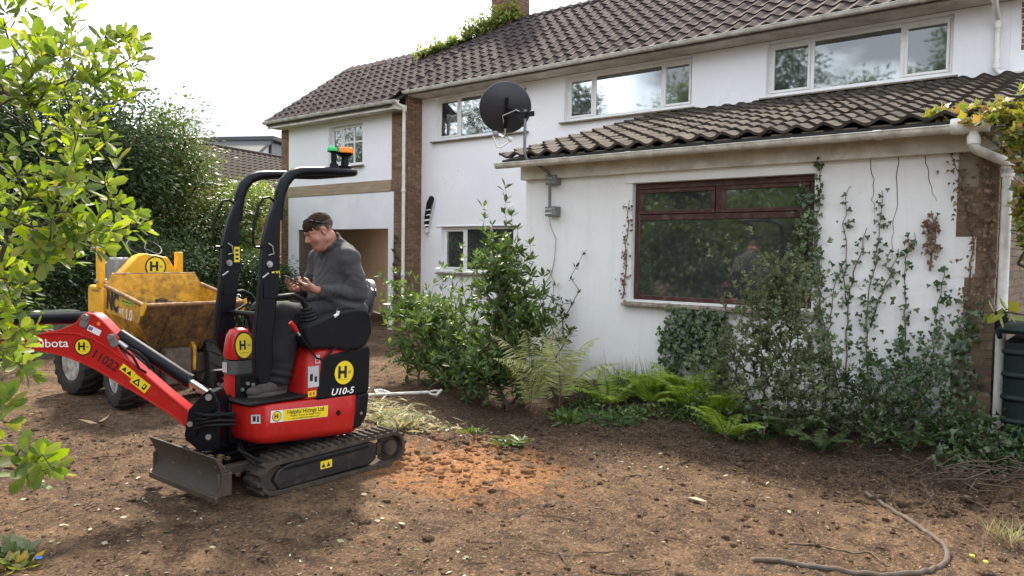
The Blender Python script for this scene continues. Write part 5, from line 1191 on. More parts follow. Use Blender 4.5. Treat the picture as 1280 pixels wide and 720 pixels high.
for y0, y1 in ((-.26,-.19), (.22,.15)):
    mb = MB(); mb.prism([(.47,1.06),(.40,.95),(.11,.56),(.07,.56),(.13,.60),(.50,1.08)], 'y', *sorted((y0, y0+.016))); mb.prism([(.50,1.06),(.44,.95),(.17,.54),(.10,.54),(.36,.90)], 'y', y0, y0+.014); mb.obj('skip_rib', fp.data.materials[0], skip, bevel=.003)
for y0 in (.545, -.56):
    mb = MB(); mb.prism([(.44,.98),(.50,.98),(.56,1.06),(.56,1.12),(.47,1.10)], 'y', y0, y0+.015); mb.obj('lip_plate', YELP, skip, bevel=.003)
mb = MB(); add_text(mb, 'NC', .26, -.19, .01, 0, 0, .06, 0, .72); add_rect(mb, .02, .27, .035, .085, 0, 2); add_rect(mb, .03, .26, .055, .065, .0008, 0); add_text(mb, 'WT', .085, .02, -.06, 0, 1, .012, sx=.8); add_text(mb, '1.0', .16, .20, -.065, 0, 1, .016, sx=.8)
decal(mb, 'lettering', [INK, WHITEINK, plain('green_print', (.35,.48,.03), .4)], skip, frame((-.02,-.5445,1.055), (1,0,-.11), (0,0,1)))
# soil lying in the skip
mb = MB(); rg = random.Random(3)
for k in range(90):
    x, y = rg.uniform(-.30,.30), rg.uniform(-.42,.42); mb.ball((x, y, .93+.10*(1-abs(y)/.5)-.04*x+rg.uniform(-.03,.03)), rg.uniform(.05,.11), (1,1,.6), 6)
o = mb.obj('soil_load', SOIL, skip, smooth=None); o['kind'] = 'stuff'
# front frame under the skip
mb = MB(); mb.box(-.30, .20, -.30, .30, .30, .52); fr_ = du(mb, 'front_frame', STEELD, bevel=.015)
mb = MB(); mb.box(.20, .34, -.24, .04, .22, .60); mb.obj('skip_stop', plain('muddy_plate', (.16,.13,.105), .9, dirt=.9, dirtc=(.08,.06,.045), bump=.6), fr_, bevel=.02)
mb = MB(); mb.tube([(.02,-.42,.36),(.02,.42,.36)], .07, 12); mb.obj('axle', STEELD, fr_)
for y in (.12,):
    mb = MB(); mb.prism([(.10,.30),(.24,.34),(.26,.60),(.18,.66),(.10,.62)], 'y', y-.02, y+.02); mb.obj('skip_bracket', YELDIRTY, fr_, bevel=.006)
mb = MB(); mb.tube([(-.2,.15,.42),(.10,.15,.70)], .045, 12); mb.obj('tip_cylinder', BLACKP, fr_)
# rear body
mb = MB(); mb.box(-1.50, -.62, -.26, .30, .38, .98); rb = du(mb, 'rear_body', YELP, bevel=.03)
mb = MB(); mb.box(-1.5, -.45, -.30, -.20, .28, .40); mb.box(-1.5, -.45, .20, .30, .28, .40); mb.box(-.50, -.28, -.12, .12, .30, .50); mb.obj('chassis', STEELD, rb, bevel=.01)
mb = MB(); mb.tube([(-1.10,-.42,.36),(-1.10,.42,.36)], .07, 12); mb.obj('axle', STEELD, rb)
for sy in (-1, 1):
    a, b = sorted((sy*.26, sy*.54)); mb = MB(); mb.prism([(-.80,.62),(-.50,.60),(-.46,.74),(-.48,1.235),(-.80,1.25),(-.84,1.20),(-.84,.80)], 'y', a, b); mg = mb.obj('side_pod', YELP, rb, bevel=.02)
    if sy == -1:
        mb = MB()
        for k in range(5): add_rect(mb, -.10+.04*k, -.075+.04*k, -.012, .012, 0, 0)
        decal(mb, 'small_print', [plain('dark_print', (.12,.1,.05), .5)], mg, frame((-.62,-.5415,1.19), (1,0,0), (0,0,1)))
    mb = MB(); mb.box(-.57, -.49, (-.56 if sy < 0 else .31), (-.49 if sy < 0 else .38), 1.22, 1.68 if sy < 0 else 1.62); po = mb.obj('roll_bar_stub', YELP, rb, bevel=.008)
    mb = MB(); mb.tube([(-.48,(-.50 if sy < 0 else .36),1.28),(-.44,(-.50 if sy < 0 else .36),1.28),(-.42,(-.47 if sy < 0 else .33),1.26)], .018, 8); mb.cyl((-.53,(-.58 if sy < 0 else .40),1.30),(-.53,(-.47 if sy < 0 else .29),1.30), .022, n=10); mb.obj('hinge_pin', ZINC, po)
mb = MB(); mb.tube([(-.52,-.42,1.33),(-.50,-.20,1.32)], .012, 8); mb.obj('guard_rail', ZINC, rb)
mb = MB(); mb.prism([(-.36,1.28),(.40,1.28),(.34,1.36),(.20,1.56),(-.06,1.60),(-.14,1.57),(-.34,1.36)], 'x', -.66, -.50); mb.box(-.66,-.50,-.36,.40,.95,1.279); da_ = mb.obj('dashboard', YELP, rb, bevel=.012)
mb = MB(); emblem(mb, .105); decal(mb, 'emblem_sticker', EMB, da_, frame((-.4985, .06, 1.45), (0,1,0), (0,0,1)))
mb = MB(); mb.tube([(-.52,.42,1.28),(-.52,.43,1.36),(-.52,.52,1.36),(-.52,.53,1.28)], .014, 8); mb.obj('tie_handle', YELP, rb)
mb = MB(); mb.tube([(-.62,.07,1.45),(-.78,.07,1.64)], .022, 10); N = 24
ring = [Vector((-.80,.07,1.66))+Vector((math.sin(R(28))*math.cos(a)*.19*1.0, math.sin(a)*.19, math.cos(R(28))*math.cos(a)*.0))+Vector((math.cos(a)*.19*.75, 0, math.cos(a)*.19*.45))*0 for a in np.linspace(0, 2*math.pi, N, endpoint=False)]
ring = [Vector((-.80+.165*math.cos(a), .07+.19*math.sin(a), 1.665+.095*math.cos(a)*-1)) for a in np.linspace(0, 2*math.pi, N, endpoint=False)]
mb.tube(ring, .013, 8, closed=True)
for k in (2, 10, 18): mb.tube([(-.79,.07,1.65), ring[k]], .010, 6)
mb.obj('steering_wheel', BLACKPL, rb)
mb = MB(); mb.box(-1.30, -.92, -.24, .24, 1.05, 1.20); mb.prism([(-1.34,1.15),(-1.22,1.15),(-1.24,1.48),(-1.34,1.50)], 'y', -.22, .22); mb.obj('seat', plain('grey_seat', (.10,.105,.11), .6, dirt=.3), rb, bevel=.03)
mb = MB(); mb.box(-.95, -.70, -.30, -.12, 1.25, 1.55); mb.obj('seat_cover_box', plain('grey_box', (.20,.23,.26), .4), rb, bevel=.03)
mb = MB(); mb.tube([(-.60,.22,1.30),(-.62,.22,1.56),(-.58,.28,1.58)], .010, 6); mb.obj('gear_lever', BLACKPL, rb)
# ------------------------------------------------------------------ foliage tools
def unit(a): return a/np.maximum(np.linalg.norm(a, axis=-1, keepdims=True), 1e-9)
def T_leaf(stations, fold=.12, tip=True, droop=.0):
    """leaf outline from (t, half width) stations with a folded midrib; vertices (x, y, fold depth per width, droop per length) and quads"""
    V = [(0, 0, 0, 0)]; Q = []
    for t, w in stations: V += [(-w, t, 0, -droop*t*t), (0, t, -fold*w, -droop*t*t), (w, t, 0, -droop*t*t)]
    V.append((0, 1, 0, -droop)); n = len(stations)
    Q.append((0, 3, 2, 1))
    for i in range(n-1):
        a = 1+3*i; b = a+3; Q += [(a, a+1, b+1, b), (a+1, a+2, b+2, b+1)]
    a = 1+3*(n-1); Q.append((a, a+1, a+2, len(V)-1))
    return np.array(V), np.array(Q)
L_OVAL = T_leaf([(.3,.42),(.65,.5)], .35, droop=.15)
L_LANCE = T_leaf([(.25,.36),(.6,.5)], .4, droop=.18)
L_OBOV = T_leaf([(.25,.26),(.55,.46),(.82,.42)], .35, droop=.16)
L_QUAD = (np.array([(0,0,0),(.5,.45,.06),(0,1,-.1),(-.5,.45,.06)], float), np.array([(0,1,2,3)]))
L_IVY = (np.array([(0,0,0),(.42,-.10,0),(.52,.28,.02),(.24,.42,0),(0,1,-.06),(-.24,.42,0),(-.52,.28,.02),(-.42,-.10,0),(0,.35,.05)], float), np.array([(0,1,2,8),(8,2,3,4),(8,4,5,6),(0,8,6,7)]))
L_LOBE = (np.array([(0,0,0),(.36,.02,0),(.62,.42,-.05),(.30,.50,.02),(0,1,-.1),(-.30,.50,.02),(-.62,.42,-.05),(-.36,.02,0),(0,.4,.05)], float), np.array([(0,1,2,8),(8,2,3,4),(8,4,5,6),(0,8,6,7)]))
def leaf_geo(P, D, N, L, W, tpl):
    V, Q = tpl
    if V.shape[1] == 3: V = np.concatenate([V[:,:2], 0*V[:,:1], V[:,2:]], 1)
    D = unit(D); N = unit(N-D*np.sum(N*D, -1, keepdims=True)); X = np.cross(D, N)
    L = np.broadcast_to(np.asarray(L, float), (len(P),)); W = np.broadcast_to(np.asarray(W, float), (len(P),))
    A = P[:,None]+X[:,None]*(V[None,:,0:1]*W[:,None,None])+D[:,None]*(V[None,:,1:2]*L[:,None,None])+N[:,None]*(V[None,:,2:3]*W[:,None,None]+V[None,:,3:4]*L[:,None,None])
    F_ = Q[None]+(np.arange(len(P))*len(V))[:,None,None]
    return A.reshape(-1, 3), F_.reshape(-1, 4)
def leaf_obj(name, geos, mats, parent=None, mi=None):
    Vs = []; Fs = []; ms = []; o = 0
    for k, g in enumerate(geos):
        v, f = g[0], g[1]; Vs.append(v); Fs.append(f+o); o += len(v); ms += [g[2] if len(g) > 2 else 0]*len(f)
    ob = bpy.data.objects.new(name, np_mesh(name, np.concatenate(Vs), np.concatenate(Fs), mats, True, ms)); COL.objects.link(ob)
    if parent is not None: ob.parent = parent
    return ob
def rdir(n, rng=RNG): return unit(rng.normal(size=(n, 3)))
def grow(roots, tips, r_tip=.004, r_max=.06, step=.25, wob=.06, rng=RNG, bias=.35):
    """join every tip to the nearest wood already there; returns node positions, parents, radii, tip index, tip directions"""
    nodes = [np.array(p, float) for p in roots]; par = [-1]+list(range(len(roots)-1)); tipi = []
    r0 = nodes[0]; pl = [0.0]
    for i in range(1, len(nodes)): pl.append(pl[-1]+np.linalg.norm(nodes[i]-nodes[i-1]))
    for tp in sorted(tips, key=lambda q: np.linalg.norm(np.array(q)-r0)):
        tp = np.array(tp, float); A = np.array(nodes); d = np.linalg.norm(A-tp, axis=1); dr = np.linalg.norm(A-r0, axis=1)
        k = int(np.argmin(d+bias*np.array(pl))); a = nodes[k]; L = d[k]; m = max(1, int(L/step))
        prev = k
        for i in range(1, m+1):
            t = i/m; p = a+(tp-a)*t+rng.normal(size=3)*wob*L*math.sin(math.pi*t)*.6+np.array([0,0,.10*L*math.sin(math.pi*t)])*(1 if i < m else 0)
            nodes.append(p); pl.append(pl[prev]+np.linalg.norm(p-nodes[prev])); par.append(prev); prev = len(nodes)-1
        tipi.append(prev)
    n = len(nodes); load = np.zeros(n)
    for t in tipi: load[t] += 1
    for i in range(n-1, 0, -1): load[par[i]] += load[i]
    rad = np.minimum(r_max, r_tip*np.sqrt(np.maximum(load, 1)))
    return nodes, par, rad, tipi
def wood(nodes, par, rad, name, mat, parent, n=5, rmin=0.0):
    mb = MB()
    for i in range(len(nodes)):
        if par[i] < 0 or rad[i] < rmin: continue
        mb.tube([nodes[par[i]], nodes[i]], [min(rad[par[i]], rad[i]*1.5), rad[i]], n if rad[i] > .012 else 4, cap=False)
    return mb.obj(name, mat, parent, smooth=60, fix=False)
def blob_points(ells, n, rng=RNG, shell=.45):
    """points through a union of ellipsoids (centre, radii, weight), denser towards the outside"""
    w = np.array([e[2] if len(e) > 2 else e[1][0]*e[1][1]*e[1][2] for e in ells], float); w /= w.sum(); k = rng.choice(len(ells), n, p=w)
    C_ = np.array([e[0] for e in ells], float)[k]; R_ = np.array([e[1] for e in ells], float)[k]; d = rdir(n, rng); u = rng.random(n)**shell
    return C_+d*R_*u[:,None], d
def tree(name, label, cat, base, ells, nclump, nleaf, leafL, mat, tpl=L_QUAD, clump=.35, trunk_r=.12, group=None, rng=RNG, wfac=.5, bark=None, zmin=.05, droop=.3, rtip=.012, trunks=1):
    t = thing(name, base, label, cat, group); b = np.array(base, float)
    cc, cd_ = blob_points(ells, nclump, rng, .5); cc[:,2] = np.maximum(cc[:,2], b[2]+zmin+.15)
    zc = np.array([e[0] for e in ells])[:,2].mean(); ctr = np.array([e[0] for e in ells]).mean(0)
    roots = [b-[0,0,.1]]+[b*(1-k)+np.array([ctr[0],ctr[1],zc])*k+rng.normal(size=3)*.05*(k > .1) for k in (.12,.3,.5,.75)]
    nodes, par, rad, tipi = grow(roots, cc, rtip, trunk_r, .5, .08, rng); nodes = [p-b for p in nodes]
    wood(nodes, par, rad, 'trunk', bark or BARK, t)
    per = np.maximum(3, rng.poisson(nleaf/nclump, nclump)); k = np.repeat(np.arange(nclump), per); n = len(k)
    off = rng.normal(size=(n, 3))*clump*np.array([1,1,.7])*.6; P = cc[k]+off; P[:,2] = np.maximum(P[:,2], b[2]+zmin)
    D = unit(off*.9/clump+cd_[k]*.6+rdir(n, rng)*.7-np.array([0,0,droop])); N = unit(np.array([0,0,1.0])+rdir(n, rng)*.75)
    L = leafL*rng.uniform(.6, 1.2, n); crown = leaf_obj('crown', [leaf_geo(P-b, D, N, L, L*wfac, tpl)], [mat], t)
    return t
# leaf colours
LF_FRONT = leafmat('broad_leaf_yellow_green', [(.06,.11,.018), (.125,.195,.027), (.205,.28,.038), (.065,.11,.022), (.19,.235,.05), (.115,.17,.03), (.075,.13,.028), (.24,.24,.05)], .5, .55)
LF_LAUREL = leafmat('laurel_leaf', [(.036,.070,.020), (.056,.104,.027), (.088,.15,.036), (.042,.08,.022), (.16,.23,.06)], .32, .5)
LF_DARK = leafmat('dark_leaf', [(.028,.056,.022), (.050,.088,.032), (.075,.12,.040), (.038,.07,.026)], .25, .7)
LF_MID = leafmat('mid_leaf', [(.045,.082,.022), (.075,.125,.03), (.105,.155,.038), (.06,.10,.026), (.13,.16,.04)], .3, .45)
LF_LIGHT = leafmat('light_leaf', [(.085,.15,.03), (.13,.20,.04), (.18,.25,.055), (.10,.17,.04), (.22,.24,.07)], .35, .45)
LF_IVY = leafmat('ivy_leaf', [(.024,.052,.018), (.038,.074,.024), (.058,.10,.032), (.03,.06,.02), (.09,.115,.04)], .18, .25)
LF_GREY = leafmat('small_grey_leaf', [(.075,.115,.045), (.12,.16,.07), (.17,.21,.10), (.09,.13,.055), (.23,.24,.13)], .22, .5)
LF_FERN = leafmat('fern_leaf', [(.14,.23,.03), (.22,.33,.04), (.29,.40,.06), (.17,.27,.035)], .38, .5)
LF_FERND = leafmat('dark_fern_leaf', [(.03,.062,.018), (.045,.09,.022), (.07,.12,.03)], .25, .5)
LF_DRYF = leafmat('withered_fern_leaf', [(.26,.31,.12), (.38,.40,.19), (.45,.42,.24), (.33,.36,.14), (.22,.28,.08)], .35, .6)
LF_BROWN = leafmat('dead_leaf', [(.085,.045,.022), (.15,.08,.04), (.06,.033,.018), (.22,.14,.075), (.10,.058,.034)], .15, .6)
LF_VINE = leafmat('vine_leaf', [(.09,.14,.025), (.16,.20,.035), (.26,.26,.05), (.06,.10,.02), (.30,.24,.06), (.20,.13,.05)], .35, .42)
LF_CUT = leafmat('cut_weeds', [(.13,.16,.06), (.24,.24,.11), (.33,.29,.17), (.18,.20,.08), (.28,.22,.13)], .3, .65)

# ------------------------------------------------------------------ trees and hedge at the far side of the garden
rg = np.random.default_rng(21)
tree('evergreen_tree', 'tall dark evergreen tree behind the foreground leaves and the dumper', 'tree', (-16.4,6.4,0), [((-16.4,6.2,2.6),(1.5,1.7,1.9)),((-16.5,6.6,4.3),(1.2,1.3,1.3)),((-16.0,5.4,3.3),(1.2,1.2,1.5)),((-16.3,7.2,3.2),(1.1,1.1,1.4))], 230, 30000, .12, LF_DARK, L_QUAD, .42, .16, 'garden boundary trees', rg)
tree('evergreen_tree', 'dark evergreen tree at the left edge, mostly hidden by pale foreground leaves', 'tree', (-15.6,4.3,0), [((-15.6,4.2,2.4),(1.4,1.5,1.9)),((-15.8,3.8,4.0),(1.3,1.2,1.3)),((-15.2,3.0,2.4),(1.2,1.4,1.6))], 190, 24000, .12, LF_DARK, L_QUAD, .42, .16, 'garden boundary trees', rg)
tree('birch_tree', 'lighter green loose tree rising between the dark tree and the neighbouring roof', 'tree', (-16.6,8.6,0), [((-16.6,8.5,2.4),(1.1,1.2,1.6)),((-16.8,8.5,3.9),(.75,.85,1.0)),((-16.9,8.75,4.75),(.35,.4,.42))], 170, 19000, .10, LF_MID, L_QUAD, .42, .10, 'garden boundary trees', rg)
tree('bare_tree', 'thin twiggy tree with few leaves behind the dark evergreen tree', 'tree', (-18.5,8.6,0), [((-18.5,8.6,4.0),(.6,.9,1.3))], 60, 260, .09, LF_MID, L_QUAD, .3, .09, 'garden boundary trees', rg)
tree('leafy_bush', 'tall yellow green bush right behind the roll bar of the excavator', 'bush', (-16.4,10.2,0), [((-16.9,9.9,1.5),(.9,.9,1.4)),((-16.9,10.5,2.6),(.7,.55,1.0)),((-17.2,10.6,2.9),(.5,.5,.5))], 120, 15000, .10, LF_LIGHT, L_QUAD, .3, .05, 'boundary bushes', rg)
tree('leafy_bush', 'mid green bush below the neighbouring roof, left of the roll bar', 'bush', (-16.2,9.1,0), [((-16.2,9.1,1.2),(.9,1.0,1.2)),((-16.4,9.3,2.2),(.7,.8,.9))], 110, 14000, .09, LF_MID, L_QUAD, .3, .05, 'boundary bushes', rg)
for i, (x, y, h, lab) in enumerate(((-14.6,4.6,1.5,'dark ivy clad bush at the foot of the hedge beyond the red boom'),(-14.9,6.0,1.9,'dark ivy clad bush directly behind the dumper seat'),(-15.0,7.5,1.8,'dark ivy clad bush behind the right side of the dumper skip'),(-14.9,8.8,1.6,'dark ivy clad bush between the roll bar posts'),(-15.6,10.0,1.35,'dark low bush next to the garage corner'),(-13.9,2.9,1.7,'dark bush at the left edge below the foreground leaves'))):
    tree('hedge_bush', lab, 'bush', (x,y,0), [((x,y,h*.45),(.85,1.0,h*.55)),((x+.1,y+.2,h*.8),(.6,.7,h*.3))], 80, 9000, .085, LF_DARK if i % 3 else LF_IVY, L_QUAD, .3, .05, 'boundary bushes', rg)
tree('sapling', 'low grey green sapling between foreground leaves and the yellow dumper', 'bush', (-11.6,3.6,0), [((-11.6,3.5,.75),(.45,.5,.5))], 26, 420, .13, LF_LAUREL, L_LANCE, .22, .02, None, rg, .34)

# trees on the near side of the garden that the windows mirror
for i, (x, y, h, r, lab) in enumerate(((-5.5,-9,12,2.2,'tall garden tree behind the viewer, nearest to the middle of the garden'),(-8.6,-10,9.3,2.4,'broad lower garden tree behind the viewer beside the two tall ones'),(-12.6,-10,12.5,2.1,'second tall garden tree behind the viewer'),(-17.2,-10,10.6,1.5,'slim garden tree standing apart behind the viewer'),(-23.2,-10,12,1.4,'slim tall garden tree near the far end behind the viewer'),(-30,-11,13,4.2,'largest garden tree at the far end behind the viewer'),(2.5,-10,9,2.6,'rounded garden tree behind the viewer on the right'))):
    tree('garden_tree', lab, 'tree', (x,y,0), [((x,y,h*.42),(r*.9,r,h*.30)),((x+.4,y,h*.72),(r*.8,r*.8,h*.26)),((x-.5,y+.4,h*.3),(r,r*.8,h*.22))], 150, 17000, .24, LF_MID if i % 2 else LF_DARK, L_QUAD, .6, .22, 'trees on the near side of the garden', rg)
for i, (x, y, h, lab) in enumerate(((-13,-6.5,3.6,'tall laurel hedge behind the viewer, far end'),(-9,-6.8,3.9,'tall laurel hedge behind the viewer, tallest stretch'),(-5,-7,3.4,'tall laurel hedge behind the viewer, middle stretch'),(-1,-7,3.0,'tall laurel hedge behind the viewer, lowest stretch'))):
    tree('laurel_hedge', lab, 'hedge', (x,y,0), [((x-1.1,y,h*.45),(1.4,1,h*.5)),((x+1.1,y+.2,h*.45),(1.5,1,h*.5))], 90, 15000, .17, LF_MID, L_QUAD, .5, .06, 'hedges on the near side of the garden', rg)

# ------------------------------------------------------------------ foreground tree with pale green rosettes
FT = [(-2.665, 0.85, 1.386), (-2.582, 0.851, 1.358), (-2.744, 0.849, 1.357), (-2.703, 0.885, 1.401), (-3.124, 0.975, 2.508), (-3.175, 1.042, 2.515), (-3.187, 1.08, 2.518), (-3.171, 1.231, 2.614), (-3.027, 1.161, 2.529), (-3.176, 1.203, 2.502), (-2.469, 0.957, 2.259), (-2.844, 1.052, 2.354), (-3.128, 1.254, 2.385), (-3.015, 1.075, 2.303), (-3.298, 1.081, 2.435), (-2.619, 0.912, 2.273), (-2.959, 0.956, 2.257), (-2.585, 1.061, 2.288), (-2.776, 1.179, 2.385), (-2.744, 1.233, 2.392), (-2.308, 1.074, 2.27), (-2.541, 1.067, 2.245), (-2.548, 1.119, 2.256), (-3.033, 1.302, 2.306), (-2.859, 1.306, 2.268), (-2.516, 1.032, 2.173), (-2.921, 1.282, 2.228), (-2.539, 0.995, 2.181), (-2.944, 1.1, 2.214), (-2.605, 0.928, 2.141), (-2.546, 0.864, 2.157), (-3.278, 1.058, 2.218), (-2.776, 0.863, 2.138), (-2.535, 1.063, 2.118), (-3.15, 1.262, 2.207), (-3.114, 1.191, 2.206), (-2.647, 1.036, 2.063), (-3.096, 1.283, 2.143), (-2.748, 1.178, 2.039), (-2.893, 1.184, 2.009), (-2.492, 1.08, 1.954), (-3.212, 1.171, 2.169), (-3.061, 1.062, 2.065), (-3.192, 1.205, 2.065), (-3.193, 1.135, 2.012), (-2.793, 0.922, 1.997), (-2.882, 0.904, 1.963), (-2.703, 0.869, 1.896), (-2.648, 0.895, 1.883), (-2.519, 0.927, 1.879), (-2.661, 1.027, 1.909), (-2.866, 1.132, 1.889), (-2.442, 0.931, 1.816), (-2.908, 1.161, 1.837), (-2.736, 0.995, 1.845), (-2.734, 0.969, 1.805), (-3.198, 1.054, 1.855), (-2.973, 0.932, 1.851), (-2.552, 1.122, 1.795), (-2.638, 1.199, 1.762), (-2.858, 1.222, 1.753), (-2.414, 0.998, 1.76), (-3.102, 1.266, 1.728), (-2.35, 1.016, 1.7), (-2.843, 1.271, 1.691), (-3.041, 1.2, 1.755), (-2.45, 0.933, 1.757), (-3.193, 1.025, 1.765), (-2.804, 0.958, 1.714), (-2.916, 1.058, 1.705), (-2.44, 0.929, 1.674), (-2.524, 0.893, 1.649), (-2.686, 0.883, 1.66), (-3.348, 1.047, 1.708), (-2.599, 0.965, 1.612), (-3.104, 1.058, 1.575), (-3.311, 1.047, 1.586), (-3.12, 1.215, 1.62), (-2.851, 0.889, 1.516), (-2.836, 0.906, 1.45), (-3.19, 0.993, 1.353), (-3.146, 1.042, 1.234), (-3.243, 1.021, 1.257), (-3.459, 0.982, 2.288), (-2.741, 0.775, 1.962), (-2.961, 0.813, 1.802), (-3.156, 0.887, 1.617), (-3.4, 0.952, 1.371), (-3.023, 0.794, 2.377), (-3.483, 0.935, 2.162), (-3.168, 0.821, 1.672), (-2.939, 0.778, 1.333), (-2.931, 0.8, 1.541), (-2.804, 0.819, 2.27), (-2.726, 0.798, 2.349)]
FB = [(-2.206, 0.684, 1.261), (-2.349, 0.737, 1.168), (-2.461, 0.742, 1.116), (-2.181, 0.701, 1.134), (-2.117, 0.715, 1.11), (-2.35, 0.825, 1.046), (-2.199, 0.802, 1.068), (-2.222, 0.741, 1.055), (-2.217, 0.694, 1.096), (-2.373, 0.688, 1.195), (-2.445, 0.698, 1.093)]
def rosettes(tips, dirs, rng, nl, L, tpl=L_OBOV, wf=.46, spread=.9, back=.05):
    """whorls of leaves round each shoot end"""
    P = []; D = []; N = []; S = []
    for tp, d in zip(tips, dirs):
        d = unit(np.array(d)+rng.normal(size=3)*.25); e = unit(np.cross(d, rng.normal(size=3))); b = np.cross(d, e); n = rng.integers(nl[0], nl[1]+1); ph = rng.random()*6.28
        for k in range(n):
            a = ph+k*2.4+rng.normal()*.25; q = k/n; s = spread*(1.25-.95*q)+rng.normal()*.12; rad_ = e*math.cos(a)+b*math.sin(a)
            P.append(np.array(tp)-d*back*(1-q)*rng.uniform(.6,1.4)+rad_*.003); D.append(d*math.cos(s)+rad_*math.sin(s)); N.append(d*math.sin(s)-rad_*math.cos(s)+rng.normal(size=3)*.18); S.append(L*(.72+.4*math.sin(math.pi*min(1, q+.2)))*rng.uniform(.75,1.2))
    if not P: return np.zeros((0, 3)), np.zeros((0, 4), int)
    P, D, N, S = map(np.array, (P, D, N, S)); return leaf_geo(P, D, N, S, S*wf*rng.uniform(.8,1.15,len(S)), tpl)
rg = np.random.default_rng(4)
def front_tree(name, label, roots, tips, extra):
    t = thing(name, roots[0], label, 'tree'); b = np.array(roots[0])
    tips = [np.array(p) for p in tips]; more = []
    for p in tips:
        for _ in range(extra if rg.random() < .8 else 0): more.append(p+rg.normal(size=3)*np.array([.05,.05,.045])+np.array([-.03,-.03,-.02]))
    tips = tips+more
    nodes, par, rad, tipi = grow(roots, tips, .0011, .018, .12, .08, rg, .3)
    wood([p-b for p in nodes], par, rad, 'branches', BARK, t)
    tp = [nodes[i] for i in tipi]; di = [unit(nodes[i]-nodes[par[i]])+np.array([.10,-.05,.45]) for i in tipi]
    mids = [i for i in range(len(roots), len(nodes)) if i not in set(tipi) and rad[i] < .006 and rg.random() < .35]
    g2 = rosettes([nodes[i] for i in mids], [unit(nodes[i]-nodes[par[i]])+np.array([0,0,.3]) for i in mids], rg, (2,3), .052)
    g1 = rosettes(tp, di, rg, (6,9), .056)
    leaf_obj('leaves', [(g1[0]-b, g1[1]), (g2[0]-b, g2[1])], [LF_FRONT], t); return t
front_tree('rhododendron_tree', 'close foreground tree with pale yellow green leaves filling the left edge', [(-3.95,.35,-.05),(-3.92,.42,.6),(-3.9,.5,1.27),(-3.75,.55,1.6),(-3.63,.6,1.85),(-3.55,.75,2.15)], FT, 2)
front_tree('rhododendron_shrub', 'small sprig of pale green leaves reaching in at the lower left edge', [(-2.95,.30,-.02),(-2.9,.42,.5),(-2.80,.5,.92)], FB, 1)

# ------------------------------------------------------------------ laurel by the extension corner
rg = np.random.default_rng(8)
def shrub(name, label, cat, base, tips, leafL, wf, mat, tpl, along=5, rt=.003, rm=.02, step=.16, rosn=(4,6), barkm=None, rng=rg, spread=.8, back=.05, group=None, up=.5, wob=.10):
    t = thing(name, base, label, cat, group); b = np.array(base, float)
    nodes, par, rad, tipi = grow([b-[0,0,.05], b+[0,0,.06]], tips, rt, rm, step, wob, rng)
    wood([p-b for p in nodes], par, rad, 'stems', barkm or BARK, t, 5)
    tset = set(tipi); di = lambda i: unit(nodes[i]-nodes[par[i]])
    geos = [rosettes([nodes[i] for i in tipi], [di(i)+np.array([0,0,up]) for i in tipi], rng, rosn, leafL, tpl, wf, spread, back)]
    mids = [i for i in range(2, len(nodes)) if i not in tset and rad[i] < rt*4.5]
    if mids and along: geos.append(rosettes([nodes[i] for i in mids], [di(i)+np.array([0,0,.3]) for i in mids], rng, (max(1, along-2), along), leafL*.95, tpl, wf, spread*1.25, back*1.6))
    leaf_obj('leaves', [(g[0]-b, g[1]) for g in geos], [mat], t); return t
tips = []
p, d = blob_points([((-5.5,6.6,1.0),(.55,.5,.62)),((-5.5,6.6,1.45),(.48,.38,.42)),((-5.15,6.7,.85),(.45,.4,.5)),((-5.35,6.4,.5),(.6,.4,.4)),((-5.5,6.35,.3),(.75,.35,.3))], 800, rg, .8); tips += list(p)
for x, y, z in ((-5.48,6.6,2.42),(-5.80,6.6,2.22),(-5.30,6.6,1.95),(-5.62,6.55,2.0),(-5.12,6.6,1.78),(-5.2,6.7,1.6),(-6.05,6.5,1.75),(-5.9,6.6,1.6),(-5.0,6.7,1.45),(-5.7,6.6,1.85),(-6.2,6.5,1.4),(-5.35,6.55,2.1),(-6.45,6.6,1.5)): tips += [(x,y,z),(x+.02,y,z-.14),(x-.03,y+.02,z-.28),(x+.03,y,z-.42),(x,y,z-.55)]
shrub('laurel_bush', 'bushy laurel with two tall upright shoots in front of the lower house window', 'bush', (-5.2,6.35,-.05), tips, .096, .40, LF_LAUREL, L_LANCE, 6, .0018, .016, group='laurel bushes')
p, d = blob_points([((-6.7,6.7,.75),(.75,.5,.55)),((-7.35,6.9,.95),(.45,.4,.45)),((-6.2,6.5,.55),(.5,.4,.45)),((-5.75,6.3,.35),(.5,.35,.35)),((-6.6,6.55,.3),(.8,.4,.3))], 760, rg, .8)
shrub('laurel_bush', 'low spreading laurel just behind the tail of the excavator', 'bush', (-6.4,6.5,-.03), list(p)+[(-7.7,6.8,1.25),(-7.75,6.75,1.35),(-7.5,6.8,1.42),(-6.4,6.6,1.35)], .098, .38, LF_LAUREL, L_LANCE, 6, .0018, .016, group='laurel bushes')
# thin climber on the extension wall beside it
tips = [(-5.62+.05*math.sin(k*1.7), 7.70, .5+.16*k) for k in range(7)]+[(-5.35+.09*math.sin(k*2.1)+.02*k, 7.69, .6+.155*k) for k in range(8)]+[(-5.55+.2*rg.random(), 7.68, .5+.7*rg.random()) for _ in range(16)]
shrub('wall_climber', 'thin dark climbing stems on the extension wall left of the big window', 'climber', (-5.4,7.62,.08), tips, .055, .55, LF_IVY, L_OVAL, 6, .0025, .01, rosn=(4,6))
# ivy strand at the garage corner, small plant leaning into the garage
tips = [(-12.1+.06*math.sin(k*2.3), 10.93, .3+.14*k) for k in range(13)]
shrub('wall_climber', 'narrow strand of ivy climbing the brick strip beside the garage opening', 'climber', (-12.1,10.9,-.02), tips, .09, .7, LF_LAUREL, L_IVY, 4, .003, .012, rosn=(4,6))

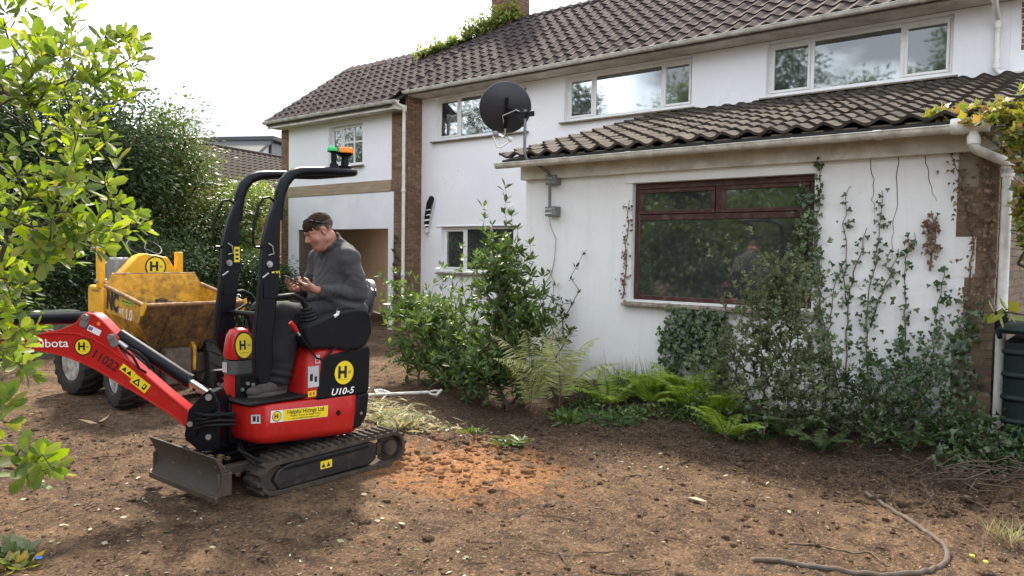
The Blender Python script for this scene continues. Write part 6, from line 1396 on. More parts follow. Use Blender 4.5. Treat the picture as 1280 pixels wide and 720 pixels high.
# ------------------------------------------------------------------ ferns
def fern(label, base, n, L, mat, rng, lean=(0,0), rise=.9, cat='fern', group='ferns along the wall', dry=0.0, az0=None, spreadaz=math.pi):
    t = thing('fern', base, label, cat, group); geos = []; stems = MB()
    for k in range(n):
        az = (2*math.pi*k/n+rng.normal()*.3) if az0 is None else az0+rng.uniform(-1, 1)*spreadaz; l = L*rng.uniform(.7, 1.1); el = rise*rng.uniform(.75, 1.2)
        p = np.array([0,0,.02]); h = np.array([math.cos(az), math.sin(az), 0]); pts = [p]; N_ = 15
        for i in range(N_):
            e = el-(1.15+dry*.8)*(i/N_)**1.6+rng.normal()*.02; p = p+(h*math.cos(e)+np.array([lean[0],lean[1],0])*.3*i/N_+np.array([0,0,math.sin(e)]))*l/N_; pts.append(p)
        pts = np.array(pts); stems.tube([tuple(q) for q in pts[::3]], [.004,.0035,.003,.002,.0015,.001][:len(pts[::3])], 4)
        m = 38; tt = np.linspace(.14, .99, m); ip = tt*N_; i0 = np.minimum(ip.astype(int), N_-1); fr = (ip-i0)[:,None]; q = pts[i0]*(1-fr)+pts[i0+1]*fr; tg = unit(pts[i0+1]-pts[i0])
        side = unit(np.cross(tg, np.array([0,0,1.0]))+1e-6); nrm = np.cross(side, tg); pl = l*.20*np.sin(np.pi*np.clip(tt*.82+.16, 0, 1))**.9+.008
        for sg in (-1, 1):
            D = side*sg+tg*.35-nrm*(.15+dry*.8)+rng.normal(size=(m, 3))*(.08+dry*.25); geos.append(leaf_geo(q, D, nrm+rng.normal(size=(m, 3))*.1, pl*rng.uniform(.85,1.1,m), .010+pl*.03, L_LANCE))
    stems.obj('stems', TWIGM, t, fix=False); leaf_obj('fronds', geos, [mat], t); return t
rg = np.random.default_rng(15)
fern('tall withered yellowish fern with drooping fronds beside the laurel', (-4.84,6.30,-.02), 7, .98, LF_DRYF, rg, (0,0), 1.52, group=None, dry=.45)
fern('tall pale fern with arching fronds nearest the white wall', (-4.62,6.50,.03), 6, .95, LF_DRYF, rg, (.1,0), 1.45, group=None, dry=.3)
for i, (x, y, n, L, m, lab) in enumerate(((-4.22,6.85,8,.62,LF_FERN,'bright fern nearest to the tall withered ferns'),(-3.95,7.25,9,.62,LF_FERN,'bright fern at the wall left of the dark ivy patch'),(-3.6,7.3,9,.66,LF_FERN,'bright fern with long fronds under the left end of the window sill'),(-3.35,7.0,9,.62,LF_FERN,'bright fern in front of the dark ivy patch'),(-3.0,6.9,8,.60,LF_FERN,'bright green fern left of the grey leaved shrub'),(-2.75,6.45,8,.55,LF_FERN,'fern at the edge of bare soil below the grey leaved shrub'),
    (-2.35,6.75,8,.46,LF_FERND,'dark fern under the grey leaved shrub'),(-1.95,6.55,7,.36,LF_FERND,'dark fern between grey shrub and ivy covered corner'),(-1.3,6.95,7,.38,LF_FERND,'small dark fern among the low growth near the downpipe'),(-3.8,7.0,8,.5,LF_FERN,'smaller bright fern in the middle of the ferns by the white wall'))):
    fern(lab, (x, y, gz(x, y)-.02), n, L, m, rg, (0,-.1))

n = 17000; x = rg.uniform(-4.6, -.45, n); y = rg.uniform(5.95, 7.72, n); kp = (y > 6.35+.45*vnoise(x*1.7, x*.3, 9)+.25*np.sin(x*3)*.5) & (vnoise(x*3.1, y*3.1, 8) > -.05); x, y = x[kp], y[kp]; n = len(x)
hgt = np.abs(rg.normal(size=n))*.075*np.clip(.4+1.2*vnoise(x*2.3, y*2.3, 19)+.6, .2, 1.6); P = np.stack([x, y, gh(x, y)+hgt], 1); D = unit(rdir(n, rg)+[0,0,.25]); S = rg.uniform(.03,.075,n)
o = leaf_obj('ground_cover', [(*leaf_geo(P[m_], D[m_], np.array([0,-.2,1.0])+rg.normal(size=(m_.sum(),3))*.5, S[m_], S[m_]*wf_, tp_), k_) for k_, m_, wf_, tp_ in ((0, x > -2.6+rg.normal(size=n)*.5, .7, L_IVY), )]+[(*leaf_geo(P[x < -2.9], D[x < -2.9], np.array([0,-.2,1.0])+rg.normal(size=((x < -2.9).sum(),3))*.5, S[x < -2.9]*.9, S[x < -2.9]*.35, L_LANCE), 1)], [LF_IVY, LF_LAUREL]); o['kind'] = 'stuff'
# ------------------------------------------------------------------ grey leaved shrub, ivy and climbers on the extension
rg = np.random.default_rng(31)
p, d = blob_points([((-2.60,6.85,.95),(.50,.35,.60)),((-2.95,6.8,.65),(.40,.35,.42)),((-2.2,6.9,.75),(.42,.35,.5)),((-2.5,6.95,1.45),(.42,.3,.35)),((-2.35,6.75,.5),(.5,.3,.4)),((-2.45,6.9,1.25),(.50,.32,.5))], 1300, rg, .85)
tw = []
for a, b, n in (((-2.6,6.9,1.4),(-2.25,6.85,2.02),6),((-2.7,6.9,1.4),(-2.95,6.8,1.84),5),((-2.7,6.8,1.4),(-3.25,6.75,1.80),6),((-2.45,6.9,1.4),(-2.05,6.85,1.8),5),((-2.7,6.85,1.5),(-2.72,6.8,1.95),4),((-2.4,6.9,1.2),(-1.75,6.8,1.45),6),((-2.9,6.7,.9),(-3.4,6.6,1.15),4)):
    for k in range(n): q = (k+1)/n; tw.append(tuple(np.array(a)*(1-q)+np.array(b)*q+rg.normal(size=3)*.02))
shrub('cotoneaster_shrub', 'open shrub with tiny grey green leaves and thin twigs before the large window', 'shrub', (-2.45,6.55,.05), list(p)+tw, .040, .55, LF_GREY, L_OVAL, 5, .0011, .010, .11, (6,9), rng=rg, back=.05, wob=.12)
p, d = blob_points([((-1.85,7.0,.55),(.40,.3,.45)),((-1.45,7.0,.45),(.42,.35,.42)),((-1.6,6.7,.25),(.5,.35,.25))], 300, rg, .7)
shrub('evergreen_shrub', 'dark small leaved shrub between the grey shrub and the brick corner', 'shrub', (-1.65,6.85,.08), list(p), .048, .5, LF_IVY, L_OVAL, 5, .0013, .009, .12, (5,7), rng=rg)
p, d = blob_points([((-.95,6.95,.3),(.38,.35,.28)),((-.55,6.6,.22),(.35,.35,.2))], 90, rg, .55)
shrub('evergreen_shrub', 'low dark leafy growth at the foot of the white downpipe', 'shrub', (-.85,6.85,.06), list(p), .055, .5, LF_IVY, L_OVAL, 5, .002, .01, .10, (5,7), rng=rg)
def ivy(label, stems, nleaf, rng, mat=LF_IVY, L=.055, depth=.05, patches=(), tpl=L_IVY, wf=.95, name='ivy', y=YE, cat='ivy', group='ivy on the extension wall'):
    """stems: polylines (x, z) on the wall; patches: (x0, x1, z0, z1, n) of hanging leaves"""
    b = np.array([stems[0][0][0], y, stems[0][0][1]]); t = thing(name, b, label, cat, group); mb = MB(); P = []; 
    for s in stems:
        q = [np.array([x, y-.012, z]) for x, z in s]; pts = []
        for a, c in zip(q, q[1:]):
            m = max(2, int(np.linalg.norm(c-a)/.08))
            for k in range(m): pts.append(a+(c-a)*k/m+np.array([rng.normal()*.012, -abs(rng.normal())*.004, 0]))
        pts.append(q[-1]); mb.tube([tuple(p_-b) for p_ in pts], [.009-.0065*k/len(pts) for k in range(len(pts))], 5)
        L_ = sum(np.linalg.norm(c-a) for a, c in zip(pts, pts[1:])); n = int(nleaf*L_)
        k = rng.random(n)*(len(pts)-1.001); i = k.astype(int); A = np.array(pts); f = (k-i)[:,None]; P.append(A[i]*(1-f)+A[i+1]*f+np.stack([rng.normal(size=n)*.035, -np.abs(rng.normal(size=n))*depth*.7-.01, rng.normal(size=n)*.03], 1))
    for x0, x1, z0, z1, n in patches:
        x = rng.uniform(x0, x1, n); z = rng.uniform(z0, z1, n); keep = (vnoise(x*5, z*5, 3)+.9*(1-np.abs((x-(x0+x1)/2)/((x1-x0)/2))**3)-.5*np.abs((z-(z0+z1)/2)/((z1-z0)/2))**3) > -.05
        x, z = x[keep], z[keep]; P.append(np.stack([x, y-.015-np.abs(rng.normal(size=len(x)))*depth*1.3, z], 1))
    mb.obj('stems', TWIGM, t, fix=False); P = np.concatenate(P); n = len(P)
    D = np.stack([rng.normal(size=n)*.55, -.25+rng.normal(size=n)*.25, -.8+rng.normal(size=n)*.45], 1); N = np.stack([rng.normal(size=n)*.4, -np.ones(n), .45+rng.normal(size=n)*.4], 1); S = L*rng.uniform(.6, 1.25, n)
    leaf_obj('leaves', [leaf_geo(P-b, D, N, S, S*wf, tpl)], [mat], t); return t
ivy('thick dark ivy patch hanging below the left half of the window sill', [[(-3.6,.2),(-3.65,.6),(-3.8,1.0)],[(-3.4,.2),(-3.35,1.02)],[(-3.9,.35),(-4.02,.95)]], 60, rg, L=.055, depth=.07, patches=((-4.1,-3.2,.22,1.10,900),(-3.95,-3.3,.55,1.08,420)))
ivy('dark ivy running up the right edge of the window to the gutter', [[(-2.3,.2),(-2.36,1.1),(-2.42,1.8),(-2.40,2.65)],[(-2.25,.4),(-2.40,1.4),(-2.46,2.3)],[(-2.5,1.3),(-2.58,2.0),(-2.55,2.40)]], 46, rg, L=.050, depth=.06, patches=((-2.62,-2.40,1.5,2.4,95),))
ivy('slender ivy stem with sparse leaves right of the window edge', [[(-2.1,.3),(-2.12,1.2),(-2.16,1.9),(-2.13,2.35)],[(-2.12,1.2),(-2.0,1.75),(-1.96,1.95)],[(-2.2,.3),(-2.28,1.0),(-2.2,1.6)]], 30, rg, L=.045)
ivy('taller slender ivy stem in the middle of the white wall right of the window', [[(-1.9,.3),(-1.93,1.1),(-1.86,1.8),(-1.84,2.3)],[(-1.92,1.0),(-1.74,1.5),(-1.68,1.75)]], 36, rg, L=.050, patches=((-1.98,-1.78,.6,1.3,30),))
ivy('spreading ivy on the white wall next to the brick corner', [[(-1.55,.2),(-1.6,.9),(-1.62,1.5),(-1.55,1.9)],[(-1.4,.2),(-1.35,1.1),(-1.3,1.6)],[(-1.2,.1),(-1.12,1.2)]], 44, rg, L=.050, depth=.08, patches=((-1.72,-1.05,.1,1.0,380),(-1.3,-.95,.1,1.35,230),(-2.0,-1.4,.1,.75,300)))
ivy('withered red brown creeper hanging over the brick corner under the gutter', [[(-1.12,1.1),(-1.08,1.8),(-1.18,2.3),(-1.3,2.62)],[(-1.0,1.2),(-.96,2.0),(-1.0,2.6)]], 60, rg, LF_BROWN, .042, .09, ((-1.25,-.92,2.0,2.62,95),(-1.1,-.9,1.5,2.1,38),(-1.05,-.9,1.1,1.6,20)), L_LOBE, .6, 'dead_creeper', cat='creeper', group=None)
ivy('small clump of dead brown leaves clinging to the white wall near the corner', [[(-1.42,1.55),(-1.38,1.9),(-1.42,2.1)]], 60, rg, LF_BROWN, .05, .04, ((-1.48,-1.36,1.7,2.02,40),(-1.62,-1.56,1.75,1.9,8)), L_IVY, .85, 'dead_creeper', cat='creeper', group=None)
ivy('dry creeper leaves along the left frame of the large window', [[(-4.60,1.15),(-4.58,1.7),(-4.56,2.3)]], 70, rg, LF_BROWN, .035, .02, (), L_IVY, .8, 'dead_creeper', cat='creeper', group=None)
# rootlet trails left on the render
for i, (pts, lab) in enumerate((([(-1.95,2.62),(-1.92,2.3),(-1.9,2.05)],'dark rootlet trail on the wall left of the dead leaf clump'),([(-1.72,2.62),(-1.70,2.2),(-1.74,1.9),(-1.72,1.6)],'longest dark rootlet trail down the white wall under the gutter'),([(-1.5,2.62),(-1.44,2.35),(-1.38,2.15)],'slanting dark rootlet trail near the brick corner'))):
    mb = MB(); t_ = [np.array([x, YE-.004, z]) for x, z in pts]; q = []
    for a, c in zip(t_, t_[1:]):
        for k in range(6): q.append(a+(c-a)*k/6+np.array([rg.normal()*.008, 0, 0]))
    for k in range(len(q)-1):
        pass
    mb.tube(q, [.0036-.0024*k/len(q) for k in range(len(q))], 4)
    o = mb.obj('creeper_trail', plain('dry_rootlet%d' % i, (.07,.05,.035), .9), None, smooth=None, fix=False); tag(o, lab, 'creeper', 'rootlet trails on the render')
# yellowing vine over the roof corner
rg = np.random.default_rng(40)
p1, d = blob_points([((-.95,7.4,2.86),(.30,.22,.14)),((-.74,7.35,2.70),(.16,.2,.28)),((-.70,7.45,2.2),(.10,.15,.42)),((-1.18,7.62,2.93),(.40,.25,.07)),((-.55,7.4,2.9),(.25,.3,.25)),((-.66,7.55,1.85),(.08,.12,.30))], 230, rg, .7)
shrub('grape_vine', 'yellow green vine spilling over the extension roof corner beside the downpipe', 'vine', (-.35,7.9,.05), list(p1), .082, .8, LF_VINE, L_LOBE, 3, .0018, .012, .16, (4,6), rng=rg, spread=1.1)
shrub('vine_sprig', 'sprig of large pale leaves in front of the white downpipe', 'vine', (-.20,7.0,.05), [(-.30,6.9,1.15),(-.55,6.7,1.25),(-.72,6.62,1.28),(-.80,6.60,1.26),(-.66,6.62,1.31)], .12, .62, LF_VINE, L_OVAL, 1, .003, .008, .2, (3,4), rng=rg, spread=1.2)
p1, d = blob_points([((-.35,6.7,2.2),(.12,.2,.14)),((-.30,6.7,1.95),(.10,.15,.12)),((-.42,6.6,2.45),(.10,.12,.08))], 12, rg, .6)
shrub('vine_sprig', 'large green leaves hanging in from the right edge above the water butt', 'vine', (-.12,6.9,.05), list(p1), .14, .72, LF_VINE, L_OVAL, 1, .003, .008, .25, (3,4), rng=rg, spread=1.2)
# creeper on the main roof below the chimney
rg = np.random.default_rng(41); n = 2600; q = rg.random(n); x = -13.25+q*2.05; base = np.stack([x, 12.75+(x+13.25)*.58, 6.22+(x+13.25)*.43], 1)
w = np.where(q > .45, .20, .07+.05*np.sin(q*40)); P = base+np.stack([rg.normal(size=n)*.05, rg.normal(size=n)*.10-.05, np.abs(rg.normal(size=n))*w], 1)
t = thing('roof_creeper', (-12.2,13.3,6.6), 'bright green creeper growing along the roof edge below the chimney', 'creeper'); b = np.array([-12.2,13.3,6.6])
S = .10*rg.uniform(.6,1.2,n); leaf_obj('leaves', [leaf_geo(P-b, rdir(n, rg)+[0,-.3,-.2], rdir(n, rg)*.6+[0,-.3,1], S, S*.8, L_IVY)], [leafmat('creeper_leaf', [(.09,.16,.03), (.15,.22,.045), (.21,.26,.06), (.30,.26,.08)], .35, .45)], t)
mb = MB(); mb.tube([tuple(base[i]-b) for i in np.argsort(q)[::260]], .02, 5); mb.obj('stem', BARK, t)
# ------------------------------------------------------------------ things about the garden
# satellite dish on its wall mast
t = thing('satellite_dish', (-5.64,7.70,2.2), 'dark grey satellite dish on a cranked steel mast above the extension corner', 'satellite dish'); o0 = Vector((-5.64,7.70,2.2))
rel = lambda *p: Vector(p)-o0
mb = MB(); pole = [(-5.64,7.66,2.12),(-5.64,7.66,2.60),(-5.65,7.62,2.68),(-5.72,7.48,2.76),(-5.80,7.38,2.82),(-5.82,7.37,2.92),(-5.82,7.37,3.42)]; mb.tube([rel(*p) for p in pole], .019, 12); mb.obj('mast', plain('mast_steel', (.17,.18,.19), .45, .5), t)
for z in (2.58, 2.19):
    mb = MB(); mb.box(*[v for pr in zip(rel(-5.70,7.64,z-.06), rel(-5.54,7.762,z+.06)) for v in pr]); br = mb.obj('wall_bracket', GREYM, t, bevel=.008)
    mb = MB(); mb.tube([rel(-5.69,7.645,z+.02), rel(-5.59,7.645,z+.02)], .014, 8); mb.tube([rel(-5.69,7.645,z-.03), rel(-5.59,7.645,z-.03)], .014, 8)
    for dx in (-.04,.06): mb.cyl(rel(-5.62+dx,7.645,z+.035), rel(-5.62+dx,7.63,z+.035), .012, n=8)
    mb.obj('u_clamp', ZINC, br)
ax = Vector((-.70,.62,.30)).normalized(); dc = rel(-6.10,7.34,3.46); e1 = ax.cross(Vector((0,0,1))).normalized(); e2 = e1.cross(ax)
mb = MB(); V = []; Fs = []; NR, NA = 7, 40
for fr_ in (0, .012):
    for i in range(NR+1):
        for k in range(NA):
            r = .315*i/NR; a = 2*math.pi*k/NA; V.append(dc+e1*r*1.03*math.cos(a)+e2*r*math.sin(a)+ax*(.30*r*r*2.2-fr_))
for s_ in (0, (NR+1)*NA):
    for i in range(NR):
        for k in range(NA): Fs.append((s_+i*NA+k, s_+i*NA+(k+1) % NA, s_+(i+1)*NA+(k+1) % NA, s_+(i+1)*NA+k))
q = (NR+1)*NA
for k in range(NA): Fs.append((NR*NA+k, NR*NA+(k+1) % NA, q+NR*NA+(k+1) % NA, q+NR*NA+k))
mb.add(V, Fs); dish = mb.obj('reflector', plain('dish_paint', (.022,.024,.03), .4, dirt=.15, dirtc=(.06,.06,.065)), t, fix=False)
mb = MB(); rim = [dc+e1*.325*math.cos(a)+e2*.315*math.sin(a)+ax*.064 for a in np.linspace(0, 2*math.pi, 40, endpoint=False)]; mb.tube(rim, .007, 6, closed=True); mb.obj('rim', GREYM, dish)
pm = rel(-5.82,7.37,3.36); mb = MB(); mb.tube([pm+Vector((.05,-.01,.02)), pm, dc-ax*.03+e2*.02], [.03,.028,.022], 10); mb.box(-.10,.02,-.03,.03,-.05,.03, 0, Matrix.Translation(pm)); mb.box(-.02,.08,-.02,.02,-.04,.02,0, Matrix.Translation(pm+Vector((.05,0,.01)))); mb.tube([dc-ax*.03+e2*.14, dc-ax*.03-e2*.24], .022, 8); mb.obj('tilt_bracket', BLACKP, t, bevel=.004)
lnb = dc+ax*.42-e2*.40; mb = MB(); mb.tube([dc-ax*.03-e2*.24, dc+ax*.02-e2*.36, lnb], .014, 8); mb.obj('feed_arm', plain('pale_metal', (.5,.48,.45), .4, .4), t)
mb = MB(); low = dc-e2*.36-ax*.05; mb.ball(tuple(low-e1*.12+Vector((0,0,.05))), .04); mb.obj('feed_horn', plain('clear_grey', (.25,.26,.27), .25), t); mb = MB(); mb.tube([low-e1*.15+Vector((0,0,.02)), low-e1*.10-Vector((0,0,.11)), low-e1*.05-Vector((0,0,.12)), low+e1*.10], .012, 8); mb.tube([low+e1*.04, low+e1*.09-Vector((0,0,.02))], .03, 8); mb.obj('feed_bracket', WHITE_PVC, t)
mb = MB(); mb.tube([dc-e2*.25, dc-e2*.1+Vector((0,-.06,.0)), pm+Vector((-.10,-.05,.06)), pm], .006, 6); mb.obj('cable', plain('pale_cable', (.5,.5,.48), .5), t)
mb = MB(); mb.tube([(-5.64,7.655,2.12),(-5.64,7.69,2.0),(-5.60,7.75,1.85),(-5.62,7.755,1.6),(-5.66,7.755,1.42),(-5.75,7.755,1.30)], .007, 6); o = mb.obj('cable', plain('wall_cable', (.42,.41,.38), .6), None); tag(o, 'thin pale cable running down the extension wall below the dish brackets', 'cable')
# flue on the main wall
t = thing('flue_pipe', (-11.6,11.5,2.45), 'short black and white flue pipe on the white wall beside the brick return', 'pipe'); o0 = Vector((-11.6,11.5,2.45)); pts = [Vector((-11.53,11.44,2.80)),Vector((-11.57,11.42,2.70)),Vector((-11.62,11.41,2.45)),Vector((-11.66,11.42,2.20))]
mb = MB(); mb.tube([p-o0 for p in pts], [.055,.06,.055,.05], 12); mb.ball(tuple(pts[0]-o0), .06); pi = mb.obj('pipe', BLACKPL, t)
for q in (.28,.5,.72,.95): p = pts[1].lerp(pts[3], q); mb = MB(); mb.tube([p-o0-Vector((-.006,0,.018)), p-o0+Vector((-.006,0,.018))], .062, 12); mb.obj('pipe_clip', WHITE_PVC, pi)
mb = MB(); mb.tube([pts[3]-o0, pts[3]-o0-Vector((.02,-.03,.10))], .055, 12); mb.tube([pts[0]-o0+Vector((.07,.03,-.02)), pts[3]-o0+Vector((.05,.04,0))], .012, 6); mb.obj('white_end', WHITE_PVC, t)
mb = MB(); mb.box(-9.43,-9.34,11.45,11.499,2.50,2.60); mb.box(-9.415,-9.355,11.443,11.45,2.515,2.585); o = mb.obj('sensor_box', UPVC, None, bevel=.006); tag(o, 'small white sensor box on the wall above the lower window', 'sensor')
# water butt
t = thing('water_butt', (-.215,7.76,0), 'dark green ribbed rectangular water butt behind the white downpipe', 'water tank'); WB = plain('dark_green_plastic', (.009,.017,.016), .5, dirt=.15, dirtc=(.03,.03,.025), bump=.1, bsc=150, spec=.25)
def rrect(hx, hy, r, n=5):
    P = []
    for sx, sy, a0 in ((1,-1,-90),(1,1,0),(-1,1,90),(-1,-1,180)):
        for i in range(n+1): a = R(a0+90*i/n); P.append((sx*(hx-r)+r*math.cos(a), sy*(hy-r)+r*math.sin(a)))
    return P
mb = MB(); lev = []; z = -.03
for k in range(6):
    for dz, g in ((0,.0),(.012,.018),(.03,.018),(.042,.0),(.10,.0)):
        lev.append((.56+g*.8, z+dz))
    z += .185
V = []; n = 24
for hx, zz in lev:
    for p in rrect(hx, hx-.02, .12): V.append((*p, zz))
Fs = [(i*n+j, i*n+(j+1) % n, (i+1)*n+(j+1) % n, (i+1)*n+j) for i in range(len(lev)-1) for j in range(n)]+[tuple(range(n-1,-1,-1)), tuple((len(lev)-1)*n+j for j in range(n))]
mb.add(V, Fs); mb.obj('tank', WB, t, smooth=40, bevel=.008)
mb = MB(); V = []
for hx, zz in ((.60,1.07),(.61,1.10),(.58,1.13),(.50,1.155),(.2,1.165)):
    for p in rrect(hx, hx-.02, .13): V.append((*p, zz))
mb.add(V, [(i*n+j, i*n+(j+1) % n, (i+1)*n+(j+1) % n, (i+1)*n+j) for i in range(4) for j in range(n)]+[tuple(range(n-1,-1,-1)), tuple(4*n+j for j in range(n))]); mb.obj('lid', WB, t, smooth=50)
mb = MB(); mb.tube([(-.60,-.35,1.02),(-.63,-.25,1.06),(-.63,.0,1.0),(-.60,.1,1.06)], .02, 8); mb.obj('grip_moulding', WB, t); mb = MB(); mb.tube([(-.35,-.60,1.02),(-.25,-.62,1.06),(-.05,-.62,1.0),(.1,-.60,1.05)], .02, 8); mb.obj('grip_moulding', WB, t)
# hose
hp = [(-1.36,5.59),(-1.24,5.47),(-1.05,5.27),(-.85,5.05),(-.75,4.88),(-.73,4.67),(-.80,4.44),(-.95,4.26),(-1.16,4.14),(-1.38,4.06),(-1.53,3.99)]
def spline(P, m=6):
    P = [np.array(p, float) for p in P]; out = []
    for i in range(len(P)-1):
        p0, p1, p2, p3 = P[max(i-1,0)], P[i], P[i+1], P[min(i+2, len(P)-1)]
        for k in range(m): t_ = k/m; out.append(.5*((2*p1)+(-p0+p2)*t_+(2*p0-5*p1+4*p2-p3)*t_**2+(-p0+3*p1-3*p2+p3)*t_**3))
    return out+[P[-1]]
def on_ground(P, lift): return [(float(p[0]), float(p[1]), gz(p[0], p[1])+lift) for p in P]
mb = MB(); mb.tube(on_ground(spline(hp), .008), .0155, 10); o = mb.obj('hose', plain('muddy_hose', (.055,.042,.032), .65, dirt=.5, dirtc=(.12,.085,.058), dsc=9), None); tag(o, 'muddy black hose curving across the bare soil at lower right', 'hose')
mb = MB(); mb.tube(on_ground(spline([(-1.5,4.42),(-1.3,4.5),(-1.1,4.55),(-.95,4.45)]), .004), .005, 6); o = mb.obj('root', TWIGM, None); tag(o, 'thin pale root lying inside the curve of the hose', 'root')
# spade
t = thing('spade', (-6.0,6.05,gz(-6.0,6.05)), 'spade with pale D handle lying on the soil behind the excavator', 'spade'); SPW = plain('pale_handle', (.55,.53,.48), .5, dirt=.3)
mb = MB(); mb.tube([(-.06,-.06,.13),(-.55,-.55,.10)], .017, 10); mb.tube([(-.50,-.5,.10),(-.75,-.75,.07)], .02, 8); mb.obj('shaft', SPW, t)
mb = MB(); mb.tube([(-.06,-.06,.13),(-.02,.0,.145),(.06,.01,.15)], .012, 8); mb.tube([(-.06,-.06,.13),(.0,-.07,.115),(.07,-.05,.115)], .012, 8); mb.tube([(.06,.03,.16),(.075,-.07,.11)], .015, 8); mb.obj('d_handle', SPW, t)
mb = MB(); mb.prism([(-.09,0),(.09,0),(.085,.24),(0,.30),(-.085,.24)], 'z', -.003, .003, 0, frame((-.74,-.74,.07), (.707,-.707,0), (-.7,-.7,-.12))); mb.obj('blade', STEELD, t, bevel=.002)
mb = MB(); rg2 = random.Random(4)
mb.ball((0,0,0), 1, (1,1,1), 22); V_ = np.array(mb.v); nn_ = 1+.35*vnoise(V_[:,0]*2.3+9, V_[:,1]*2.3+V_[:,2]*2.9, 3)+.18*vnoise(V_[:,0]*5+V_[:,2]*4, V_[:,1]*5, 6); V_ = V_*nn_[:,None]*[.10,.07,.045]+[-6.62,5.8,gz(-6.62,5.8)+.03]; mb.v = [tuple(p) for p in V_]
o = mb.obj('rag', plain('white_cloth', (.62,.62,.6), .9, dirt=.3, bump=.4, bsc=30), None, smooth=50); tag(o, 'crumpled white rag on the soil behind the excavator tail', 'rag')
# concrete block and timber at the back
mb = MB(); mb.box(-13.1,-12.7,4.25,4.95,-.05,.68); o = mb.obj('concrete_block', plain('grey_concrete', (.12,.13,.115), .9, dirt=.6, dirtc=(.05,.07,.035), bump=.4), None, bevel=.02); tag(o, 'mossy grey concrete block on the soil left of the dumper', 'block')
mb = MB(); mb.tube(on_ground([(-9.6,6.4),(-9.0,6.6),(-8.3,6.75)], .17), [.16,.17,.15], 12); o = mb.obj('log', plain('pale_log', (.30,.23,.17), .9, dirt=.5, bump=.5), None); tag(o, 'pale log lying on the soil right of the dumper skip', 'log')
# loose pieces
mb = MB(); b_ = np.array([-7.35,3.0]); 
for k in range(3):
    a = k*2.1; mb.add([(b_[0]+.10*math.cos(a)*q+.03*math.sin(a)*s_, b_[1]+.10*math.sin(a)*q-.03*math.cos(a)*s_, gz(*b_)+.02+.03*q*(1+.4*s_)) for q, s_ in ((0,0),(.6,1),(1.6,.2),(.6,-1))], [(0,1,2,3)])
o = mb.obj('dead_leaf', plain('tan_leaf', (.36,.24,.14), .7), None, smooth=None); tag(o, 'large curled tan leaf on the soil in front of the dumper', 'leaf')
mb = MB(); mb.add([(-2.2+.07*x, 4.71+.03*y, gz(-2.2,4.71)+.02+.012*z) for x, y, z in ((-1,0,0),(-.3,.9,.6),(1,.4,0),(.6,-.7,.4))], [(0,1,2,3)]); o = mb.obj('wood_chip', plain('pale_chip', (.34,.26,.17), .8), None, smooth=None); o.modifiers.new('s','SOLIDIFY').thickness = .006; tag(o, 'pale wood chip on the soil right of centre', 'wood chip')
mb = MB(); mb.ball((-4.42,1.50,gz(-4.42,1.5)+.04), .024, (1,.8,.35), 8); o = mb.obj('litter', plain('blue_plastic', (.03,.16,.5), .35), None); tag(o, 'scrap of blue plastic beside the low plant at lower left', 'litter')
# neighbouring house
t = thing('neighbour_house', (-27.5,17.0,0), 'neighbouring brick house with plain dark tiled roof behind the trees', 'house'); o0 = np.array([-27.5,17.0,0])
dv = np.array([-.25,.97]); nv = np.array([.97,.25])          # along the ridge; out of the front
H_ = lambda s_, w, z: (float(dv[0]*s_+nv[0]*w), float(dv[1]*s_+nv[1]*w), z)
mb = MB(); V = [H_(s_, w, z) for s_ in (-5,12) for w, z in ((2.2,0),(2.2,4.0),(-1.2,5.7),(-4.6,4.0),(-4.6,0))]; mb.add(V, [(0,1,6,5),(1,2,7,6),(2,3,8,7),(3,4,9,8),(0,4,3,2,1),(5,6,7,8,9)])
t_ = NT('far_brickwork'); br_ = t_.n('TexBrick'); br_.inputs['Scale'].default_value = 4.0; br_.inputs['Color1'].default_value = (.30,.115,.065,1); br_.inputs['Color2'].default_value = (.37,.16,.09,1); br_.inputs['Mortar'].default_value = (.3,.22,.17,1); br_.inputs['Mortar Size'].default_value = .02
c_ = t_.n('TexCoord'); sp_ = t_.n('SeparateXYZ'); cb = t_.n('CombineXYZ'); t_.l(c_.outputs['Object'], sp_.inputs[0]); t_.l(sp_.outputs[1], cb.inputs[0]); t_.l(sp_.outputs[2], cb.inputs[1]); t_.l(cb.outputs[0], br_.inputs['Vector']); t_.set(Base_Color=br_.outputs[0], Roughness=.9)
mb.obj('wall', t_.m, t, smooth=None)
mb = MB(); mb.add([H_(-5.2,2.5,3.85),H_(12.2,2.5,3.85),H_(12.2,-1.2,5.74),H_(-5.2,-1.2,5.74),H_(-5.2,-4.9,3.85),H_(12.2,-4.9,3.85)], [(0,1,2,3),(3,2,5,4)]); rf = mb.obj('roof', UNDER, t, smooth=None)
sl_ = math.hypot(3.7,1.94); ux = Vector((dv[0],dv[1],0)); uy = Vector((-nv[0]*3.7/sl_,-nv[1]*3.7/sl_,1.89/sl_)); fm = tile_mesh('roof_tile', .314, .42, TILEFAR, .045, 6); items = []
for r in range(12):
    for k in range(57):
        p = Vector(H_(-5.2+.31*(k+.5), 2.5, 3.88))+uy*(r*.345); items.append((frame(p, ux, uy), fm, 0))
join(items, 'roof_tiles', [TILEFAR], rf)
mb = MB(); mb.tube([H_(-5.3,2.56,3.82),H_(12.3,2.56,3.82)], .07, 8); mb.obj('gutter', BLACKPL, t); mb = MB(); mb.tube([H_(-5.2,-1.2,5.77),H_(12.2,-1.2,5.77)], .11, 8); mb.obj('ridge', TILEFAR, t)
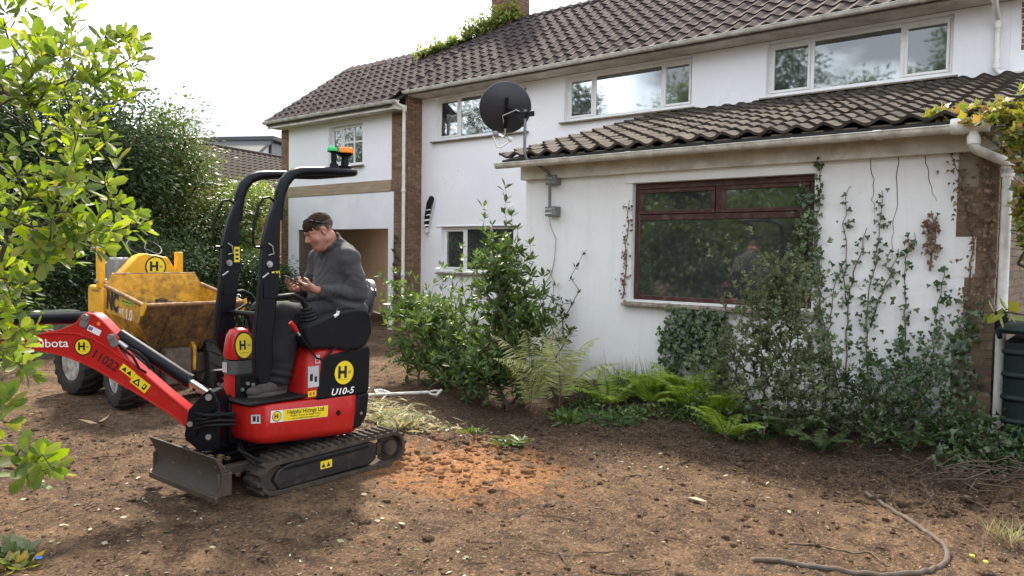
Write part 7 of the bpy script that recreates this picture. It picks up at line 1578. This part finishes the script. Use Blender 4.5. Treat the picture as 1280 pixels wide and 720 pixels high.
# modern building further back
t = thing('modern_building', (-44,28,0), 'grey panelled flat roofed building showing above the neighbouring roof', 'building'); MP = plain('grey_panel', (.16,.18,.21), .5, var=.08)
yaw_ = R(28); rotm = Matrix.Rotation(yaw_, 4, 'Z'); mb = MB(); mb.box(-3,3,-4,14,0,8.1); mb.obj('wall', plain('dark_joint', (.03,.032,.036), .6), t, smooth=None).matrix_local = rotm
for k in range(9):
    mb = MB(); mb.box(3.0,3.06,-3.95+2*k,-2.02+2*k,5.0,8.0); o = mb.obj('panel', MP, t, smooth=None); o.matrix_local = rotm
mb = MB(); mb.box(-3.2,3.4,-4.4,14.2,8.1,8.32); mb.obj('roof_edge', plain('dark_edge', (.04,.045,.05), .5), t, smooth=None).matrix_local = rotm
mb = MB(); mb.prism([(-4.0,8.3),(-7.0,6.4),(-7.0,6.2),(-4.0,8.05)], 'x', -3, 3.2); mb.prism([(-4.0,8.0),(-6.6,6.3),(-4.0,6.3)], 'x', -2.9, 2.9, 1); mb.obj('sloping_roof', [plain('dark_fascia', (.07,.075,.08), .5), plain('white_cladding', (.6,.62,.62), .5)], t, smooth=None).matrix_local = rotm
# ------------------------------------------------------------------ loose cover on the soil
rg = np.random.default_rng(77)
def ground_pts(n, x0, x1, y0, y1, keep=None):
    x = rg.uniform(x0, x1, n); y = rg.uniform(y0, y1, n)
    if keep is not None: k = keep(x, y); x, y = x[k], y[k]
    return np.stack([x, y, gh(x, y)], 1)
notdig = lambda x, y: ~((np.abs(x-EX) < .5) & (np.abs(y-EY) < .8))
# clods
ico = [(0,0,1),(.89,0,.45),(.28,.85,.45),(-.72,.53,.45),(-.72,-.53,.45),(.28,-.85,.45),(.72,.53,-.45),(-.28,.85,-.45),(-.89,0,-.45),(-.28,-.85,-.45),(.72,-.53,-.45),(0,0,-1)]
icf = [(0,1,2),(0,2,3),(0,3,4),(0,4,5),(0,5,1),(1,6,2),(2,7,3),(3,8,4),(4,9,5),(5,10,1),(6,7,2),(7,8,3),(8,9,4),(9,10,5),(10,6,1),(11,7,6),(11,8,7),(11,9,8),(11,10,9),(11,6,10)]
def clods(name, P, r, mat):
    n = len(P); I = np.array(ico); V = P[:,None]+I[None]*(r[:,None,None]*rg.uniform(.7,1.3,(n,12,1)))*np.array([1,1,.65]); F_ = np.array(icf)[None]+(np.arange(n)*12)[:,None,None]
    o = bpy.data.objects.new(name, np_mesh(name, V.reshape(-1,3), F_.reshape(-1,3), mat, True)); COL.objects.link(o); o['kind'] = 'stuff'; return o
Pn = np.concatenate([ground_pts(9000, -9.5, 1.0, 1.3, 6.3, notdig), ground_pts(5200, -4.8, .3, 5.4, 6.9), ground_pts(1800, -5.7, -3.7, 4.8, 5.6), ground_pts(1500, -16, -6, 1.5, 9)])
Pb = np.concatenate([ground_pts(150, -5.6, -4.0, 4.7, 5.5), ground_pts(170, -1.4, .5, 5.4, 6.3), ground_pts(150, -4.6, -1.2, 5.7, 6.3), ground_pts(160, -4.6, -3.3, 3.9, 4.9)])
clods('large_clods', Pb, np.clip(rg.lognormal(-3.7,.4,len(Pb)),.012,.055), SOIL)
cl = clods('soil_clods', Pn, np.clip(rg.lognormal(-4.95, .60, len(Pn)), .003, .05), SOIL)
Pn = np.concatenate([ground_pts(170, -8, .6, 1.4, 6.2, notdig)]); clods('pebbles', Pn+[0,0,.004], rg.uniform(.005,.013,len(Pn)), plain('pebble', (.20,.165,.13), .85, var=.4))
# leaf scraps
def scraps(name, P, L, mat, tpl=L_OVAL, wf=.5, tilt=.35):
    n = len(P); a = rg.uniform(0, 6.28, n); D = np.stack([np.cos(a), np.sin(a), rg.normal(size=n)*tilt*.5], 1); N = np.array([0,0,1.0])+rg.normal(size=(n,3))*tilt
    o = leaf_obj(name, [leaf_geo(P+[0,0,.008], D, N, L, L*wf*rg.uniform(.7,1.2,n), tpl)], [mat]); o['kind'] = 'stuff'; return o
Pn = ground_pts(420, -8.5, .6, 1.4, 6.0, notdig); Pn = Pn[(vnoise(Pn[:,0]*1.1, Pn[:,1]*1.1, 5)+.9*(Pn[:,1] < 3.1)) > .15]
scraps('leaf_litter', np.concatenate([Pn, ground_pts(90, -5.2, -2.6, 1.6, 3.4)]), rg.uniform(.02,.055,len(Pn)+90), leafmat('pale_fallen_leaf', [(.22,.25,.13), (.38,.36,.26), (.14,.20,.06), (.45,.42,.33), (.30,.22,.12)], .15, .6))
Pn = ground_pts(9500, -9, .8, 1.3, 6.2, notdig); scraps('wood_chips', Pn, np.clip(rg.lognormal(-4.0,.45,len(Pn)),.008,.05), leafmat('wood_chip_mix', [(.05,.030,.019), (.15,.092,.054), (.25,.165,.10), (.36,.26,.17), (.08,.048,.03), (.18,.11,.066)], .0, .85), L_QUAD, .22, .5)
# twigs and roots on the soil
mb = MB()
for k in range(150):
    p = ground_pts(1, -8.5, .6, 1.5, 6.3, notdig)
    if len(p) == 0: continue
    p = p[0]; a = rg.uniform(0, 6.28); l = rg.uniform(.05,.22); q = [(p[0]+l*t_*math.cos(a+.5*t_), p[1]+l*t_*math.sin(a+.5*t_)) for t_ in (-1,-.3,.4,1)]; mb.tube([(x, y, gz(x, y)+.008+.012*i*(k % 3 == 0)) for i, (x, y) in enumerate(q)], [.0035,.004,.003,.0015], 4)
for k in range(46):
    c = np.array([rg.normal()*.35-.42, 5.95+rg.normal()*.18]); z = gz(*c)+.03; a = rg.uniform(0,6.28); l = rg.uniform(.15,.4)
    mb.tube([(c[0]+l*t_*math.cos(a+1.2*t_), c[1]+.6*l*t_*math.sin(a+1.2*t_), z+.12*math.sin(math.pi*(t_+1)/2)*rg.uniform(.2,1)) for t_ in (-1,-.5,0,.5,1)], [.003,.005,.005,.004,.002], 4)
for k in range(28):
    c = np.array([rg.uniform(-4.8,-1), 6.0+rg.normal()*.15]); z = gz(*c); a = rg.uniform(0,6.28); l = rg.uniform(.08,.3)
    mb.tube([(c[0]+l*t_*math.cos(a+.9*t_), c[1]+l*t_*math.sin(a+.9*t_)-.1*t_, z+.02+.07*math.sin(math.pi*(t_+1)/2)) for t_ in (-1,-.3,.3,1)], [.003,.004,.003,.0015], 4)
o = mb.obj('twigs', plain('dark_twig', (.075,.05,.034), .9, var=.4), None, smooth=60, fix=False); o['kind'] = 'stuff'
# cut weeds lying behind the tracks
n = 1150; c = np.stack([rg.normal(size=n)*.40-5.75, rg.normal(size=n)*.26+5.15], 1); P = np.stack([c[:,0], c[:,1], gh(c[:,0], c[:,1])+np.abs(rg.normal(size=n))*.035], 1); a = rg.uniform(0,6.28,n)
D = np.stack([np.cos(a), np.sin(a), rg.normal(size=n)*.3], 1); L = rg.uniform(.04,.17,n); o = leaf_obj('cut_weeds', [leaf_geo(P, D, np.array([0,0,1.0])+rg.normal(size=(n,3))*.5, L, L*.12, L_LANCE)], [LF_CUT]); o['kind'] = 'stuff'
def tuft(label, x, y, n, L, mat, wf=.3, cat='weed', name='weed', tpl=L_LANCE, rise=.8):
    z = gz(x, y); t = thing(name, (x, y, z), label, cat, 'weeds on the soil'); a = rg.uniform(0,6.28,n); e = rise*rg.uniform(.5,1.3,n); D = np.stack([np.cos(a)*np.cos(e), np.sin(a)*np.cos(e), np.sin(e)], 1); P = np.stack([rg.normal(size=n)*.05*L/.12, rg.normal(size=n)*.04*L/.12, np.abs(rg.normal(size=n))*.01], 1)
    l = L*rg.uniform(.6,1.2,n); leaf_obj('leaves', [leaf_geo(P, D, np.array([0,0,1.0])+rg.normal(size=(n,3))*.4, l, l*wf, tpl)], [mat], t); return t
tuft('bright green uprooted weed on the orange soil right of the tracks', -4.02, 5.0, 46, .16, LF_MID, .2, rise=.45)
tuft('small weed clump at the edge of the dug hole', -4.75, 5.25, 30, .11, LF_MID, .25); tuft('weed clump between excavator tail and dug hole', -5.25, 4.85, 36, .15, LF_CUT, .25)
tuft('dry grass tuft at the right edge above the hose', -.48, 5.25, 80, .15, LF_CUT, .035, 'grass', rise=1.1)
tuft('wispy grass clump by the white wall left of the ferns', -4.25, 7.3, 110, .42, LF_LIGHT, .02, 'grass', rise=1.2)
tuft('low grey green plant in the lower left corner', -4.62, 1.42, 60, .13, LF_GREY, .5, 'plant'); tuft('weed with yellow tint beside the blue scrap', -4.45, 1.40, 26, .09, LF_VINE, .5, 'plant')
tuft('plain green weed in the garden bed below the pale ferns', -4.3, 6.2, 40, .2, LF_LAUREL, .3)
mb = MB(); 
for k in range(2): mb.ball((-.62+.07*k, 4.85-.05*k, gz(-.6,4.85)+.02), .016, (1,1,.5), 7)
o = mb.obj('petals', plain('yellow_petal', (.7,.55,.05), .6), None); tag(o, 'yellow fallen petals on the soil at the right edge', 'flower')
